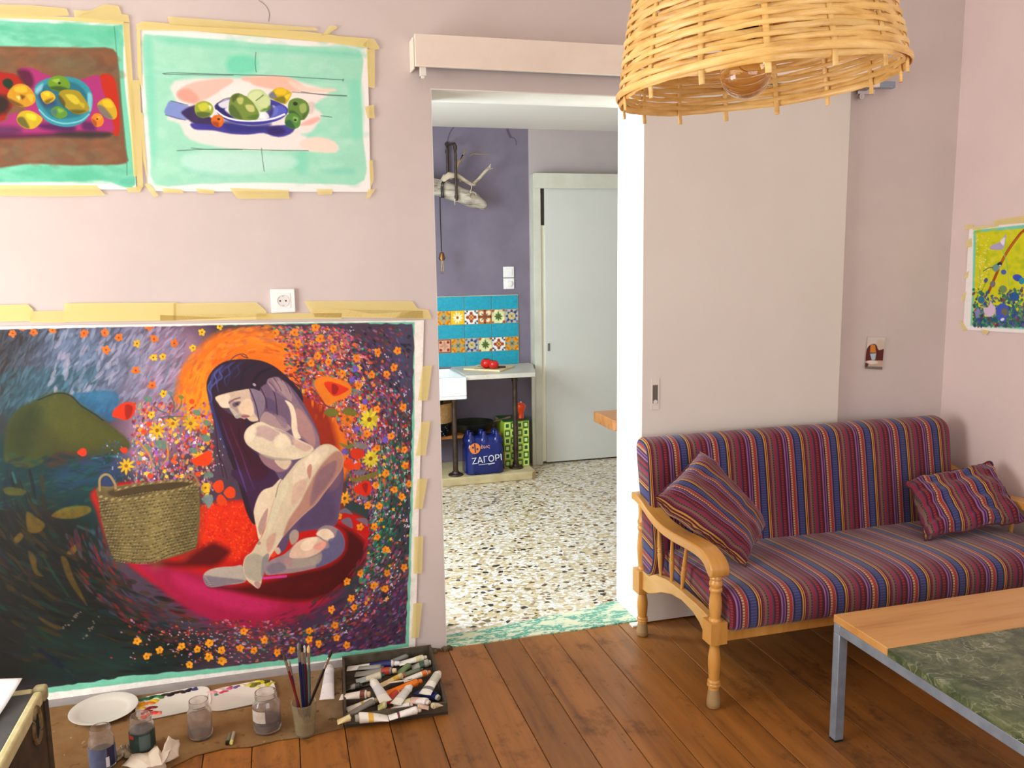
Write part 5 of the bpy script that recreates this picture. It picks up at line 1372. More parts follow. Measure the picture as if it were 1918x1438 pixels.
TB = [
 ('paint tube with white and dark blue halves at the back left of the box', (1095, 310), (368, 355), L1, .0105, WHT, [(.5, .98, (36, 44, 104))], (226, 226, 226)),
 ('crumpled bare metal paint tube at the very back of the box', (1240, 205), (905, 290), L1-.004, .0085, MET, [], None),
 ('white paint tube with a beige cap at the back right of the box', (1472, 228), (1085, 292), L2-.006, .0095, WHT, [(.7, .95, (204, 196, 150))], (206, 200, 168)),
 ('flattened grey paint tube crossing under the blue one', (880, 365), (520, 352), L2-.006, .0080, GRY, [], (60, 66, 60)),
 ('grey paint tube with a brick red band in the second row', (1052, 412), (480, 432), L1, .0110, GRY, [(.74, .98, (164, 62, 44))], (222, 196, 160)),
 ('grey paint tube with a dark green band and white cap by the right wall', (1526, 298), (1262, 345), L1, .0115, (160, 160, 150), [(.45, .75, (56, 84, 66))], (240, 236, 226)),
 ('grey and cream paint tube with a dark green cap in the left third row', (890, 468), (492, 535), L2, .0105, (150, 156, 150), [(.40, .98, (198, 192, 160))], (40, 60, 54)),
 ('squeezed cream paint tube with an ochre band and brown cap', (1172, 464), (838, 590), L2, .0080, (214, 192, 140), [(.55, .8, (206, 168, 60))], (150, 96, 70)),
 ('white paint tube with a bright orange band and cap at the right', (1522, 432), (1142, 522), L2-.004, .0090, WHT, [(.78, .98, (228, 120, 40))], (236, 150, 84)),
 ('rolled up leaf green paint tube between the metal ones', (1240, 330), (1075, 430), L1, .0090, (112, 132, 90), [], (84, 110, 66)),
 ('long vivid orange paint tube across the middle of the box', (1402, 555), (905, 700), L2, .0100, (238, 124, 20), [], (236, 118, 20)),
 ('white paint tube pointing its cap up left in the middle of the box', (715, 545), (905, 800), L3, .0120, WHT, [(.30, .7, (212, 212, 214))], (228, 222, 210)),
 ('white paint tube with a brown band lying at the left wall of the box', (690, 735), (272, 745), L3-.004, .0110, (226, 214, 200), [(.78, .97, (120, 66, 50))], (216, 186, 150)),
 ('short fat brick red paint tube beneath the white ones', (1082, 715), (905, 815), L1+.006, .0120, (184, 58, 40), [], (220, 200, 180)),
 ('white paint tube with pale grey print right of the red one', (1250, 630), (1035, 840), L3, .0110, WHT, [(.3, .8, (206, 206, 200))], (228, 222, 206)),
 ('white paint tube standing out over the right wall of the box', (1645, 440), (1440, 700), .056, .0120, WHT, [(.55, .92, (196, 196, 180)), (.2, .32, (120, 120, 120))], (232, 206, 176)),
 ('dark blue paint tube with a white cap in the right front corner', (1640, 790), (1335, 660), L1, .0115, (34, 42, 104), [], (222, 222, 210)),
 ('white paint tube with red print lying above the dark blue one', (1510, 865), (1215, 775), L3-.008, .0115, (228, 222, 216), [(.25, .55, (222, 180, 166))], (222, 206, 190)),
 ('white paint tube with a black dot at the left front', (800, 815), (362, 925), L1, .0105, WHT, [(.52, .62, (206, 168, 70))], (220, 180, 130)),
 ('flat dirty grey paint tube lying across the white one at the left front', (775, 815), (350, 1020), L2+.002, .0085, (132, 128, 118), [], None),
 ('folded cream paint tube poking over the front left corner of the box', (440, 1055), (232, 1098), .050, .0085, (214, 196, 140), [], None),
 ('big white paint tube with a yellow square at the front wall', (478, 1072), (935, 1012), L2, .0140, (238, 234, 222), [(.52, .70, (226, 178, 70))], (176, 176, 170)),
 ('white paint tube with a red square behind the front ones', (1278, 898), (905, 952), L1+.004, .0110, (236, 232, 224), [(.10, .22, (190, 50, 60))], (226, 220, 210)),
 ('white paint tube with a dark dot at the front wall right of the big one', (1392, 945), (945, 1030), L2, .0100, (236, 232, 224), [(.30, .38, (110, 60, 70))], (222, 206, 180)),
 ('small beige paint tube in the front right corner of the box', (1345, 900), (1500, 905), .047, .0070, (206, 176, 150), [], (226, 196, 170)),
 ('cream paint tube stub against the right wall in the front corner', (1540, 905), (1660, 850), .049, .0080, (206, 196, 160), [], (190, 184, 140)),
 ('blackened paint tube lying at the left wall in the middle', (575, 610), (338, 640), L1, .0090, (70, 66, 60), [(.4, .7, (150, 146, 140))], (60, 56, 50)),
 ('crusted yellowish green paint tube in the middle of the front', (915, 880), (790, 900), L3-.006, .0110, (196, 190, 140), [(.2, .7, (176, 170, 90))], (214, 206, 170)),
 ('cream paint tube with faint writing behind the red square tube', (1285, 835), (1010, 870), L2-.004, .0095, (206, 192, 140), [(.2, .6, (190, 186, 176))], (236, 220, 170)),
 ('dark olive paint tube under the upper rows', (860, 560), (520, 600), L1-.004, .0080, (74, 70, 56), [], (60, 56, 44)),
 ('grey green paint tube deep in the box below the orange cap', (1420, 400), (1060, 470), L1-.004, .0085, (108, 116, 92), [], (90, 80, 60))]
for lab, cp, cr, z, r_, body, bands, cap_ in TB:
    s = .00
    a_, b_ = Z8(cp[0], cp[1], z+.002), Z8(cr[0], cr[1], z)
    paint_tube(lab, a_, b_, r_*1.24, body, bands, cap_)
# thin brush-like spatula among the tubes
kn2 = thing('palette_knife', 'slender white handled tool lying between the paint tubes in the box', 'tool', Z8(1060, 565, .05))
bm = nbm(); tube(bm, [Z8(935, 582, .050), Z8(1060, 562, .050), Z8(1200, 540, .050)], [.002, .0032, .0024], 7); obj('handle', bm, pm((220, 212, 200)), kn2)
bm = nbm(); tube(bm, [Z8(1205, 539, .050), Z8(1270, 525, .050)], [.0022, .003], 6, flat=(1, .3)); obj('blade', bm, pm((54, 44, 38)), kn2)
# big white tube leaning at the wall
paint_tube('big white paint tube standing cap up against the wall beside the paint box', pix(618, 1248, 2, .026), pix(612, 1304, 2, .016), .0175, (230, 226, 224), [(.45, .85, (214, 212, 212))], (226, 222, 216))

# ---- chalk stubs
for (p0, p1), colr, tip, lab in ((((425, 1393), (431, 1374)), (112, 120, 90), (30, 22, 24), 'greenish pastel stub with a black end on the brown sheet'), (((433, 1392), (438, 1372)), (176, 160, 140), (232, 226, 120), 'pale pastel stub with a yellow end on the brown sheet')):
    a_, b_ = pix(p0[0], p0[1], 2, ZS+.006), pix(p1[0], p1[1], 2, ZS+.006); d = b_-a_
    ck = thing('pastel_stub', lab, 'pastel', a_, 0, 'pastel stubs')
    bm = nbm(); lathe(bm, [(.0055, d.length*.22), (.0056, d.length*.6), (.0054, d.length)], a_, 12, True, frame_of(d)); obj('stick', bm, pm(colr), ck)
    bm = nbm(); lathe(bm, [(.0050, 0), (.0054, d.length*.05), (.0055, d.length*.219)], a_, 12, True, frame_of(d)); obj('coloured_end', bm, pm(tip), ck)

# ---- crumpled rags
def rag(label, c, sx, sy, h, seed, m):
    bm = nbm(); N = 26; g = {}
    for i in range(N+1):
        for j in range(N+1):
            u, v = i/N*2-1, j/N*2-1
            q = Vector((u*2.1+seed, v*2.1, seed*.7))
            hx = mnoise.noise(q)+.6*abs(mnoise.noise(q*2.3+Vector((3, 1, 0))))*1.6
            r2 = math.hypot(u, v)
            z = max(0, (1.0-r2*.75))*h*.55 + max(0, hx+.25)*h*.6*max(0, 1.1-r2*.6)
            x = c[0]+sx*(u+.30*mnoise.noise(q+Vector((9, 0, 0)))); y = c[1]+sy*(v+.30*mnoise.noise(q+Vector((0, 9, 0))))
            g[i, j] = bm.verts.new((x, y, ZS+.001+max(z, 0)))
    for i in range(N):
        for j in range(N): bm.faces.new((g[i, j], g[i+1, j], g[i+1, j+1], g[i, j+1]))
    o = obj('crumpled_rag', bm, m, angle=28); sm = o.modifiers.new('solid', 'SOLIDIFY'); sm.thickness = .0012; sm.offset = 1
    tag(o, label, 'rag'); return o
M_RAG = plain('white_paper_towel', rgb(222, 208, 188), .95, c2=rgb(212, 196, 174), vscale=14)
# folded paper towel: a few creased facets
def facet_rag(label, pts, faces, m, th=.0014):
    bm = nbm(); V = [bm.verts.new(p) for p in pts]
    for f in faces: bm.faces.new([V[i] for i in f])
    bmesh.ops.triangulate(bm, faces=bm.faces)
    bmesh.ops.subdivide_edges(bm, edges=bm.edges, cuts=3, use_grid_fill=True)
    for v in bm.verts:
        v.co += Vector((mnoise.noise(v.co*45), mnoise.noise(v.co*45+Vector((7, 0, 0))), mnoise.noise(v.co*45+Vector((0, 7, 0)))*.8))*.005
        v.co.z = max(v.co.z, ZS+.0015)
    o = obj('crumpled_rag', bm, m, smooth=True, angle=24); sm = o.modifiers.new('solid', 'SOLIDIFY'); sm.thickness = th; sm.offset = 1
    tag(o, label, 'rag', ); return o
def G(x, y, z): return pix(x, y, 2, ZS+z)
facet_rag('white crumpled paper towel at the front edge of the brown sheet',
    [G(228, 1435, .003), G(246, 1413, .018), G(276, 1409, .022), G(293, 1396, .045), G(301, 1412, .030), G(315, 1377, .070), G(321, 1383, .060), G(336, 1386, .040), G(334, 1416, .012), G(309, 1428, .006), G(312, 1445, .004), G(262, 1440, .004), G(283, 1436, .020), G(303, 1432, .030), G(321, 1402, .035)],
    [(0, 1, 12, 11), (1, 2, 12), (2, 3, 13, 12), (3, 4, 13), (4, 14, 13), (4, 5, 14), (5, 6, 14), (6, 7, 14), (7, 8, 14), (8, 9, 13, 14), (9, 10, 13), (10, 11, 12, 13)], M_RAG)
rag('small grey twisted rag on the sheet between the two labelled jars', (-.512, -.425, 0), .022, .032, .030, 2.7, plain('dirty_rag', rgb(186, 166, 136), .95, c2=rgb(120, 104, 80), vscale=40))

# ---- old trunk with a sheet of white paper on it
M_CRM = plain('chipped_cream_paint', rgb(212, 204, 156), .6, c2=rgb(196, 186, 132), vscale=26, bump=.35, bscale=50)
M_GRYT = plain('dark_grey_board', rgb(86, 88, 88), .55, c2=rgb(68, 70, 70), vscale=9)
M_OLDW = plain('dark_worn_wood', rgb(76, 58, 34), .7, c2=rgb(46, 34, 18), vscale=16, bump=.3, bscale=40)
tz = .40
tr = thing('old_trunk', 'old dark trunk with chipped cream edges cut off by the left border', 'trunk', (-.9, -1.0, 0))
tx1, ty1, tx0, ty0 = -.622, -.734, -1.25, -1.62
bm = nbm(); box(bm, tx0, tx1-.022, ty0+.02, ty1-.022, .05, tz-.004); obj('body', bm, M_OLDW, tr, bevel=.003)
bm = nbm(); box(bm, tx0, tx1-.026, ty0, ty1-.026, tz-.0035, tz-.001); obj('lid_panel', bm, M_GRYT, tr, bevel=.001)
bm = nbm(); box(bm, tx1-.025, tx1-.004, ty0, ty1-.028, tz-.03, tz+.004)
b = obj('edge_strip', bm, M_CRM, tr, bevel=.006, bseg=3)
bm = nbm(); box(bm, tx0, tx1-.03, ty1-.025, ty1-.004, tz-.03, tz+.003); obj('edge_strip', bm, M_CRM, tr, bevel=.006, bseg=3)
bm = nbm(); box(bm, tx1-.0285, tx1+.003, ty1-.0275, ty1+.003, tz-.03, tz+.010)
for v in bm.verts: v.co += Vector((mnoise.noise(v.co*30)*.004, mnoise.noise(v.co*31)*.004, 0))
obj('corner_cap', bm, plain('worn_corner', rgb(140, 126, 84), .6, c2=rgb(176, 168, 128), vscale=30, bump=.4, bscale=60), tr, bevel=.008, bseg=3)
bm = nbm(); box(bm, tx1-.020, tx1+.001, ty1-.022, ty1, .0, tz-.031); obj('corner_post', bm, M_OLDW, tr, bevel=.004)
bm = nbm(); box(bm, tx1-.022, tx1-.006, ty0+.02, ty1-.024, .05, tz-.031); obj('side_board', bm, M_OLDW, tr, bevel=.003)
hx = tx1-.004; hc = pix(69, 1358, 0, hx)
bm = nbm(); pts = [(hx, hc.y+.030*math.cos(a), hc.z+.043*math.sin(a)) for a in [2*PI*i/28 for i in range(28)]]
tube(bm, pts, .0065, 8, True); hr = obj('handle_ring', bm, plain('worn_shadowed_cream', rgb(140, 118, 74), .5, c2=rgb(84, 64, 36), vscale=30), tr)
bm = nbm(); lathe(bm, [(.001, 0), (.024, .0008)], (hx-.0015, hc.y, hc.z), 20, False, (Vector((0,1.0,0)), Vector((0,0,1.45)), Vector((1,0,0)))); obj('handle_hole', bm, M_DARK, hr)
for fx in (tx0+.03, tx1-.05):
    for fy in (ty0+.06, ty1-.06): bm = nbm(); box(bm, fx-.02, fx+.02, fy-.02, fy+.02, 0, .0495); obj('foot', bm, M_OLDW, tr)
# white paper pad lying on the trunk, far corner curled up
bm = nbm(); N = 12; g = {}
A0 = pix(42, 1270, 2, tz+.036); ex_ = pix(-90, 1275, 2, tz+.036)-A0; ey_ = pix(-22, 1362, 2, tz+.006)-A0; ex_.z = ey_.z = 0
for i in range(N+1):
    for j in range(N+1):
        u, v = i/N, j/N
        p = A0+ex_*u+ey_*v; lift = .0315*max(0, 1-v*1.25)**1.3
        g[i, j] = bm.verts.new((p.x, p.y, tz+.0045+lift))
for i in range(N):
    for j in range(N): bm.faces.new((g[i, j], g[i+1, j], g[i+1, j+1], g[i, j+1]))
pp = obj('paper_sheet', bm, plain('bright_white_paper', rgb(246, 246, 246), .7)); sm = pp.modifiers.new('solid', 'SOLIDIFY'); sm.thickness = .001; sm.offset = 1
tag(pp, 'blank bright white paper sheet lying on top of the old trunk', 'paper')
# floor crumbs near the sofa
# ------------------------------------------------------------------ the art works: painted sheets fixed with masking tape
M_ART = paint_mat('artist_paint', .55, .04)
t = NT('masking_tape'); t.base(rgb(244, 226, 150)); t.set(Roughness=.7); t.b.inputs['Alpha'].default_value = .62
M_TAPE = t.m
t = NT('thin_masking_tape'); t.base(rgb(244, 228, 150)); t.set(Roughness=.7); t.b.inputs['Alpha'].default_value = .45
M_TAPE2 = t.m
def pixv(X, Y, axis, val):
    X = np.asarray(X, float); Y = np.asarray(Y, float)
    r, u, f, c = (np.array(v) for v in (CAM_R, CAM_U, CAM_F, CAM_POS))
    d = (X-959)[..., None]*r-(Y-719)[..., None]*u+f*FPX
    return c+d*((val-c[axis])/d[..., axis])[..., None]
def sheet(name, cv, axis, val, parent, bulge=0.0, seed=0, sgn=-1):
    """paper carrying the canvas, in its wall plane"""
    hi = np.linalg.inv(cv.h); W, H = cv.W, cv.H
    off = np.array(parent.location)
    def place(U, V):
        q = np.stack([U*(W-1), V*(H-1), np.ones_like(U)], -1) @ hi.T
        P = pixv(q[..., 0]/q[..., 2], q[..., 1]/q[..., 2], axis, val)
        if bulge:
            b = (np.sin(U*5.1+seed)*np.cos(V*4.3+seed*2)*.5+.5)*bulge
            P[..., axis] += sgn*b
        P -= off
        return P[..., 0], P[..., 1], P[..., 2]
    me = cv.mesh(name, place); me.materials.append(M_ART)
    o = bpy.data.objects.new(name, me); link(o, parent)
    me.polygons.foreach_set('use_smooth', [True]*len(me.polygons))
    return o
def tape(parent, pts, axis, val, m=M_TAPE, seed=0):
    """strip of tape: outline in photo pixels laid on the wall plane"""
    bm = nbm(); s = -1
    P = [pix(a, b, axis, val) for a, b in pts]
    f = bm.faces.new([bm.verts.new(p) for p in P])
    bmesh.ops.triangulate(bm, faces=[f])
    r = bmesh.ops.extrude_face_region(bm, geom=bm.faces[:])
    for g in r['geom']:
        if isinstance(g, bmesh.types.BMVert): g.co[axis] -= .00025
    return obj('masking_tape', bm, m, parent, smooth=False)
def mk(sx, sy, k):   # crop coordinates -> photo pixels
    return lambda L: [(sx+x/k, sy+y/k) for x, y in L]

# ================================================================== big painting
Z3, Z4, Z5, Z6 = mk(0, 560, 4.2286), mk(380, 560, 4.1696), mk(0, 880, 3.4238), mk(380, 880, 3.5957)
_tl = (-150, 613.5); _tr = (794, 599.5); _br = (777.5, 1226); _bl = (-120, 1339)
cv = Canvas(880, 640, [_tl, _tr, _br, _bl], (240, 236, 226))
RS = np.random.RandomState(11)
I = lambda L: L
# painted area inside the white margin, with the mint underpaint at its edge
cv.poly([(-160, 622), (300, 612), (600, 604), (777, 604), (774, 800), (765, 1212), (600, 1238), (400, 1262), (100, 1298), (-160, 1330)], (126, 206, 176), soft=2.5, it=0)
PA = [(-160, 616), (100, 611), (300, 609), (460, 608), (620, 605), (771, 606), (776, 640), (772, 800), (767, 1000), (760, 1204), (690, 1215), (540, 1235), (380, 1254), (240, 1266), (110, 1285), (-160, 1318)]
cv.poly(PA, (74, 58, 74), soft=2.5, it=0)
# soft colour zones
def zone(pts, col, a=1.0, soft=30, it=2, **k): cv.poly(pts, col, a, soft, it, **k)
zone([(-160, 625), (130, 615), (110, 760), (60, 800), (-160, 800)], (46, 42, 42))
zone([(90, 640), (330, 625), (330, 720), (260, 760), (150, 760), (40, 780)], (84, 98, 122), soft=45)
zone([(20, 730), (130, 690), (150, 780), (30, 800)], (40, 76, 86), soft=40)
zone([(280, 640), (380, 630), (350, 820), (250, 880), (230, 780)], (150, 116, 140), soft=50)
zone([(-160, 790), (250, 900), (200, 960), (190, 1080), (110, 1100), (-160, 1100)], (18, 50, 50), soft=40)
zone([(-160, 960), (130, 960), (190, 1060), (240, 1130), (330, 1180), (420, 1220), (300, 1256), (100, 1282), (-160, 1310)], (20, 24, 20), soft=50)
zone([(60, 1180), (260, 1200), (330, 1256), (100, 1284)], (20, 40, 36), soft=50)
zone([(640, 620), (775, 606), (772, 900), (700, 800), (660, 720)], (70, 52, 70), soft=60)
zone([(730, 620), (772, 612), (772, 760), (735, 740)], (66, 78, 110), .6, 40)
zone([(650, 900), (772, 800), (766, 1080), (700, 1180), (640, 1130)], (44, 62, 60), soft=50)
zone([(560, 1150), (765, 1090), (761, 1208), (560, 1236)], (70, 44, 74), soft=50)
# slanting strokes over the sky side
for k in range(1500):
    x, y = RS.uniform(-60, 345), RS.uniform(612, 770)
    if y > 700+0.0*x and x < 20: pass
    g = np.clip((x+30)/330, 0, 1); br = RS.uniform(.72, 1.35)
    c = np.array((44, 46, 50))*(1-min(1, g*2.2))+np.array((88, 104, 130))*min(1, g*2.2)
    if g > .62: c = c*(1-(g-.62)*2)+np.array((156, 130, 156))*(g-.62)*2
    if y > 690 and x < 180: c = c*.5+np.array((40, 88, 100))*.5
    q = cv.tx([(x, y)])[0]; cv.dab(q[0], q[1], RS.uniform(6, 13), RS.uniform(1.3, 3), -1.05+RS.uniform(-.3, .3)+g*.2, np.clip(c*br, 0, 255), .62, raw=True)
for k in range(170):
    x, y = RS.uniform(95, 330), RS.uniform(620, 745); q = cv.tx([(x, y)])[0]
    cv.dab(q[0], q[1], RS.uniform(4, 12), RS.uniform(1.4, 3.2), -1.0+RS.uniform(-.4, .4), [(150, 158, 178), (128, 142, 168), (166, 160, 182), (108, 124, 150)][RS.randint(4)], .6, raw=True)
# water and hill
cv.poly(Z3([(560, 760), (700, 735), (900, 730), (940, 800), (900, 960), (820, 950), (640, 840)]), (36, 98, 140), .95, 4, mott=.4)
cv.poly(Z3([(700, 740), (880, 735), (890, 800), (760, 800)]), (60, 124, 160), .5, 12)
cv.poly(Z3([(30, 1250), (60, 1000), (140, 880), (300, 790), (450, 740), (560, 760), (640, 840), (740, 900), (820, 960), (900, 1020), (1000, 1100), (1030, 1180), (900, 1240), (600, 1240), (470, 1210), (350, 1290), (200, 1340), (80, 1300)]), (60, 66, 22), 1, 5, 2, mott=.25)
cv.poly(Z3([(350, 790), (500, 760), (700, 900), (860, 1010), (980, 1130), (700, 1180), (480, 1130), (360, 960)]), (84, 86, 30), .6, 22)
cv.poly(Z3([(60, 1050), (220, 860), (300, 900), (260, 1150), (120, 1260)]), (38, 50, 18), .7, 25)
cv.stroke(Z3([(300, 800), (450, 745), (560, 765), (640, 842), (740, 905), (820, 962)]), 2.4, (30, 36, 30), .8)
cv.poly(Z3([(350, 1290), (480, 1210), (720, 1250), (640, 1290), (420, 1330)]), (70, 44, 30), .8, 8)
cv.poly(Z3([(640, 1270), (900, 1240), (1010, 1270), (1010, 1340), (880, 1440), (560, 1500), (420, 1400)]), (34, 66, 104), .7, 25)
cv.stroke(Z3([(720, 1265), (850, 1245), (960, 1250)]), 2.5, (40, 130, 150), .7)
for k in range(170):
    x, y = RS.uniform(-60, 210), RS.uniform(850, 960); q = cv.tx([(x, y)])[0]
    cv.dab(q[0], q[1], RS.uniform(6, 16), RS.uniform(1.5, 4), RS.uniform(-.5, .4), [(14, 58, 54), (22, 76, 66), (20, 40, 56), (34, 50, 40)][RS.randint(4)], .5, raw=True)
# dark lower left: leaves and ochre streaks sweeping along a big arc
for k in range(620):
    an = RS.uniform(1.75, 3.25); rr = RS.uniform(330, 620); x = 430+rr*math.cos(an)*1.05; y = 880+rr*math.sin(an)*.72
    if not (-120 < x < 360 and 900 < y < 1300): continue
    q = cv.tx([(x, y)])[0]
    c = [(24, 40, 28), (16, 24, 22), (40, 32, 18), (60, 46, 16), (18, 50, 42), (30, 24, 30), (20, 34, 44), (12, 14, 12)][RS.randint(8)]
    cv.dab(q[0], q[1], RS.uniform(8, 26), RS.uniform(1.5, 4.5), math.atan2(math.cos(an)*.72, -math.sin(an)*1.05)+RS.uniform(-.2, .2), c, .55, raw=True)
for L, w, c in (([(170, 270), (230, 300), (290, 350), (250, 400), (180, 390)], 0, (110, 84, 18)), ([(330, 290), (420, 240), (560, 230), (580, 270), (480, 310), (380, 310)], 0, (130, 100, 20)), ([(90, 440), (130, 400), (150, 430), (110, 470)], 0, (110, 84, 24)), ([(180, 520), (230, 560), (240, 640), (280, 680), (220, 660)], 0, (96, 70, 18)),
                ([(390, 560), (430, 570), (470, 680), (530, 800), (560, 870), (500, 800), (430, 690)], 0, (96, 72, 18)), ([(430, 530), (490, 470), (510, 490), (470, 540)], 0, (116, 92, 22)), ([(20, 120), (80, 110), (160, 130), (150, 160), (50, 160)], 0, (90, 84, 26)), ([(250, 940), (330, 980), (400, 1010), (360, 1020), (270, 970)], 0, (86, 62, 22))):
    cv.poly(Z5(L), c, .85, 3, 2, mott=.4)
for L, w, c in (([(270, 540), (340, 660), (440, 810)], 9, (16, 66, 46)), ([(230, 1000), (300, 1070), (360, 1110)], 12, (14, 54, 30)), ([(100, 700), (180, 640), (190, 740)], 12, (50, 26, 34)), ([(200, 1130), (330, 1210), (480, 1320)], 4, (54, 56, 50)), ([(250, 1150), (400, 1260)], 18, (14, 20, 40)), ([(520, 1180), (700, 1250), (900, 1290)], 14, (20, 50, 44)), ([(80, 20), (100, 80)], 7, (40, 120, 130)), ([(500, 360), (600, 400)], 9, (50, 84, 80))):
    cv.stroke(Z5(L), w/2.2, c, .75, 4, taper=True)
for k in range(26):
    u = RS.uniform(0, 1); x, y = (400+120*u, 1020-115*u) if k % 2 else (540+90*u, 1080-140*u)
    p = Z5([(x+RS.uniform(-10, 10), y+RS.uniform(-8, 8))])[0]; cv.dab(p[0], p[1], 2, 1.2, .5, (120, 108, 92), .7)
# orange glow around the head
zone([(330, 760), (338, 700), (365, 660), (400, 628), (450, 616), (510, 622), (560, 650), (600, 690), (640, 740), (662, 800), (660, 860), (640, 900), (600, 870), (560, 760), (440, 680), (400, 720), (395, 800), (360, 800)], (228, 112, 18), 1, 14, 2)
zone([(338, 740), (370, 680), (395, 690), (395, 790), (360, 790)], (232, 150, 24), .8, 16)
zone([(410, 640), (470, 622), (540, 645), (580, 690), (540, 680), (470, 650)], (240, 132, 24), .8, 16)
zone([(560, 735), (590, 730), (615, 770), (632, 830), (640, 900), (640, 960), (600, 960), (590, 850)], (150, 40, 14), 1, 14)
for k in range(240):
    an = RS.uniform(-3.1, .2); rr = RS.uniform(95, 150); x = 490+rr*math.cos(an); y = 760+rr*math.sin(an)*1.0
    q = cv.tx([(x, y)])[0]
    cv.dab(q[0], q[1], RS.uniform(5, 11), RS.uniform(1.2, 3), an+PI/2, [(240, 128, 24), (214, 92, 14), (246, 150, 40), (226, 108, 30), (200, 78, 20)][RS.randint(5)], .45, raw=True)
for k in range(160):
    an = RS.uniform(-3.0, -.1); rr = RS.uniform(140, 176); x = 490+rr*math.cos(an)*.98; y = 770+rr*math.sin(an)*.92
    q = cv.tx([(x, y)])[0]; cv.dab(q[0], q[1], RS.uniform(4, 10), RS.uniform(1.5, 3.5), an+PI/2+RS.uniform(-.4, .4), [(226, 116, 30), (206, 96, 50), (196, 110, 80), (236, 140, 40)][RS.randint(4)], .6, raw=True)
# red ground
zone([(178, 915), (182, 960), (205, 1020), (245, 1060), (300, 1100), (360, 1140), (430, 1165), (520, 1170), (590, 1140), (650, 1090), (690, 1040), (700, 990), (660, 960), (560, 950), (470, 940), (430, 938), (372, 945), (300, 900)], (190, 18, 12), 1, 9, 2)
zone([(370, 955), (425, 940), (478, 945), (478, 1010), (440, 1050), (400, 1035), (372, 1010)], (226, 48, 12), .9, 12)
for k in range(420):
    x, y = RS.uniform(366, 482), RS.uniform(940, 1050); q = cv.tx([(x, y)])[0]
    cv.dab(q[0], q[1], RS.uniform(1, 2.6), RS.uniform(.8, 1.8), RS.uniform(0, 3), [(240, 84, 22), (210, 22, 10), (246, 108, 40), (190, 20, 16)][RS.randint(4)], .6, raw=True)
zone([(225, 1030), (300, 1055), (400, 1080), (480, 1115), (600, 1125), (640, 1105), (560, 1160), (470, 1180), (390, 1165), (310, 1110)], (160, 22, 68), .95, 18)
zone([(330, 1075), (420, 1105), (520, 1130), (480, 1150), (400, 1130), (340, 1100)], (196, 36, 96), .7, 16)
cv.poly(Z6([(-60, 560), (60, 490), (150, 520), (180, 560), (90, 640), (-30, 650), (-160, 650), (-330, 640), (-480, 600), (-330, 600), (-150, 620)]), (78, 6, 8), .92, 12, 2)
cv.poly(Z6([(40, 780), (200, 790), (400, 760), (620, 700), (860, 640), (960, 540), (960, 420), (900, 370), (1000, 410), (1080, 480), (1090, 560), (1040, 680), (940, 780), (820, 850), (650, 880), (450, 860), (250, 820)]), (70, 6, 7), .97, 12, 2)
cv.poly(Z6([(240, 780), (600, 740), (850, 720), (760, 820), (500, 840)]), (96, 10, 6), .5, 26, 2)
cv.stroke(Z6([(410, 728), (480, 722), (560, 715)]), 5, (206, 60, 150), .95)
# dark bristly strokes between ground and lower left
for k in range(520):
    an = RS.uniform(.25, 3.0)
    rr = RS.uniform(.94, 1.22); x = 440+270*rr*math.cos(an); y = 960+215*rr*math.sin(an)
    if y < 985 and x < 300: continue
    q = cv.tx([(x, y)])[0]; ta = math.atan2(215*math.cos(an), -270*math.sin(an))
    pal = [(56, 40, 60), (90, 30, 44), (60, 70, 92), (40, 20, 24), (130, 30, 24), (70, 50, 40)] if x < 420 else [(120, 30, 60), (70, 40, 70), (150, 40, 70), (50, 30, 50), (40, 66, 60)]
    cv.dab(q[0], q[1], RS.uniform(5, 13), RS.uniform(1.2, 2.8), ta+RS.uniform(-.15, .15), pal[RS.randint(len(pal))], .55, raw=True)
# flower meadow: dabs swirling round the figure
def meadow(n, region, pal, rx, ry, a=.8):
    for k in range(n):
        x, y = region()
        if x is None: continue
        q = cv.tx([(x, y)])[0]; ta = math.atan2((x-520)*1.0, -(y-880)*1.0)
        c = np.array(pal[RS.randint(len(pal))])*RS.uniform(.8, 1.15)
        cv.dab(q[0], q[1], RS.uniform(*rx), RS.uniform(*ry), ta+RS.uniform(-.4, .4), np.clip(c, 0, 255), a, raw=True)
def ringreg(a0, a1, r0, r1):
    def f():
        an = RS.uniform(a0, a1); rr = RS.uniform(r0, r1)
        x, y = 520+rr*math.cos(an)*.88, 890+rr*math.sin(an)
        if not (-100 < x < 768 and 612 < y < 1246): return None, None
        if y > 1300-.135*(x+150)+30: return None, None
        if an > .3 and rr < 200+min(1.0, (an-.3)/.8)*92: return None, None
        return x, y
    return f
OUT = [(104, 60, 104), (64, 52, 92), (128, 66, 118), (44, 40, 52), (66, 78, 118), (140, 48, 54), (110, 56, 40), (52, 84, 72), (150, 96, 140), (34, 30, 40)]
MID = [(170, 46, 36), (120, 64, 124), (64, 140, 116), (214, 92, 36), (100, 50, 90), (180, 66, 110), (54, 98, 84), (216, 120, 130), (150, 36, 30), (60, 40, 50)]
INN = [(232, 92, 26), (200, 50, 50), (214, 136, 170), (240, 160, 50), (156, 84, 160), (94, 154, 122), (176, 40, 30), (120, 40, 60)]
meadow(5200, ringreg(-1.35, 1.62, 200, 430), OUT, (2.4, 5.5), (1.2, 2.5), .85)
meadow(2400, ringreg(-1.5, .15, 160, 300), MID, (1.8, 4.2), (1.2, 2.4), .9)
meadow(700, ringreg(-1.2, .1, 165, 250), INN, (1.8, 4), (1.2, 2.4), .9)
meadow(1700, ringreg(-.35, 1.05, 150, 245), [(130, 64, 134), (96, 66, 146), (60, 116, 98), (196, 76, 50), (160, 96, 156), (60, 46, 70), (220, 122, 44), (120, 40, 60)], (1.6, 3.8), (1.1, 2.2), .9)
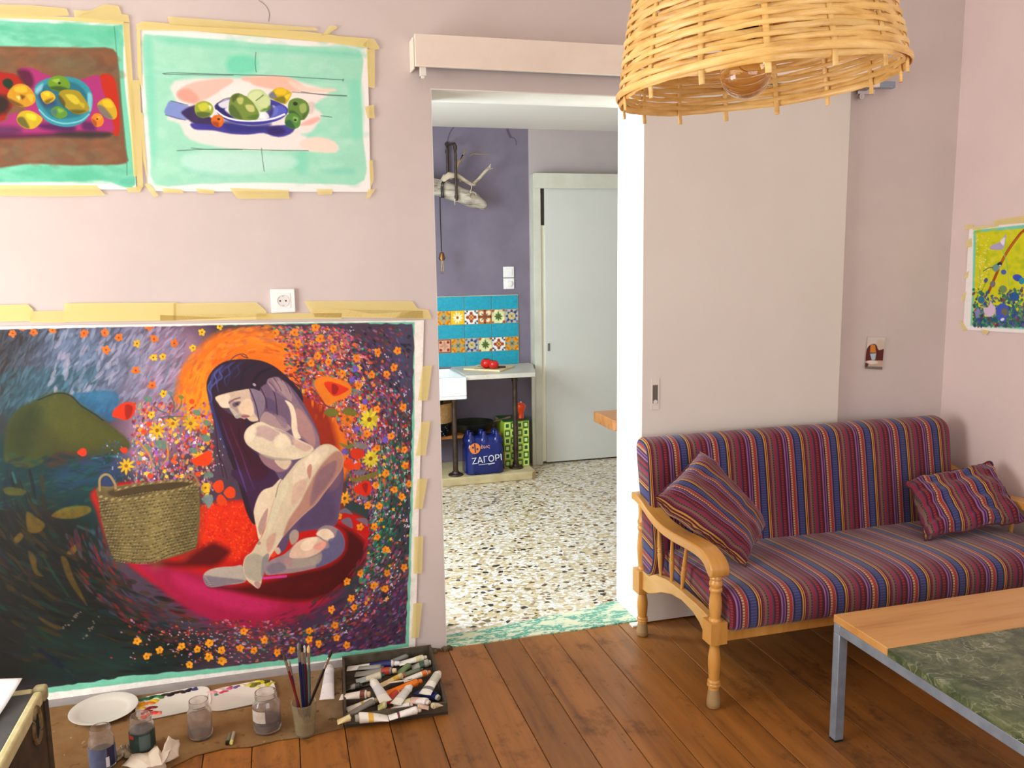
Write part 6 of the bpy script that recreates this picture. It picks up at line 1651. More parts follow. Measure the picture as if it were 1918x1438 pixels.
meadow(1200, ringreg(.55, 1.9, 240, 330), [(60, 110, 90), (40, 80, 66), (110, 60, 110), (160, 60, 44), (180, 150, 190), (210, 96, 50), (70, 40, 50)], (1.8, 4.6), (1.1, 2.1), .85)
meadow(600, ringreg(-.25, 1.1, 215, 275), [(44, 136, 104), (30, 100, 74), (70, 160, 130), (24, 80, 60), (40, 70, 56)], (2.4, 6.5), (1.2, 2.4), .85)
meadow(700, ringreg(-1.6, -1.0, 250, 305), [(214, 80, 56), (220, 124, 110), (190, 90, 150), (90, 134, 120), (236, 140, 60), (110, 60, 80)], (1.6, 3.4), (1.1, 2.1), .9)
def box_reg(x0, x1, y0, y1): return lambda: (RS.uniform(x0, x1), RS.uniform(y0, y1))
meadow(1100, box_reg(248, 400, 755, 940), INN+[(176, 120, 150), (150, 130, 140), (190, 150, 160)], (1.6, 4.4), (1.1, 2.8))
meadow(240, box_reg(250, 300, 780, 940), [(90, 70, 150), (130, 150, 140), (60, 110, 130), (200, 130, 170)], (1.3, 3), (.9, 2))
meadow(160, box_reg(190, 280, 820, 920), [(60, 90, 140), (70, 60, 120), (40, 100, 110), (200, 190, 190)], (1, 2.4), (.8, 1.5), .7)
meadow(420, lambda: (RS.triangular(205, 480, 600), 1246-85*RS.power(1.3)), [(190, 50, 30), (150, 40, 40), (206, 130, 170), (90, 60, 60), (210, 110, 50), (70, 60, 50)], (1.2, 4), (.8, 1.8))
meadow(330, ringreg(-1.2, 1.2, 170, 330), [(236, 226, 230), (224, 196, 214), (204, 184, 224)], (1.2, 2.4), (.8, 1.3), .95)
meadow(150, box_reg(250, 420, 790, 930), [(240, 230, 226), (236, 190, 200)], (.9, 1.7), (.7, 1.2), .9)
meadow(90, lambda: (RS.triangular(235, 400, 520), RS.uniform(1180, 1240)), [(200, 180, 210), (170, 170, 190)], (1, 2), (.8, 1.3), .9)
for k in range(170):
    x, y = ringreg(-1.3, 1.15, 165, 330)()
    if x is not None: cv.flower(x, y, RS.uniform(2.6, 4.4), [(240, 140, 30), (226, 96, 30), (238, 180, 50), (150, 90, 180), (80, 170, 140), (220, 90, 120)][RS.randint(6)], None, RS.randint(4, 6), RS.uniform(0, 2), thin=.34)
for k in range(120):
    x, y = ringreg(-1.25, 1.2, 165, 330)()
    if x is not None: cv.flower(x, y, RS.uniform(2.6, 3.8), (236, 226, 236), None, 3, RS.uniform(0, 2), thin=.26)
for k in range(80):
    x, y = RS.uniform(255, 395), RS.uniform(780, 930); cv.flower(x, y, RS.uniform(2.6, 4.6), [(240, 150, 40), (226, 90, 40), (160, 90, 180), (236, 200, 60), (236, 226, 236)][RS.randint(5)], None, 5, RS.uniform(0, 2))
# individual flowers
OR, YE, RD = (240, 134, 24), (238, 186, 34), (222, 56, 18)
for x, y in ((100, 270), (180, 225), (265, 262), (415, 245), (665, 272), (830, 268), (940, 305), (840, 402), (1180, 215), (1220, 315), (1075, 565), (1380, 350), (1205, 683)):
    p = Z3([(x, y)])[0]; cv.flower(p[0], p[1], 7.5 if x > 600 else 6.5, (226, 112, 34), (150, 60, 30), 5, RS.uniform(0, 2))
for x, y in ((1085, 352), (1290, 455), (1600, 262), (1530, 385), (1215, 462), (1740, 215), (1295, 750), (1200, 915)):
    p = Z3([(x, y)])[0]; cv.flower(p[0], p[1], 6.5, YE, (120, 60, 30), 5, RS.uniform(0, 2))
for x, y in ((565, 265), (715, 260), (880, 220), (915, 310), (1020, 385), (895, 445), (1200, 460), (845, 500), (1365, 415), (1320, 590), (1490, 535), (1215, 675), (1360, 860), (1255, 850), (1565, 845), (1470, 1070), (1360, 1165), (1575, 1175), (1425, 1365), (1580, 1300), (980, 490), (1090, 580), (1435, 585), (1520, 405), (1280, 1050), (745, 350)):
    p = Z4([(x, y)])[0]; cv.flower(p[0], p[1], 8.0, (240, 140, 28), (196, 70, 20), 5, RS.uniform(0, 2))
for x, y in ((1390, 95), (1340, 180), (1165, 100), (1235, 20), (915, 310), (1060, 385), (1155, 380), (1175, 450), (1230, 535), (1355, 655), (1240, 695), (1060, 695), (970, 750), (1150, 780), (1230, 800), (1000, 865), (1020, 925), (865, 940), (890, 1045), (715, 1085), (715, 1140), (780, 1170), (900, 1130), (970, 1180), (275, 1085), (415, 1145), (250, 1200), (345, 1215), (125, 1215), (45, 1165), (40, 1260), (135, 1285), (500, 1230), (600, 1215), (1110, 240), (1190, 245), (1290, 130), (960, 200)):
    p = Z6([(x, y)])[0]; cv.flower(p[0], p[1], 7.6, (240, 146, 26), (190, 84, 20), 5, RS.uniform(0, 2))
for x, y in ((880, 1095), (940, 1195), (1025, 1155), (1165, 1130), (1265, 1150), (1345, 1110), (1215, 1248), (1340, 1195), (1420, 1155), (1420, 1225)):
    p = Z5([(x, y)])[0]; cv.flower(p[0], p[1], 7.6, (238, 158, 26), (170, 90, 20), 5, RS.uniform(0, 2))
for x, y in ((1190, 545), (1165, 630), (1265, 800), (1200, 1015), (1105, 1190), (1290, 1175), (1425, 1100)):
    p = Z4([(x, y)])[0]; cv.flower(p[0], p[1], 6.5, (112, 84, 184), None, 6, RS.uniform(0, 2))
def petals(c, n, r, col, ctr, thin=.17):
    cv.flower(c[0], c[1], r, col, ctr, n, .2, thin=thin)
for (x, y), r, zz in (((1300, 940), 20, Z4), ((1310, 1245), 17, Z4), ((1130, 940), 15, Z4)):
    p = zz([(x, y)])[0]; petals(p, 12, r, (216, 196, 40) if r > 15 else (214, 110, 26), (120, 80, 30))
for (x, y), r in (((1245, 1040), 15), ((1370, 985), 13), ((1510, 985), 15), ((1000, 1320), 14), ((1580, 1250), 12)):
    p = Z3([(x, y)])[0]; petals(p, 9, r, (226, 176, 30), (150, 90, 30))
p = Z6([(955, 190)])[0]; petals(p, 9, 14, (232, 160, 30), (120, 60, 30))
# grey-green leaves and stems
for L in ([(1340, 740), (1370, 800), (1380, 860), (1360, 910)], [(1440, 770), (1430, 850), (1370, 910)], [(1200, 820), (1260, 880), (1350, 910)], [(1230, 945), (1330, 930), (1480, 930)], [(1390, 960), (1330, 920)]):
    cv.stroke(Z3(L), 2.6, (70, 96, 92), .9, taper=True)
for x, y, r in ((1170, 790, 8), (1348, 745, 5), (1435, 775, 5), (1560, 900, 8), (1640, 980, 8), (1280, 1150, 12), (1630, 1100, 10), (1160, 1180, 9), (1660, 1390, 8), (1530, 1200, 8)):
    p = Z3([(x, y)])[0]; q = cv.tx([p])[0]; cv.dab(q[0], q[1], r*.95, r*.62, .4, [(98, 130, 112), (96, 128, 66)][int(x) % 2], .9, raw=True)
for L in ([(1060, 1100), (1130, 1160), (1190, 1250), (1210, 1340)], [(1270, 1330), (1330, 1250), (1320, 1130)]): cv.stroke(Z3(L), 4, (206, 140, 60), .85, taper=True)
for L, c in (([(945, 880), (1000, 850), (1060, 880), (1040, 910), (980, 915)], (106, 112, 34)), ([(1090, 870), (1140, 845), (1210, 890), (1180, 910), (1110, 900)], (110, 110, 34)), ([(1065, 1120), (1130, 1140), (1180, 1120), (1150, 1170), (1090, 1150)], (112, 116, 60)), ([(1170, 1145), (1220, 1115), (1300, 1150), (1250, 1170)], (128, 120, 116)), ([(1150, 1350), (1180, 1400), (1330, 1350), (1370, 1370), (1260, 1418), (1160, 1418)], (118, 110, 40))):
    cv.poly(Z4(L), c, .95, 1.5, 2)
for L in ([(850, 655), (890, 640), (900, 680), (870, 695)], [(1170, 720), (1210, 705), (1230, 730), (1190, 745)]): cv.poly(Z4(L), (130, 120, 116), .9, 1.5, 2)
for L in ([(905, 290), (960, 255), (1010, 300), (960, 290)], [(930, 340), (990, 320), (1010, 390), (960, 370)], [(1030, 330), (1100, 325), (1110, 380), (1080, 360)], [(1040, 420), (1090, 460), (1070, 440)], [(1010, 10), (1060, 40), (1100, 0)], [(1040, 170), (1100, 205), (1110, 180)]):
    cv.poly(Z6(L), (110, 106, 124), .9, 1.5, 2)
# poppies
def poppy(zz, L, c=(214, 44, 14), dark=None):
    cv.poly(zz(L), c, 1, 1.4, 1)
    if dark: cv.poly(zz(dark), (150, 26, 14), .9, 1.6, 1)
poppy(Z3, [(890, 930), (900, 880), (960, 830), (1030, 815), (1075, 850), (1055, 920), (1000, 960), (930, 940)], (218, 52, 16), [(990, 840), (1050, 850), (1040, 920), (1000, 950)])
poppy(Z3, [(610, 1215), (650, 1180), (680, 1190), (685, 1230), (650, 1245)], (206, 50, 20)); poppy(Z3, [(950, 1185), (1000, 1175), (1010, 1210), (975, 1220)], (206, 54, 22))
poppy(Z3, [(1520, 1270), (1580, 1240), (1640, 1200), (1675, 1215), (1670, 1300), (1610, 1320), (1540, 1310)], (228, 64, 14))
for x, y in ((1140, 1050), (1520, 810), (1180, 990), (1620, 1050), (1570, 1385), (1190, 1400)): p = Z3([(x, y)])[0]; cv.dab(p[0], p[1], 5, 4.4, .3, (224, 70, 24), .95)
cv.poly(Z4([(870, 640), (930, 605), (1010, 610), (1130, 650), (1165, 710), (1130, 760), (1040, 800), (970, 830), (920, 760), (880, 700)]), (232, 124, 22), 1, 3, 2)
poppy(Z4, [(945, 660), (1005, 645), (1120, 690), (1135, 710), (1050, 755), (1005, 745)], (220, 48, 14), [(1010, 660), (1060, 690), (1040, 740), (1010, 735)])
cv.stroke(Z4([(850, 700), (900, 750), (960, 830), (1030, 850)]), 2, (120, 30, 16), .9)
poppy(Z4, [(1150, 1190), (1180, 1165), (1250, 1180), (1255, 1230), (1200, 1250), (1160, 1230)], (206, 50, 14)); poppy(Z4, [(1095, 1290), (1130, 1240), (1170, 1270), (1180, 1330), (1130, 1330)], (220, 62, 14)); poppy(Z4, [(1180, 1290), (1230, 1270), (1230, 1320), (1190, 1330)], (226, 70, 18))
poppy(Z6, [(1015, 135), (1050, 90), (1110, 70), (1140, 115), (1110, 175), (1060, 165)], (214, 42, 16), [(1070, 100), (1110, 90), (1100, 160)])
for L in ([(65, 110), (90, 75), (130, 70), (140, 130), (100, 155)], [(140, 150), (180, 110), (215, 130), (215, 180), (170, 190)], [(90, 200), (120, 160), (165, 215), (120, 240)]): poppy(Z6, L, (226, 66, 18))
cv.poly(Z6([(0, 180), (50, 165), (70, 200), (40, 260), (20, 230)]), (118, 140, 140), .9, 1.5, 2)
cv.flower(*Z6([(18, 120)])[0], 10, (230, 176, 30), (150, 90, 30), 7)

# ---- basket
bp = Z5([(625, 110), (632, 190), (648, 310), (672, 400), (698, 490), (732, 568), (820, 590), (905, 600), (1010, 580), (1110, 558), (1190, 528), (1258, 492), (1272, 400), (1282, 300), (1280, 190), (1270, 95), (1235, 70), (1160, 66), (1000, 74), (880, 84), (760, 100)])
cv.poly(bp, (112, 98, 58), 1, 1.5, 1)
cv.poly(Z5([(960, 170), (1080, 150), (1060, 560), (960, 590)]), (142, 126, 74), .55, 24)
cv.poly(Z5([(625, 150), (700, 200), (780, 580), (730, 570)]), (76, 66, 40), .7, 20)
cv.poly(Z5([(1180, 130), (1280, 110), (1282, 300), (1258, 492), (1150, 540)]), (86, 76, 46), .6, 24)
cv.poly(Z5([(690, 140), (780, 110), (900, 95), (1060, 80), (1180, 72), (1245, 85), (1180, 110), (1020, 135), (880, 165), (740, 175)]), (70, 56, 34), .95, 4, 2)
for r_ in range(22):
    for c_ in range(30):
        u, v = (c_+.5*(r_ % 2))/30, r_/21
        xl = 632+100*v**1.3; xr = 1278-22*v
        x = xl+(xr-xl)*u; yt = 195-20*math.sin(PI*u*.9)-75*u; yb = 575+22*math.sin(PI*min(1, u*1.5))-80*max(0, u-.45)*1.8
        y = yt+(yb-yt)*v; p = Z5([(x, y)])[0]
        q = cv.tx([p])[0]
        if RS.rand() < .5: cv.dab(q[0], q[1], 1.9, .9, 0, (40, 32, 18), .8, raw=True)
        cv.dab(q[0]+1.6, q[1]+1.4, 2.0, .8, -.1, [(172, 160, 104), (146, 128, 74), (124, 108, 64), (182, 172, 124)][RS.randint(4)], .7, raw=True)
for L in ([(630, 165), (720, 190), (850, 185), (960, 165), (1080, 140), (1200, 110), (1265, 88)], [(740, 130), (860, 100), (1000, 80), (1160, 68), (1240, 76)]):
    P = Canvas.chaikin(np.array(Z5(L)), 3, False)
    cv.stroke(P, 4.5, (128, 110, 66), 1, it=0)
    for i in range(0, len(P), 1):
        cv.dab(P[i][0], P[i][1], 2.8, 1.0, -.55, (182, 168, 114) if i % 2 else (80, 66, 38), .85)
cv.poly(Z5([(655, 100), (660, 60), (690, 48), (720, 80), (720, 105)]), (44, 58, 96), .95, 1.5, 2)
cv.stroke(Z5([(640, 130), (640, 60), (670, 30), (705, 38), (738, 90), (742, 118)]), 4.5, (150, 130, 84), 1)
cv.stroke(Z5([(1190, 70), (1200, 35), (1235, 28), (1262, 60), (1268, 95)]), 4, (140, 110, 74), 1)

# ---- figure: hair at the back
cv.softk = .42
HD = (46, 28, 44)
cv.poly(Z4([(28, 690), (42, 610), (100, 530), (190, 482), (330, 468), (450, 480), (550, 520), (640, 590), (720, 670), (775, 740), (780, 830), (720, 800), (640, 700), (560, 700), (440, 720), (360, 720), (260, 740), (110, 780), (140, 850), (220, 900), (270, 935), (340, 930), (420, 960), (350, 1010), (322, 1060), (326, 1110), (360, 1160), (430, 1215), (480, 1280), (560, 1350), (620, 1400), (560, 1480), (480, 1560), (440, 1700), (400, 1760), (340, 1660), (290, 1480), (240, 1330), (180, 1180), (120, 1030), (80, 900), (50, 800)]), HD, 1, 1.5, 1)
cv.poly(Z6([(195, 0), (280, 130), (325, 270), (350, 330), (370, 330), (350, 250), (370, 190), (420, 130), (500, 90), (570, 0)]), (62, 34, 66), 1, 2, 1)
cv.poly(Z4([(110, 800), (200, 900), (330, 940), (330, 1090), (420, 1220), (520, 1340), (430, 1420), (320, 1350), (220, 1150)]), (66, 22, 40), .75, 16)
for L, c, w in (([(60, 640), (50, 740), (80, 880), (130, 1040), (190, 1200)], (54, 62, 128), 9), ([(150, 520), (80, 600), (60, 700)], (66, 74, 140), 9), ([(250, 490), (150, 560), (110, 660)], (58, 58, 116), 8), ([(330, 480), (230, 560), (190, 680)], (46, 44, 88), 7), ([(430, 490), (320, 560), (300, 680)], (34, 24, 40), 9), ([(550, 530), (430, 590), (380, 690)], (30, 20, 34), 9), ([(640, 600), (560, 620), (470, 700)], (60, 34, 50), 7),
                ([(250, 1240), (300, 1380), (340, 1500)], (98, 70, 150), 4), ([(300, 1200), (350, 1350), (400, 1480)], (90, 50, 110), 4), ([(140, 930), (200, 1100), (280, 1300)], (84, 40, 84), 5), ([(200, 960), (270, 1130), (330, 1280)], (90, 30, 60), 5), ([(280, 980), (290, 1100), (380, 1280)], (50, 20, 34), 6)):
    cv.stroke(Z4(L), w*.75, c, .75, 2, taper=True)
cv.stroke(Z4([(200, 490), (260, 440), (320, 430), (350, 460), (300, 440)]), 1.6, (60, 40, 70), .9)
for L, c, w in (([(120, 545), (90, 590), (105, 640), (60, 700), (70, 780), (45, 820)], (84, 92, 164), 4), ([(170, 510), (130, 560), (150, 610), (110, 650), (120, 720)], (76, 84, 152), 4), ([(230, 492), (200, 530), (210, 580), (170, 620), (180, 680)], (62, 66, 124), 4), ([(60, 640), (40, 690), (58, 740)], (98, 108, 178), 3), ([(300, 480), (270, 520), (285, 570), (240, 620)], (54, 50, 92), 4)):
    cv.stroke(Z4(L), w*.8, c, .8, 1.6, taper=True)
for L in ([(690, 640), (760, 690), (770, 740)], [(700, 600), (750, 650)], [(75, 900), (100, 1010), (110, 1100), (120, 1200), (170, 1320), (190, 1400)], [(110, 1130), (130, 1240), (160, 1390)]): cv.stroke(Z4(L), 1.8, (58, 28, 44), .9)
# ---- back, torso in shadow
SH = (100, 80, 108)
cv.poly(Z4([(500, 640), (560, 620), (640, 640), (720, 720), (790, 820), (850, 930), (905, 1050), (925, 1180), (990, 1150), (1050, 1200), (1090, 1280), (1095, 1420), (1060, 1700), (1000, 1780), (760, 1780), (640, 1500), (560, 1340), (440, 1220), (420, 960), (450, 860)]), SH, 1, 1.5, 1)
cv.poly(Z6([(940, 0), (935, 110), (905, 300), (890, 365), (740, 400), (600, 440), (560, 530), (500, 560), (540, 400), (640, 300), (800, 60)]), (92, 72, 102), 1, 2, 1)
cv.poly(Z6([(700, 250), (800, 150), (880, 200), (870, 340), (740, 380), (640, 400)]), (78, 62, 96), .6, 16)
cv.poly(Z4([(930, 1180), (1000, 1160), (1070, 1240), (1085, 1420), (990, 1500), (960, 1300)]), (120, 84, 104), .7, 12)
# neck and jaw shade
cv.poly(Z4([(440, 720), (500, 660), (570, 660), (640, 740), (690, 860), (680, 1000), (590, 1000), (520, 960), (460, 960), (420, 950)]), (112, 88, 112), 1, 4)
cv.poly(Z4([(490, 770), (560, 800), (590, 900), (540, 880), (490, 860)]), (84, 68, 100), .8, 8)
cv.poly(Z4([(480, 880), (560, 910), (640, 960), (690, 1010), (600, 1040), (520, 990), (440, 975)]), (176, 146, 142), .9, 5)
cv.poly(Z4([(560, 900), (640, 930), (660, 1000), (620, 1000)]), (140, 116, 128), .8, 6)
# face
cv.poly(Z4([(98, 765), (180, 735), (270, 715), (370, 700), (440, 720), (480, 770), (478, 850), (455, 900), (430, 945), (395, 955), (368, 948), (345, 925), (325, 938), (295, 925), (262, 930), (242, 905), (225, 865), (205, 850), (150, 845), (120, 810)]), (206, 180, 156), 1, 1.5, 1)
cv.poly(Z4([(100, 768), (180, 742), (215, 760), (200, 800), (205, 845), (150, 845), (122, 812)]), (228, 208, 178), .9, 4)
cv.poly(Z4([(370, 700), (440, 720), (480, 770), (478, 850), (445, 930), (410, 900), (385, 830), (375, 770)]), (124, 108, 130), .92, 6)
cv.poly(Z4([(285, 830), (330, 780), (380, 790), (400, 860), (385, 910), (330, 900), (290, 880)]), (232, 202, 170), .9, 6)
cv.poly(Z4([(200, 800), (240, 790), (270, 850), (280, 890), (250, 900), (225, 865)]), (166, 140, 136), .8, 4)
cv.poly(Z4([(205, 850), (240, 905), (262, 930), (290, 920), (270, 890), (240, 860)]), (196, 186, 166), .9, 3)
cv.stroke(Z4([(205, 810), (240, 785), (290, 770)]), 2.6, (110, 74, 84), .85)
cv.poly(Z4([(230, 820), (255, 802), (295, 800), (280, 830), (245, 842)]), (100, 78, 92), .9, 2)
cv.poly(Z4([(250, 818), (275, 808), (272, 828)]), (50, 38, 56), .95, 1.5)
cv.poly(Z4([(295, 908), (330, 900), (365, 910), (350, 925), (322, 932)]), (168, 104, 108), .9, 2)
cv.stroke(Z4([(300, 918), (330, 914), (362, 918)]), 1.2, (104, 62, 74), .9)
cv.poly(Z4([(250, 920), (285, 895), (300, 905), (280, 925)]), (140, 150, 140), .7, 3)
cv.poly(Z4([(345, 925), (400, 920), (440, 940), (400, 955), (368, 950)]), (222, 196, 162), .9, 3)
# strands over the face
for L in ([(360, 690), (390, 760), (415, 830), (430, 900), (445, 990), (460, 1060), (468, 1120)], [(520, 660), (560, 740), (575, 830), (580, 900)], [(455, 700), (490, 780), (500, 850)]): cv.stroke(Z4(L), 2.2, (66, 40, 60), .95)
cv.dab(*Z4([(468, 1110)])[0], 2.4, 4, .2, (66, 40, 60))
# raised arm and hand in the hair
cv.poly(Z4([(500, 640), (545, 610), (590, 610), (625, 635), (680, 690), (740, 790), (800, 880), (860, 980), (905, 1080), (915, 1180), (870, 1190), (800, 1110), (750, 1070), (735, 1000), (712, 870), (690, 800), (640, 770), (570, 720)]), (136, 108, 122), 1, 1.5, 1)
cv.poly(Z4([(720, 860), (780, 880), (850, 990), (880, 1100), (860, 1160), (800, 1090), (750, 1040)]), (176, 132, 126), .9, 8)
cv.poly(Z4([(640, 790), (690, 812), (720, 870), (735, 960), (742, 1030), (765, 1085), (715, 1082), (692, 1010), (690, 920), (670, 840)]), (236, 216, 184), 1, 2, 1)
cv.poly(Z4([(560, 660), (600, 640), (650, 680), (690, 740), (690, 800), (640, 760)]), (168, 138, 142), .85, 6)
for L in ([(505, 650), (540, 690), (560, 720)], [(540, 620), (580, 680), (600, 720)], [(585, 615), (620, 670), (640, 720)], [(620, 640), (650, 690), (670, 740)]): cv.stroke(Z4(L), 4.6, (158, 132, 138), .9, taper=True); cv.stroke(Z4([(x+14, y-4) for x, y in L]), 1.4, (78, 54, 78), .8)
cv.dab(*Z4([(402, 668)])[0], 3.5, 2.2, .6, (170, 150, 160))
# belly
cv.poly(Z4([(440, 1215), (520, 1245), (640, 1255), (700, 1270), (660, 1330), (600, 1350), (560, 1340), (480, 1290)]), (150, 112, 120), 1, 3)
cv.poly(Z4([(560, 1255), (660, 1250), (690, 1270), (650, 1330), (600, 1310)]), (218, 196, 164), .95, 4)
# near shoulder and upper arm
cv.poly(Z4([(322, 1060), (345, 1010), (400, 972), (460, 958), (530, 990), (640, 1030), (710, 1075), (790, 1115), (855, 1150), (862, 1185), (800, 1230), (720, 1252), (620, 1255), (520, 1238), (430, 1195), (355, 1145), (328, 1105)]), (222, 206, 174), 1, 1.5, 1)
cv.poly(Z4([(410, 1010), (480, 985), (560, 1020), (600, 1050), (540, 1110), (470, 1080), (400, 1060)]), (190, 158, 152), .85, 8)
cv.poly(Z4([(560, 1010), (660, 1040), (720, 1100), (700, 1140), (640, 1060)]), (162, 134, 138), .85, 8)
cv.poly(Z4([(560, 1080), (640, 1050), (690, 1120), (640, 1170), (570, 1150)]), (232, 216, 184), .8, 8)
cv.poly(Z4([(700, 1090), (780, 1120), (850, 1155), (800, 1190), (720, 1150)]), (206, 170, 152), .85, 7)
cv.poly(Z4([(440, 1200), (560, 1235), (700, 1248), (620, 1262), (500, 1240)]), (168, 156, 140), .8, 6)
cv.poly(Z4([(340, 1040), (400, 1000), (420, 1040), (380, 1110), (345, 1110)]), (232, 216, 186), .8, 8)
cv.poly(Z4([(860, 1185), (905, 1180), (900, 1215), (850, 1210)]), (70, 54, 120), .9, 3)
# far thigh (left, light)
cv.poly(Z6([(520, 60), (470, 110), (410, 132), (372, 180), (345, 260), (345, 310), (362, 400), (378, 470), (405, 420), (440, 330), (480, 200), (540, 90)]), (224, 204, 172), 1, 1.5, 1)
cv.poly(Z6([(410, 290), (440, 260), (420, 380), (390, 440), (372, 380)]), (168, 130, 122), .85, 5)
# raised leg: knee to foot
cv.poly(Z6([(590, 0), (640, -60), (720, -110), (790, -165), (850, -175), (900, -150), (945, -95), (940, -20), (890, 60), (820, 150), (760, 230), (680, 300), (600, 380), (540, 450), (490, 530), (450, 590), (420, 660), (400, 720), (392, 770), (370, 798), (330, 770), (300, 745), (265, 700), (270, 640), (285, 585), (330, 550), (360, 500), (400, 440), (430, 360), (460, 260), (490, 170), (530, 80)]), (212, 194, 162), 1, 1.5, 1)
cv.poly(Z6([(945, -95), (940, -20), (890, 60), (820, 150), (760, 230), (680, 300), (600, 380), (540, 450), (580, 330), (650, 230), (700, 130), (760, 20), (820, -60), (900, -130)]), (172, 122, 106), .92, 10)
cv.poly(Z6([(760, 40), (840, -40), (900, -60), (880, 40), (800, 150), (720, 240)]), (130, 96, 108), .8, 12)
cv.poly(Z6([(610, 10), (700, -90), (790, -150), (850, -160), (830, -90), (760, -20), (690, 60), (620, 130)]), (228, 208, 178), .9, 8)
cv.poly(Z6([(690, -60), (740, -110), (790, -100), (760, -50), (700, 10)]), (236, 220, 190), .9, 5)
cv.poly(Z6([(700, 0), (720, -40), (735, -20), (720, 60)]), (186, 120, 102), .8, 4)
cv.poly(Z6([(620, 90), (700, 60), (680, 160), (600, 240), (600, 160)]), (206, 166, 146), .75, 10)
cv.poly(Z6([(490, 190), (530, 100), (560, 60), (580, 110), (530, 220), (480, 350), (440, 430), (450, 330)]), (216, 206, 172), .9, 7)
cv.poly(Z6([(430, 470), (490, 420), (480, 500), (440, 560)]), (196, 142, 124), .7, 8)
cv.poly(Z6([(285, 600), (340, 560), (400, 580), (440, 600), (410, 680), (390, 750), (330, 740), (280, 700)]), (166, 158, 140), .85, 8)
cv.poly(Z6([(400, 600), (440, 560), (445, 610), (415, 700), (395, 720)]), (128, 126, 128), .8, 6)
cv.stroke(Z6([(560, 20), (510, 100), (490, 180)]), 1.3, (60, 54, 60), .7)
cv.dab(*Z6([(378, 492)])[0], 4, 3.2, 0, (150, 118, 106), .7)
cv.poly(Z6([(345, 760), (370, 750), (390, 770), (372, 798)]), (176, 132, 124), .9, 2)
# hand/foot glimpses between the legs
cv.poly(Z6([(590, 420), (620, 400), (645, 420), (640, 470), (600, 505), (582, 460)]), (166, 152, 136), .95, 3)
cv.poly(Z6([(480, 530), (510, 520), (525, 550), (505, 570), (485, 550)]), (200, 180, 156), .95, 3)
cv.poly(Z6([(455, 580), (480, 550), (498, 570), (470, 588)]), (226, 62, 20), .95, 2)
# folded leg lying on the ground
cv.poly(Z6([(420, 640), (470, 600), (540, 570), (590, 530), (640, 480), (700, 458), (765, 448), (775, 400), (830, 372), (890, 385), (935, 425), (955, 480), (945, 545), (900, 595), (830, 635), (740, 665), (620, 690), (500, 702), (425, 704)]), (150, 130, 134), 1, 1.5, 1)
cv.poly(Z6([(582, 585), (610, 510), (680, 462), (765, 450), (800, 470), (830, 500), (790, 550), (720, 585), (650, 595)]), (224, 188, 162), .95, 3, 1)
cv.poly(Z6([(655, 520), (690, 470), (770, 452), (745, 520), (690, 545)]), (240, 214, 182), .9, 4)
cv.poly(Z6([(740, 520), (800, 480), (835, 490), (800, 540)]), (226, 150, 132), .8, 8)
cv.poly(Z6([(762, 430), (800, 398), (850, 400), (885, 440), (870, 480), (820, 470), (790, 450)]), (240, 216, 182), .95, 3)
cv.poly(Z6([(800, 545), (850, 520), (845, 470), (890, 450), (910, 400), (950, 460), (950, 540), (900, 598), (820, 640), (760, 655)]), (88, 86, 126), .85, 8)
cv.poly(Z6([(600, 600), (740, 590), (800, 560), (780, 630), (640, 660), (560, 660)]), (172, 160, 138), .7, 8)
cv.poly(Z6([(430, 650), (520, 620), (560, 670), (460, 700)]), (118, 106, 122), .75, 8)
cv.poly(Z6([(545, 600), (600, 600), (600, 650), (555, 640)]), (176, 132, 128), .7, 8)
# far foot with toes
cv.poly(Z6([(2, 725), (15, 690), (60, 665), (130, 652), (210, 648), (262, 640), (275, 690), (292, 745), (240, 765), (150, 775), (70, 788), (25, 775)]), (176, 164, 150), 1, 1.5, 1)
cv.poly(Z6([(2, 725), (20, 710), (100, 720), (200, 730), (290, 745), (200, 768), (70, 788), (22, 775)]), (120, 108, 120), .85, 7)
for k in range(5): cv.dab(*Z6([(16+k*9, 722+k*13)])[0], 3.4, 2.1, .5, (146, 134, 138), .9); cv.stroke(Z6([(8+k*9, 732+k*12), (34+k*8, 728+k*12)]), .9, (62, 50, 62), .7)
cv.softk = 1.0
# clean white margin, mint underpaint showing at a ragged edge
def inside_mask(L, rag, seed):
    c2 = Canvas(cv.W, cv.H, cv.corners, (0, 0, 0)); r2 = np.random.RandomState(seed); P = []
    for (ax, ay), (bx, by) in zip(L, L[1:]+L[:1]):
        n = max(2, int(math.hypot(bx-ax, by-ay)/9))
        for k in range(n): P.append((ax+(bx-ax)*k/n+r2.uniform(-rag, rag), ay+(by-ay)*k/n+r2.uniform(-rag, rag)))
    c2.poly(P, (255, 255, 255), 1, 1.6, 0); return c2.a[..., :1]
m1 = inside_mask(PA, 1.6, 1); m2 = inside_mask([(-160, 620), (300, 611), (600, 604), (776, 603), (776, 800), (766, 1211), (600, 1238), (400, 1260), (100, 1296), (-160, 1328)], .6, 2)
cv.a[:] = cv.a*m1+np.array((120, 200, 170), np.float32)/255*(1-m1); cv.a[:] = cv.a*m2+np.array((243, 239, 230), np.float32)/255*(1-m2)
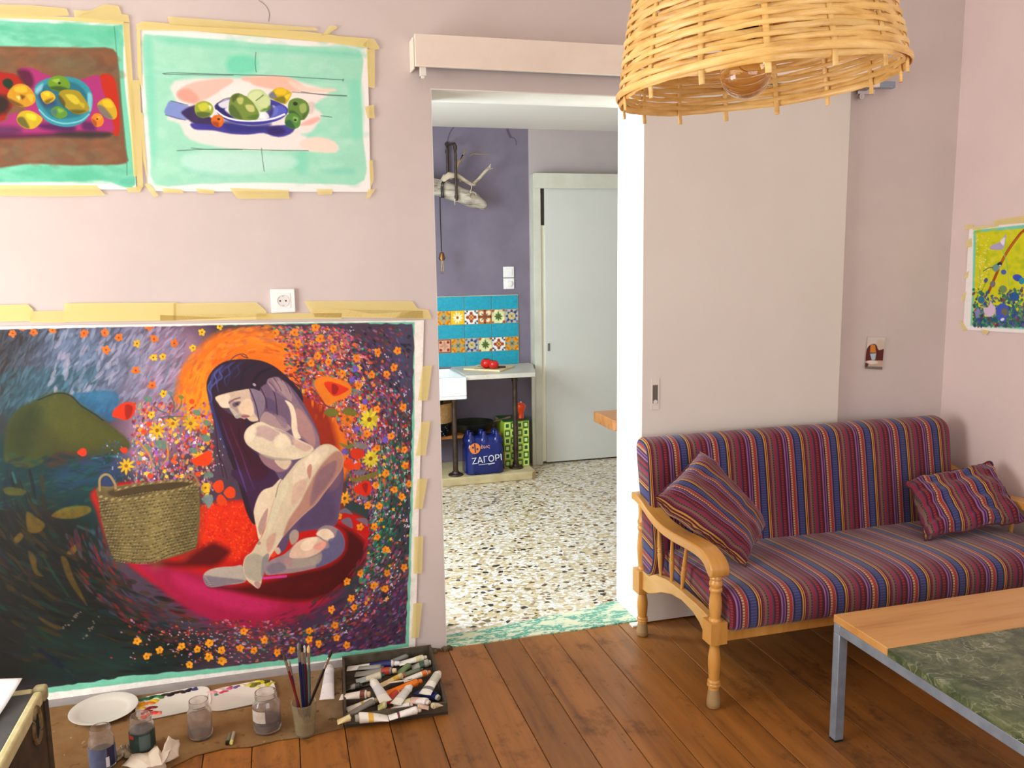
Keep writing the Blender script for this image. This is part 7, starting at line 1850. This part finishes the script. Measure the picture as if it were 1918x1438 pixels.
# shallow canvas grain
cv.mottle(.035, 3, 4); cv.mottle(.05, 14, 9)
big = thing('painting', 'big unframed painting of a crouching woman among flowers, taped low on the left wall', 'painting', tuple(pix(320, 1270, 1, 0)))
big.location.y = -.001; big.location.z = .004
sheet('painted_sheet', cv, 1, -.0035, big, .0015, 1)
for L, m in (([(-150, 575), (52, 570), (62, 580), (60, 601), (-150, 606)], M_TAPE), ([(56, 583), (122, 582), (122, 604), (56, 604)], M_TAPE2), ([(121, 568), (330, 566.5), (330, 600), (116, 603)], M_TAPE), ([(325, 568), (480, 566), (498, 582), (500, 592), (325, 600)], M_TAPE2), ([(300, 590), (507, 587), (507, 598), (300, 601)], M_TAPE), ([(480, 587), (640, 586), (640, 597), (480, 598)], M_TAPE2),
             ([(569, 564), (772, 564), (782, 578), (802, 580), (809, 597), (740, 596), (584, 590)], M_TAPE2), ([(585, 578), (792, 582), (793, 596), (590, 594)], M_TAPE), ([(791, 686), (809, 684), (801, 750), (783, 750)], M_TAPE2), ([(789, 790), (806, 789), (797, 853), (778, 853)], M_TAPE2), ([(782, 897), (801, 896), (791, 953), (776, 953)], M_TAPE2), ([(776, 1005), (793, 1004), (790, 1074), (774, 1074)], M_TAPE2), ([(774, 1130), (791, 1128), (784, 1194), (770, 1195)], M_TAPE2)):
    tape(big, L, 1, -.0062, m)

# ================================================================== fruit painting with the blue rimmed plate
Q2 = mk(240, 0, 3.5519)
cv = Canvas(470, 320, [(256.9, 50), (688, 76), (694, 359.5), (278, 358)], (242, 240, 236))
cv.conv = lambda P: np.c_[240+P[:, 0]/3.5519, P[:, 1]/3.5519]
MT = (160, 224, 196)
cv.poly([(100, 245), (160, 232), (400, 250), (700, 270), (900, 290), (1200, 310), (1540, 335), (1545, 600), (1560, 900), (1570, 1200), (1300, 1222), (900, 1215), (500, 1222), (180, 1225), (150, 1000), (125, 700), (105, 450)], MT, 1, 4, 1)
rs = np.random.RandomState(3)
for k in range(260):
    x, y = rs.uniform(110, 1550), rs.uniform(250, 1215)
    q = cv.tx([(x, y)])[0]; c = np.array([(142, 220, 190), (176, 232, 206), (186, 232, 214), (150, 216, 190), (166, 228, 200)][rs.randint(5)])
    cv.dab(q[0], q[1], rs.uniform(10, 34), rs.uniform(5, 12), rs.uniform(-.5, .5), c, .35, 6, raw=True)
for L, c, a in (([(650, 420), (700, 370), (790, 370), (860, 400), (840, 480), (690, 490)], (96, 214, 174), .7), ([(200, 250), (500, 270), (860, 310), (1200, 325), (1530, 350), (1530, 380), (900, 340), (300, 290)], (110, 212, 180), .6), ([(110, 300), (160, 300), (190, 900), (170, 1100), (130, 700)], (124, 216, 186), .7), ([(1470, 560), (1550, 560), (1560, 860), (1500, 940), (1480, 760)], (130, 222, 190), .7), ([(1100, 1050), (1180, 980), (1200, 1120), (1140, 1160)], (120, 216, 184), .6), ([(380, 1120), (600, 1130), (700, 1170), (500, 1170)], (130, 214, 190), .5), ([(380, 1030), (700, 1010), (1080, 1040), (1090, 1110), (700, 1160), (400, 1120)], (196, 236, 222), .7), ([(150, 480), (700, 500), (1430, 530), (1430, 545), (700, 520)], (130, 208, 184), .4), ([(1290, 1130), (1480, 1120), (1500, 1160), (1320, 1150)], (110, 206, 180), .5)):
    cv.poly(L, c, a, 12, 2)
# tablecloth
cv.poly([(310, 540), (800, 520), (1000, 510), (1330, 610), (1230, 700), (1290, 760), (1240, 850), (1190, 920), (1370, 950), (1380, 1010), (1100, 1000), (700, 990), (420, 930), (340, 820), (260, 790), (330, 700)], (238, 228, 222), 1, 7, 1)
cv.poly([(330, 610), (430, 550), (640, 520), (700, 540), (620, 600), (520, 660), (440, 690), (340, 660)], (244, 190, 174), .95, 5, 1)
cv.poly([(330, 610), (400, 590), (470, 650), (440, 690), (345, 660)], (240, 160, 142), .9, 6)
cv.poly([(750, 520), (860, 508), (1060, 512), (1180, 590), (1100, 610), (940, 590), (820, 560)], (248, 186, 164), .95, 5)
cv.poly([(1060, 530), (1200, 580), (1370, 590), (1360, 610), (1150, 610)], (248, 214, 196), .9, 5)
cv.poly([(620, 600), (780, 540), (830, 580), (800, 620), (640, 660)], (246, 234, 228), .9, 8)
cv.poly([(1140, 830), (1240, 780), (1280, 790), (1220, 830)], (238, 176, 160), .9, 5); cv.poly([(1190, 690), (1240, 680), (1230, 750), (1190, 750)], (214, 196, 186), .8, 5); cv.poly([(1150, 890), (1270, 880), (1200, 910)], (150, 222, 200), .7, 6)
cv.poly([(1140, 950), (1240, 910), (1370, 940), (1380, 1010), (1200, 1000)], (246, 218, 200), .9, 5)
# blue shadows
cv.poly([(260, 700), (290, 672), (400, 705), (420, 730), (390, 800), (250, 765)], (124, 144, 208), .95, 3, 1)
cv.poly([(360, 740), (440, 700), (480, 720), (560, 790), (620, 800), (640, 850), (560, 860), (450, 830), (370, 770)], (52, 36, 84), .95, 4, 1)
cv.poly([(420, 820), (560, 830), (640, 820), (800, 840), (920, 840), (1080, 830), (1110, 850), (1080, 890), (1000, 912), (900, 885), (800, 895), (680, 890), (580, 870), (520, 866), (440, 860)], (62, 56, 150), .97, 3, 1)
cv.poly([(640, 800), (800, 830), (950, 820), (900, 870), (760, 880), (660, 870)], (44, 44, 120), .8, 8)
cv.poly([(920, 860), (1000, 840), (1050, 880), (960, 900)], (44, 30, 90), .8, 8)
# plate
cv.poly([(578, 720), (590, 690), (680, 655), (820, 640), (960, 665), (1050, 710), (1062, 750), (1000, 800), (860, 830), (720, 820), (620, 780)], (60, 60, 156), 1, 2, 2)
cv.poly([(640, 730), (720, 690), (820, 670), (940, 690), (1000, 730), (960, 780), (840, 800), (720, 790)], (226, 226, 234), 1, 3, 2)
cv.poly([(580, 715), (600, 690), (650, 740), (700, 780), (660, 780), (600, 745)], (40, 36, 100), .9, 4); cv.poly([(960, 720), (1020, 700), (1055, 740), (1010, 790), (940, 790)], (90, 100, 196), .9, 4); cv.poly([(900, 690), (960, 690), (960, 760), (920, 790)], (40, 36, 104), .8, 5)
cv.poly([(600, 690), (680, 660), (690, 700), (630, 720)], (236, 238, 240), .9, 3); cv.poly([(870, 770), (910, 740), (940, 780), (900, 795)], (246, 246, 246), .9, 3)
cv.stroke([(585, 735), (640, 775), (720, 798), (840, 804), (960, 790), (1040, 760)], 3.4, (240, 240, 246), 1)
cv.stroke([(590, 690), (640, 660), (690, 648)], 1.3, (40, 40, 60), .9)
def fruit(L, base, lights, darks, pit=None):
    cv.poly(L, base, 1, 1.5, 2)
    for D, c in darks: cv.poly(D, c, .9, 4, 2)
    for D, c in lights: cv.poly(D, c, .9, 3, 2)
    if pit: cv.dab(pit[0], pit[1], pit[2], pit[2]*.8, 0, (40, 44, 20), .9)
fruit([(790, 640), (820, 600), (880, 595), (920, 625), (945, 660), (945, 700), (920, 740), (870, 740), (800, 690)], (190, 214, 146), [([(800, 640), (850, 605), (890, 620), (850, 680)], (212, 226, 170)), ([(860, 690), (910, 640), (940, 670), (920, 720)], (206, 222, 160))], [([(880, 740), (940, 700), (940, 730)], (90, 130, 50))])
cv.stroke([(850, 670), (900, 632)], 1.5, (80, 96, 60), .9)
fruit([(670, 720), (680, 650), (715, 622), (760, 628), (820, 670), (855, 720), (872, 760), (850, 795), (760, 798), (690, 770)], (116, 142, 58), [([(725, 655), (765, 650), (760, 690), (735, 690)], (196, 200, 110)), ([(780, 700), (830, 700), (840, 740), (800, 740)], (206, 210, 128))], [([(670, 720), (700, 700), (760, 790), (690, 775)], (78, 104, 44)), ([(790, 780), (868, 760), (850, 796)], (80, 120, 40)), ([(690, 640), (740, 625), (700, 680)], (76, 92, 36))])
fruit([(940, 640), (970, 595), (1020, 582), (1070, 605), (1088, 625), (1060, 680), (1040, 690), (970, 665)], (206, 176, 34), [([(990, 590), (1050, 595), (1040, 630), (980, 625)], (238, 196, 34)), ([(1040, 640), (1080, 625), (1060, 660)], (240, 212, 50))], [([(935, 630), (965, 610), (990, 650), (950, 655)], (106, 116, 140)), ([(970, 660), (1040, 640), (1040, 690)], (120, 116, 24))])
fruit([(1062, 720), (1075, 670), (1130, 652), (1190, 680), (1205, 740), (1170, 795), (1110, 795), (1070, 760)], (98, 136, 58), [([(1140, 700), (1180, 690), (1185, 740), (1150, 750)], (160, 184, 100))], [([(1070, 740), (1110, 740), (1150, 795), (1100, 795)], (58, 92, 44)), ([(1160, 770), (1200, 730), (1170, 795)], (70, 104, 44))], (1112, 690, 5))
fruit([(1042, 800), (1062, 760), (1110, 755), (1145, 790), (1140, 840), (1100, 858), (1055, 840)], (86, 140, 60), [([(1100, 775), (1130, 785), (1120, 815), (1098, 800)], (140, 186, 96))], [([(1045, 810), (1080, 800), (1110, 855), (1060, 845)], (44, 86, 60))], (1112, 798, 3))
fruit([(442, 720), (455, 690), (500, 672), (545, 685), (568, 720), (555, 765), (500, 785), (455, 765)], (150, 168, 52), [([(465, 700), (520, 685), (535, 720), (490, 740)], (206, 206, 60)), ([(535, 700), (555, 710), (545, 735)], (240, 240, 200))], [([(455, 750), (500, 745), (550, 755), (520, 780), (470, 780)], (76, 98, 48))])
fruit([(552, 800), (570, 770), (610, 765), (635, 790), (630, 830), (600, 848), (565, 830)], (214, 104, 26), [([(590, 775), (625, 785), (615, 815)], (228, 128, 36))], [([(560, 810), (600, 815), (600, 848), (568, 832)], (160, 60, 22))], (603, 793, 3))
# pencil lines
for L in ([(230, 490), (320, 486), (620, 495), (980, 505), (1250, 522), (1435, 532)], [(240, 495), (420, 498), (700, 500)], [(1090, 612), (1250, 625), (1455, 638)], [(1150, 610), (1300, 632), (1450, 640)], [(325, 1003), (500, 994), (720, 992), (980, 1000), (1200, 1003)], [(420, 985), (540, 994), (760, 995)], [(850, 350), (845, 420), (852, 480)], [(888, 985), (892, 1040), (905, 1140)], [(1280, 770), (1355, 780)], [(285, 672), (400, 700)], [(1430, 525), (1428, 542)], [(250, 765), (380, 800)]):
    cv.stroke(L, 1.1, (56, 70, 66), .8)
cv.mottle(.012, 4, 3)
fp = thing('painting', 'painting of fruit on a blue rimmed plate on mint ground, taped beside the track cover', 'painting', tuple(pix(480, 200, 1, 0)), 0, 'fruit still lifes at the upper left'); fp.location.y = -.001
sheet('painted_sheet', cv, 1, -.003, fp, .004, 2)
for L, m in (([(254, 46), (268, 40), (330, 45), (420, 48), (500, 54), (580, 60), (640, 68), (690, 72), (688, 90), (620, 80), (480, 66), (440, 62), (360, 58), (256, 56)], M_TAPE), ([(313, 31), (400, 37), (480, 44), (560, 50), (592, 52), (596, 57), (500, 56), (400, 50), (318, 47)], M_TAPE2), ([(606, 62), (617, 49), (628, 48), (632, 52), (615, 64), (598, 68)], M_TAPE2), ([(690, 72), (701, 73), (712, 92), (700, 93), (678, 86)], M_TAPE2), ([(686, 92), (702, 92), (702, 165), (690, 163)], M_TAPE2), ([(683, 200), (700, 196), (702, 222), (688, 221)], M_TAPE2), ([(691, 300), (698, 300), (700, 336), (694, 352)], M_TAPE2), ([(690, 354), (703, 354), (692, 370), (684, 372)], M_TAPE2),
             ([(430, 352), (540, 356), (542, 372), (444, 372)], M_TAPE2), ([(304, 352), (340, 355), (345, 362), (306, 361)], M_TAPE2), ([(366, 353), (400, 356), (402, 363), (372, 362)], M_TAPE2), ([(592, 354), (622, 354), (622, 364), (596, 365)], M_TAPE2), ([(270, 345), (278, 343), (297, 366), (289, 370)], M_TAPE2), ([(256, 58), (262, 56), (266, 170), (258, 140)], M_TAPE), ([(262, 210), (268, 212), (276, 340), (268, 300)], M_TAPE2)):
    tape(fp, L, 1, -.0078, m)

# ================================================================== left fruit painting
cv = Canvas(360, 330, [(-90, 20), (230.5, 37.5), (256, 355), (-90, 354)], (242, 240, 236))
cv.conv = lambda P: np.c_[P[:, 0]/3.596, P[:, 1]/3.596]
cv.poly([(-330, 130), (0, 140), (400, 160), (760, 175), (825, 185), (835, 500), (880, 900), (912, 1240), (800, 1250), (700, 1215), (400, 1225), (0, 1230), (-330, 1230)], (116, 206, 172), 1, 4, 1)
rs = np.random.RandomState(6)
for k in range(130):
    x = rs.uniform(-300, 860); y = rs.choice((rs.uniform(150, 300), rs.uniform(1110, 1215))); q = cv.tx([(x, y)])[0]
    cv.dab(q[0], q[1], rs.uniform(10, 30), rs.uniform(4, 9), rs.uniform(-.4, .4), [(96, 190, 156), (140, 218, 190), (112, 204, 172), (84, 182, 144)][rs.randint(4)], .4, 5, raw=True)
for L in ([(350, 190), (450, 175), (640, 200), (760, 180), (770, 260), (560, 280), (400, 240)], [(200, 1130), (420, 1130), (640, 1150), (700, 1220), (300, 1200)]): cv.poly(L, (80, 190, 148), .45, 22, 2)
BR = (122, 84, 58)
cv.poly([(-330, 310), (0, 312), (300, 318), (560, 322), (760, 330), (800, 450), (820, 700), (848, 1000), (850, 1100), (640, 1110), (480, 1115), (200, 1100), (-330, 1095)], BR, 1, 4, 1)
for k in range(190):
    x, y = rs.uniform(-300, 800), rs.choice((rs.uniform(330, 500), rs.uniform(910, 1090))); q = cv.tx([(x, y)])[0]
    cv.dab(q[0], q[1], rs.uniform(7, 22), rs.uniform(4, 9), rs.uniform(-.6, .6), [(136, 94, 64), (110, 92, 66), (140, 82, 52), (102, 74, 52), (128, 104, 76)][rs.randint(5)], .4, 5, raw=True)
cv.poly([(330, 400), (480, 370), (640, 420), (560, 500), (380, 500)], (104, 102, 72), .5, 20)
# red and magenta cloth
cv.poly([(-330, 500), (100, 500), (150, 620), (50, 760), (0, 820), (-330, 820)], (162, 32, 18), 1, 4); cv.poly([(670, 515), (765, 520), (800, 700), (805, 890), (760, 895), (700, 700)], (184, 40, 14), 1, 3)
cv.poly([(-200, 640), (40, 650), (40, 760), (-200, 780)], (30, 30, 24), .9, 12); cv.poly([(20, 545), (60, 530), (90, 560), (70, 600), (30, 580)], (24, 50, 30), 1, 3)
cv.poly([(130, 470), (220, 460), (320, 505), (520, 540), (660, 505), (690, 600), (730, 700), (760, 820), (760, 885), (600, 890), (300, 910), (0, 930), (-330, 930), (-330, 830), (20, 820), (60, 770), (170, 740), (200, 600)], (164, 46, 112), 1, 3, 1)
cv.poly([(130, 470), (200, 480), (230, 560), (190, 600), (120, 500)], (70, 20, 44), .8, 8); cv.poly([(-330, 860), (100, 850), (100, 910), (-330, 935)], (90, 40, 84), .9, 10)
cv.poly([(0, 905), (260, 900), (500, 890), (740, 895), (700, 920), (400, 920), (0, 935)], (70, 20, 50), .8, 8); cv.poly([(380, 900), (480, 885), (720, 895), (700, 925), (420, 920)], (44, 46, 40), .8, 10)
cv.poly([(260, 840), (340, 830), (500, 850), (480, 890), (300, 870)], (64, 24, 76), .85, 8); cv.poly([(560, 820), (630, 830), (640, 880), (560, 870)], (70, 28, 80), .85, 8)
# turquoise bowl
cv.poly([(232, 600), (290, 540), (400, 515), (520, 530), (600, 590), (625, 680), (600, 780), (530, 840), (430, 855), (320, 820), (260, 740)], (46, 140, 156), 1, 2, 2)
cv.poly([(265, 620), (310, 570), (420, 545), (520, 565), (585, 640), (590, 720), (540, 780), (430, 800), (340, 780), (285, 710)], (34, 106, 124), 1, 5, 2)
cv.poly([(240, 600), (290, 560), (280, 610), (250, 640)], (130, 190, 200), .9, 4); cv.poly([(590, 630), (620, 640), (615, 740), (595, 740)], (120, 190, 200), .9, 4); cv.stroke([(265, 740), (330, 800), (430, 832), (540, 815), (600, 770)], 2.6, (120, 196, 204), .9)
cv.poly([(250, 640), (330, 620), (380, 700), (300, 720)], (50, 60, 100), .8, 10)
fruit([(322, 560), (350, 520), (410, 510), (460, 540), (470, 590), (420, 615), (350, 605)], (102, 146, 34), [([(350, 540), (400, 530), (390, 560)], (150, 186, 70))], [([(330, 590), (400, 580), (460, 600), (400, 615)], (52, 82, 30))], (400, 560, 3))
fruit([(275, 630), (320, 610), (365, 635), (370, 670), (320, 700), (290, 680)], (206, 168, 26), [([(290, 630), (330, 620), (330, 650)], (236, 206, 40))], [([(300, 680), (360, 660), (320, 700)], (110, 90, 24))])
fruit([(395, 640), (430, 605), (520, 610), (560, 650), (600, 720), (590, 750), (520, 770), (440, 720)], (156, 138, 26), [([(440, 640), (500, 640), (540, 690), (500, 700)], (206, 190, 50)), ([(530, 690), (570, 700), (560, 730)], (190, 170, 40))], [([(400, 640), (440, 690), (430, 720), (395, 670)], (78, 70, 24)), ([(470, 740), (580, 745), (520, 770)], (90, 84, 22))])
fruit([(345, 740), (390, 715), (440, 740), (455, 775), (410, 800), (360, 780)], (90, 140, 44), [([(390, 730), (430, 745), (400, 760)], (130, 180, 70))], [([(350, 740), (380, 740), (380, 780), (355, 770)], (70, 110, 110))])
fruit([(50, 650), (80, 590), (130, 565), (190, 580), (235, 640), (235, 690), (180, 720), (100, 710)], (196, 144, 28), [([(100, 590), (170, 580), (180, 620), (110, 620)], (234, 178, 40)), ([(180, 640), (225, 640), (215, 690)], (228, 176, 50)), ([(110, 650), (135, 650), (130, 675)], (240, 220, 130))], [([(50, 660), (100, 680), (160, 715), (90, 710)], (104, 70, 24)), ([(140, 640), (170, 650), (150, 670)], (90, 60, 20))])
fruit([(112, 800), (140, 755), (200, 745), (255, 770), (288, 805), (240, 860), (180, 868), (130, 840)], (196, 168, 30), [([(180, 765), (240, 775), (240, 810), (190, 800)], (234, 210, 50))], [([(115, 800), (160, 790), (200, 865), (140, 845)], (92, 88, 40))])
fruit([(655, 710), (690, 668), (740, 665), (780, 720), (788, 780), (760, 805), (700, 780)], (196, 160, 34), [([(690, 680), (740, 675), (760, 720), (710, 720)], (236, 190, 30))], [([(655, 710), (700, 720), (760, 800), (690, 780)], (110, 104, 100))])
fruit([(615, 800), (640, 765), (680, 770), (700, 815), (680, 850), (640, 850)], (222, 126, 24), [([(650, 780), (685, 785), (670, 810)], (238, 156, 50))], [([(620, 800), (650, 820), (650, 850), (628, 840)], (150, 70, 30))], (655, 802, 2))
cv.stroke([(770, 180), (790, 400), (810, 640), (850, 1000), (856, 1180)], 1.6, (60, 120, 100), .6); cv.poly([(800, 1235), (840, 1200), (905, 1195), (900, 1245)], (90, 190, 160), .7, 6)
cv.mottle(.02, 4, 3)
lp = thing('painting', 'painting of quinces round a turquoise bowl on magenta cloth, cut by the left border', 'painting', tuple(pix(100, 200, 1, 0)), 0, 'fruit still lifes at the upper left'); lp.location.y = -.001
sheet('painted_sheet', cv, 1, -.003, lp, .003, 4)
for L, m in (([(-80, 6), (60, 10), (125, 16), (130, 30), (60, 30), (-80, 26)], M_TAPE2), ([(138, 19), (180, 20), (196, 8), (222, 11), (228, 27), (240, 28), (243, 42), (200, 38), (140, 33)], M_TAPE2), ([(-80, 24), (100, 31), (232, 39), (232, 46), (100, 37), (-80, 31)], M_TAPE), ([(230, 42), (242, 44), (252, 200), (257, 330), (250, 330), (240, 170)], M_TAPE2), ([(244, 150), (262, 150), (268, 350), (258, 358), (252, 270)], M_TAPE2), ([(-80, 346), (180, 347), (198, 366), (120, 368), (-80, 366)], M_TAPE2), ([(236, 352), (268, 348), (262, 360), (240, 360)], M_TAPE2)):
    tape(lp, L, 1, -.0068, m)

# ================================================================== bird painting on the right wall
Q4 = 5.1357
RXV = RX-.0035
cv = Canvas(300, 260, [(1816, 425), (2040, 407), (2056, 632), (1804, 617)], (240, 236, 232))
cv.conv = lambda P: np.c_[1780+P[:, 0]/Q4, 380+P[:, 1]/Q4]
cv.poly([(225, 265), (300, 255), (710, 210), (1300, 150), (1300, 1290), (710, 1215), (300, 1190), (195, 1180), (215, 800)], (120, 206, 180), 1, 3, 0)
cv.poly([(250, 285), (700, 245), (1300, 190), (1300, 1260), (700, 1190), (400, 1180), (215, 1170), (235, 800)], (206, 208, 20), 1, 3, 0)
rs = np.random.RandomState(8)
for k in range(240):
    x, y = rs.uniform(250, 1290), rs.uniform(260, 900); q = cv.tx([(x, y)])[0]
    cv.dab(q[0], q[1], rs.uniform(4, 12), rs.uniform(3, 7), rs.uniform(0, 3), [(180, 196, 10), (222, 216, 30), (160, 186, 20), (226, 214, 90), (212, 200, 10)][rs.randint(5)], .45, 4, raw=True)
for k in range(70):
    x, y = rs.uniform(250, 380), rs.uniform(310, 860); cv.dab(x, y, 1.6, 1.2, 0, (244, 240, 190), .8)
cv.stroke([(370, 860), (430, 720), (490, 580), (560, 450), (640, 340), (710, 265), (900, 150)], 5.2, (160, 70, 20), 1); cv.stroke([(500, 560), (580, 420), (700, 280)], 1.6, (206, 120, 50), .9)
cv.stroke([(500, 450), (540, 560), (570, 800)], 1.8, (150, 190, 110), .9); cv.stroke([(285, 640), (290, 740), (280, 800)], 2, (170, 180, 100), .8); cv.stroke([(340, 770), (310, 840)], 1.5, (110, 130, 40), .8)
cv.poly([(380, 440), (400, 405), (470, 380), (510, 330), (535, 300), (535, 350), (520, 420), (490, 450), (420, 450)], (178, 166, 200), 1, 1.5, 1); cv.poly([(480, 370), (525, 330), (515, 410)], (236, 230, 230), .9, 2)
cv.poly([(400, 620), (450, 580), (490, 570), (500, 600), (480, 640), (430, 660)], (110, 150, 140), 1, 1.5, 1); cv.poly([(450, 590), (480, 565), (500, 590), (470, 600)], (30, 34, 40), 1, 1.5); cv.dab(480, 602, 2.2, 1.6, 0, (240, 240, 236)); cv.poly([(470, 630), (495, 605), (490, 640)], (232, 196, 50), .9, 2)
cv.stroke([(410, 620), (370, 625), (320, 655)], 2, (90, 110, 100), .9)
for k in range(1500):
    x, y = rs.uniform(225, 1290), 1182-rs.uniform(0, 400)*rs.uniform(.05, 1); q = cv.tx([(x, y)])[0]
    cv.dab(q[0], q[1], rs.uniform(2, 6), rs.uniform(1.5, 4), rs.uniform(0, 3), [(30, 90, 110), (50, 70, 160), (30, 110, 90), (60, 130, 80), (20, 70, 100), (110, 90, 150), (120, 50, 60), (90, 160, 110)][rs.randint(8)], .85, raw=True)
for x, y, rx, ry, c in ((515, 665, 7, 6, (70, 96, 176)), (345, 745, 5, 6, (70, 80, 140)), (650, 720, 12, 8, (56, 80, 190)), (690, 750, 7, 8, (40, 140, 170)), (510, 830, 10, 9, (110, 140, 90)), (410, 780, 7, 8, (120, 110, 110)), (620, 900, 12, 10, (40, 90, 150)), (300, 930, 9, 9, (50, 110, 150)), (800, 820, 14, 10, (80, 90, 180)), (1000, 800, 14, 12, (60, 110, 170))): cv.dab(x, y, rx, ry, .3, c)
cv.poly([(320, 1010), (370, 1000), (390, 940), (420, 990), (440, 1000), (420, 1080), (350, 1090)], (214, 190, 214), 1, 1.5, 1); cv.poly([(440, 1050), (460, 990), (510, 965), (560, 1000), (565, 1080), (520, 1140), (460, 1120)], (64, 90, 190), 1, 1.5, 1); cv.poly([(490, 1050), (520, 1010), (555, 1030), (540, 1090)], (120, 110, 70), .9, 3); cv.dab(505, 1120, 5, 3, -.4, (226, 230, 240)); cv.poly([(240, 1060), (270, 1010), (290, 1050), (260, 1110)], (140, 140, 200), .9, 2); cv.dab(425, 1165, 2.5, 2.5, 0, (190, 50, 60))
cv.mottle(.02, 4, 2)
bpn = thing('painting', 'bright yellow painting of a bird and blue flowers taped to the right wall', 'painting', tuple(pix(1870, 520, 0, RX))); bpn.location.x = RX-.001
sheet('painted_sheet', cv, 0, RXV, bpn, .002, 3)
for L in ([(1807, 422), (1822, 420), (1822, 428), (1808, 430)], [(1862, 412), (1918, 404), (2030, 396), (2030, 408), (1918, 417), (1862, 422)], [(1822, 425), (1870, 419), (1870, 424), (1822, 431)], [(1810, 450), (1820, 446), (1820, 462), (1809, 464)], [(1808, 512), (1815, 507), (1813, 520), (1806, 522)], [(1802, 552), (1810, 546), (1807, 562), (1800, 566)], [(1797, 600), (1802, 602), (1812, 617), (1803, 620)], [(1838, 617), (1853, 619), (1848, 627), (1841, 626)]):
    tape(bpn, L, 0, RX-.0066, M_TAPE2)

# ================================================================== postcard by the sliding door
cv = Canvas(56, 100, [(1625, 630), (1657, 632), (1652, 692.5), (1619.5, 690)], (200, 190, 180))
K5 = mk(1560, 140, 2.1145)
cv.conv = lambda P: np.c_[1560+P[:, 0]/2.1145, 140+P[:, 1]/2.1145]
cv.poly([(136, 1038), (212, 1042), (204, 1110), (128, 1100)], (214, 206, 196), 1, 2, 0); cv.poly([(175, 1050), (210, 1055), (206, 1090), (178, 1085)], (206, 186, 166), .8, 8)
cv.poly([(130, 1105), (136, 1082), (150, 1068), (170, 1068), (180, 1090), (208, 1088), (204, 1140), (124, 1140)], (92, 32, 28), 1, 2, 1); cv.poly([(146, 1100), (148, 1072), (154, 1066), (166, 1070), (170, 1100)], (206, 130, 50), 1, 2, 0)
cv.poly([(146, 1104), (170, 1102), (166, 1128), (152, 1130)], (170, 196, 210), 1, 2, 0); cv.poly([(124, 1134), (204, 1132), (200, 1152), (122, 1152)], (196, 170, 150), 1, 3); cv.poly([(134, 1134), (160, 1130), (178, 1140), (150, 1146)], (230, 220, 206), .9, 3); cv.poly([(122, 1154), (200, 1156), (199, 1168), (121, 1164)], (120, 110, 106), 1, 2, 0); cv.poly([(124, 1140), (140, 1145), (134, 1156), (123, 1154)], (80, 30, 30), .9, 2)
pcard = thing('postcard', 'small postcard of a red cliff pinned to the wall between sliding door and corner', 'postcard', tuple(pix(1638, 660, 1, 0))); pcard.location.y = -.001
sheet('print', cv, 1, -.004, pcard, .003, 5)
bm = nbm(); q = [pix(a, b, 1, -.0022) for a, b in ((1625, 630), (1657, 632), (1652, 692.5), (1619.5, 690))]
f = bm.faces.new([bm.verts.new(p) for p in q]); r = bmesh.ops.extrude_face_region(bm, geom=[f])
for g in r['geom']:
    if isinstance(g, bmesh.types.BMVert): g.co.y += .0008
obj('card', bm, plain('white_card', rgb(226, 220, 212), .6), pcard, smooth=False)
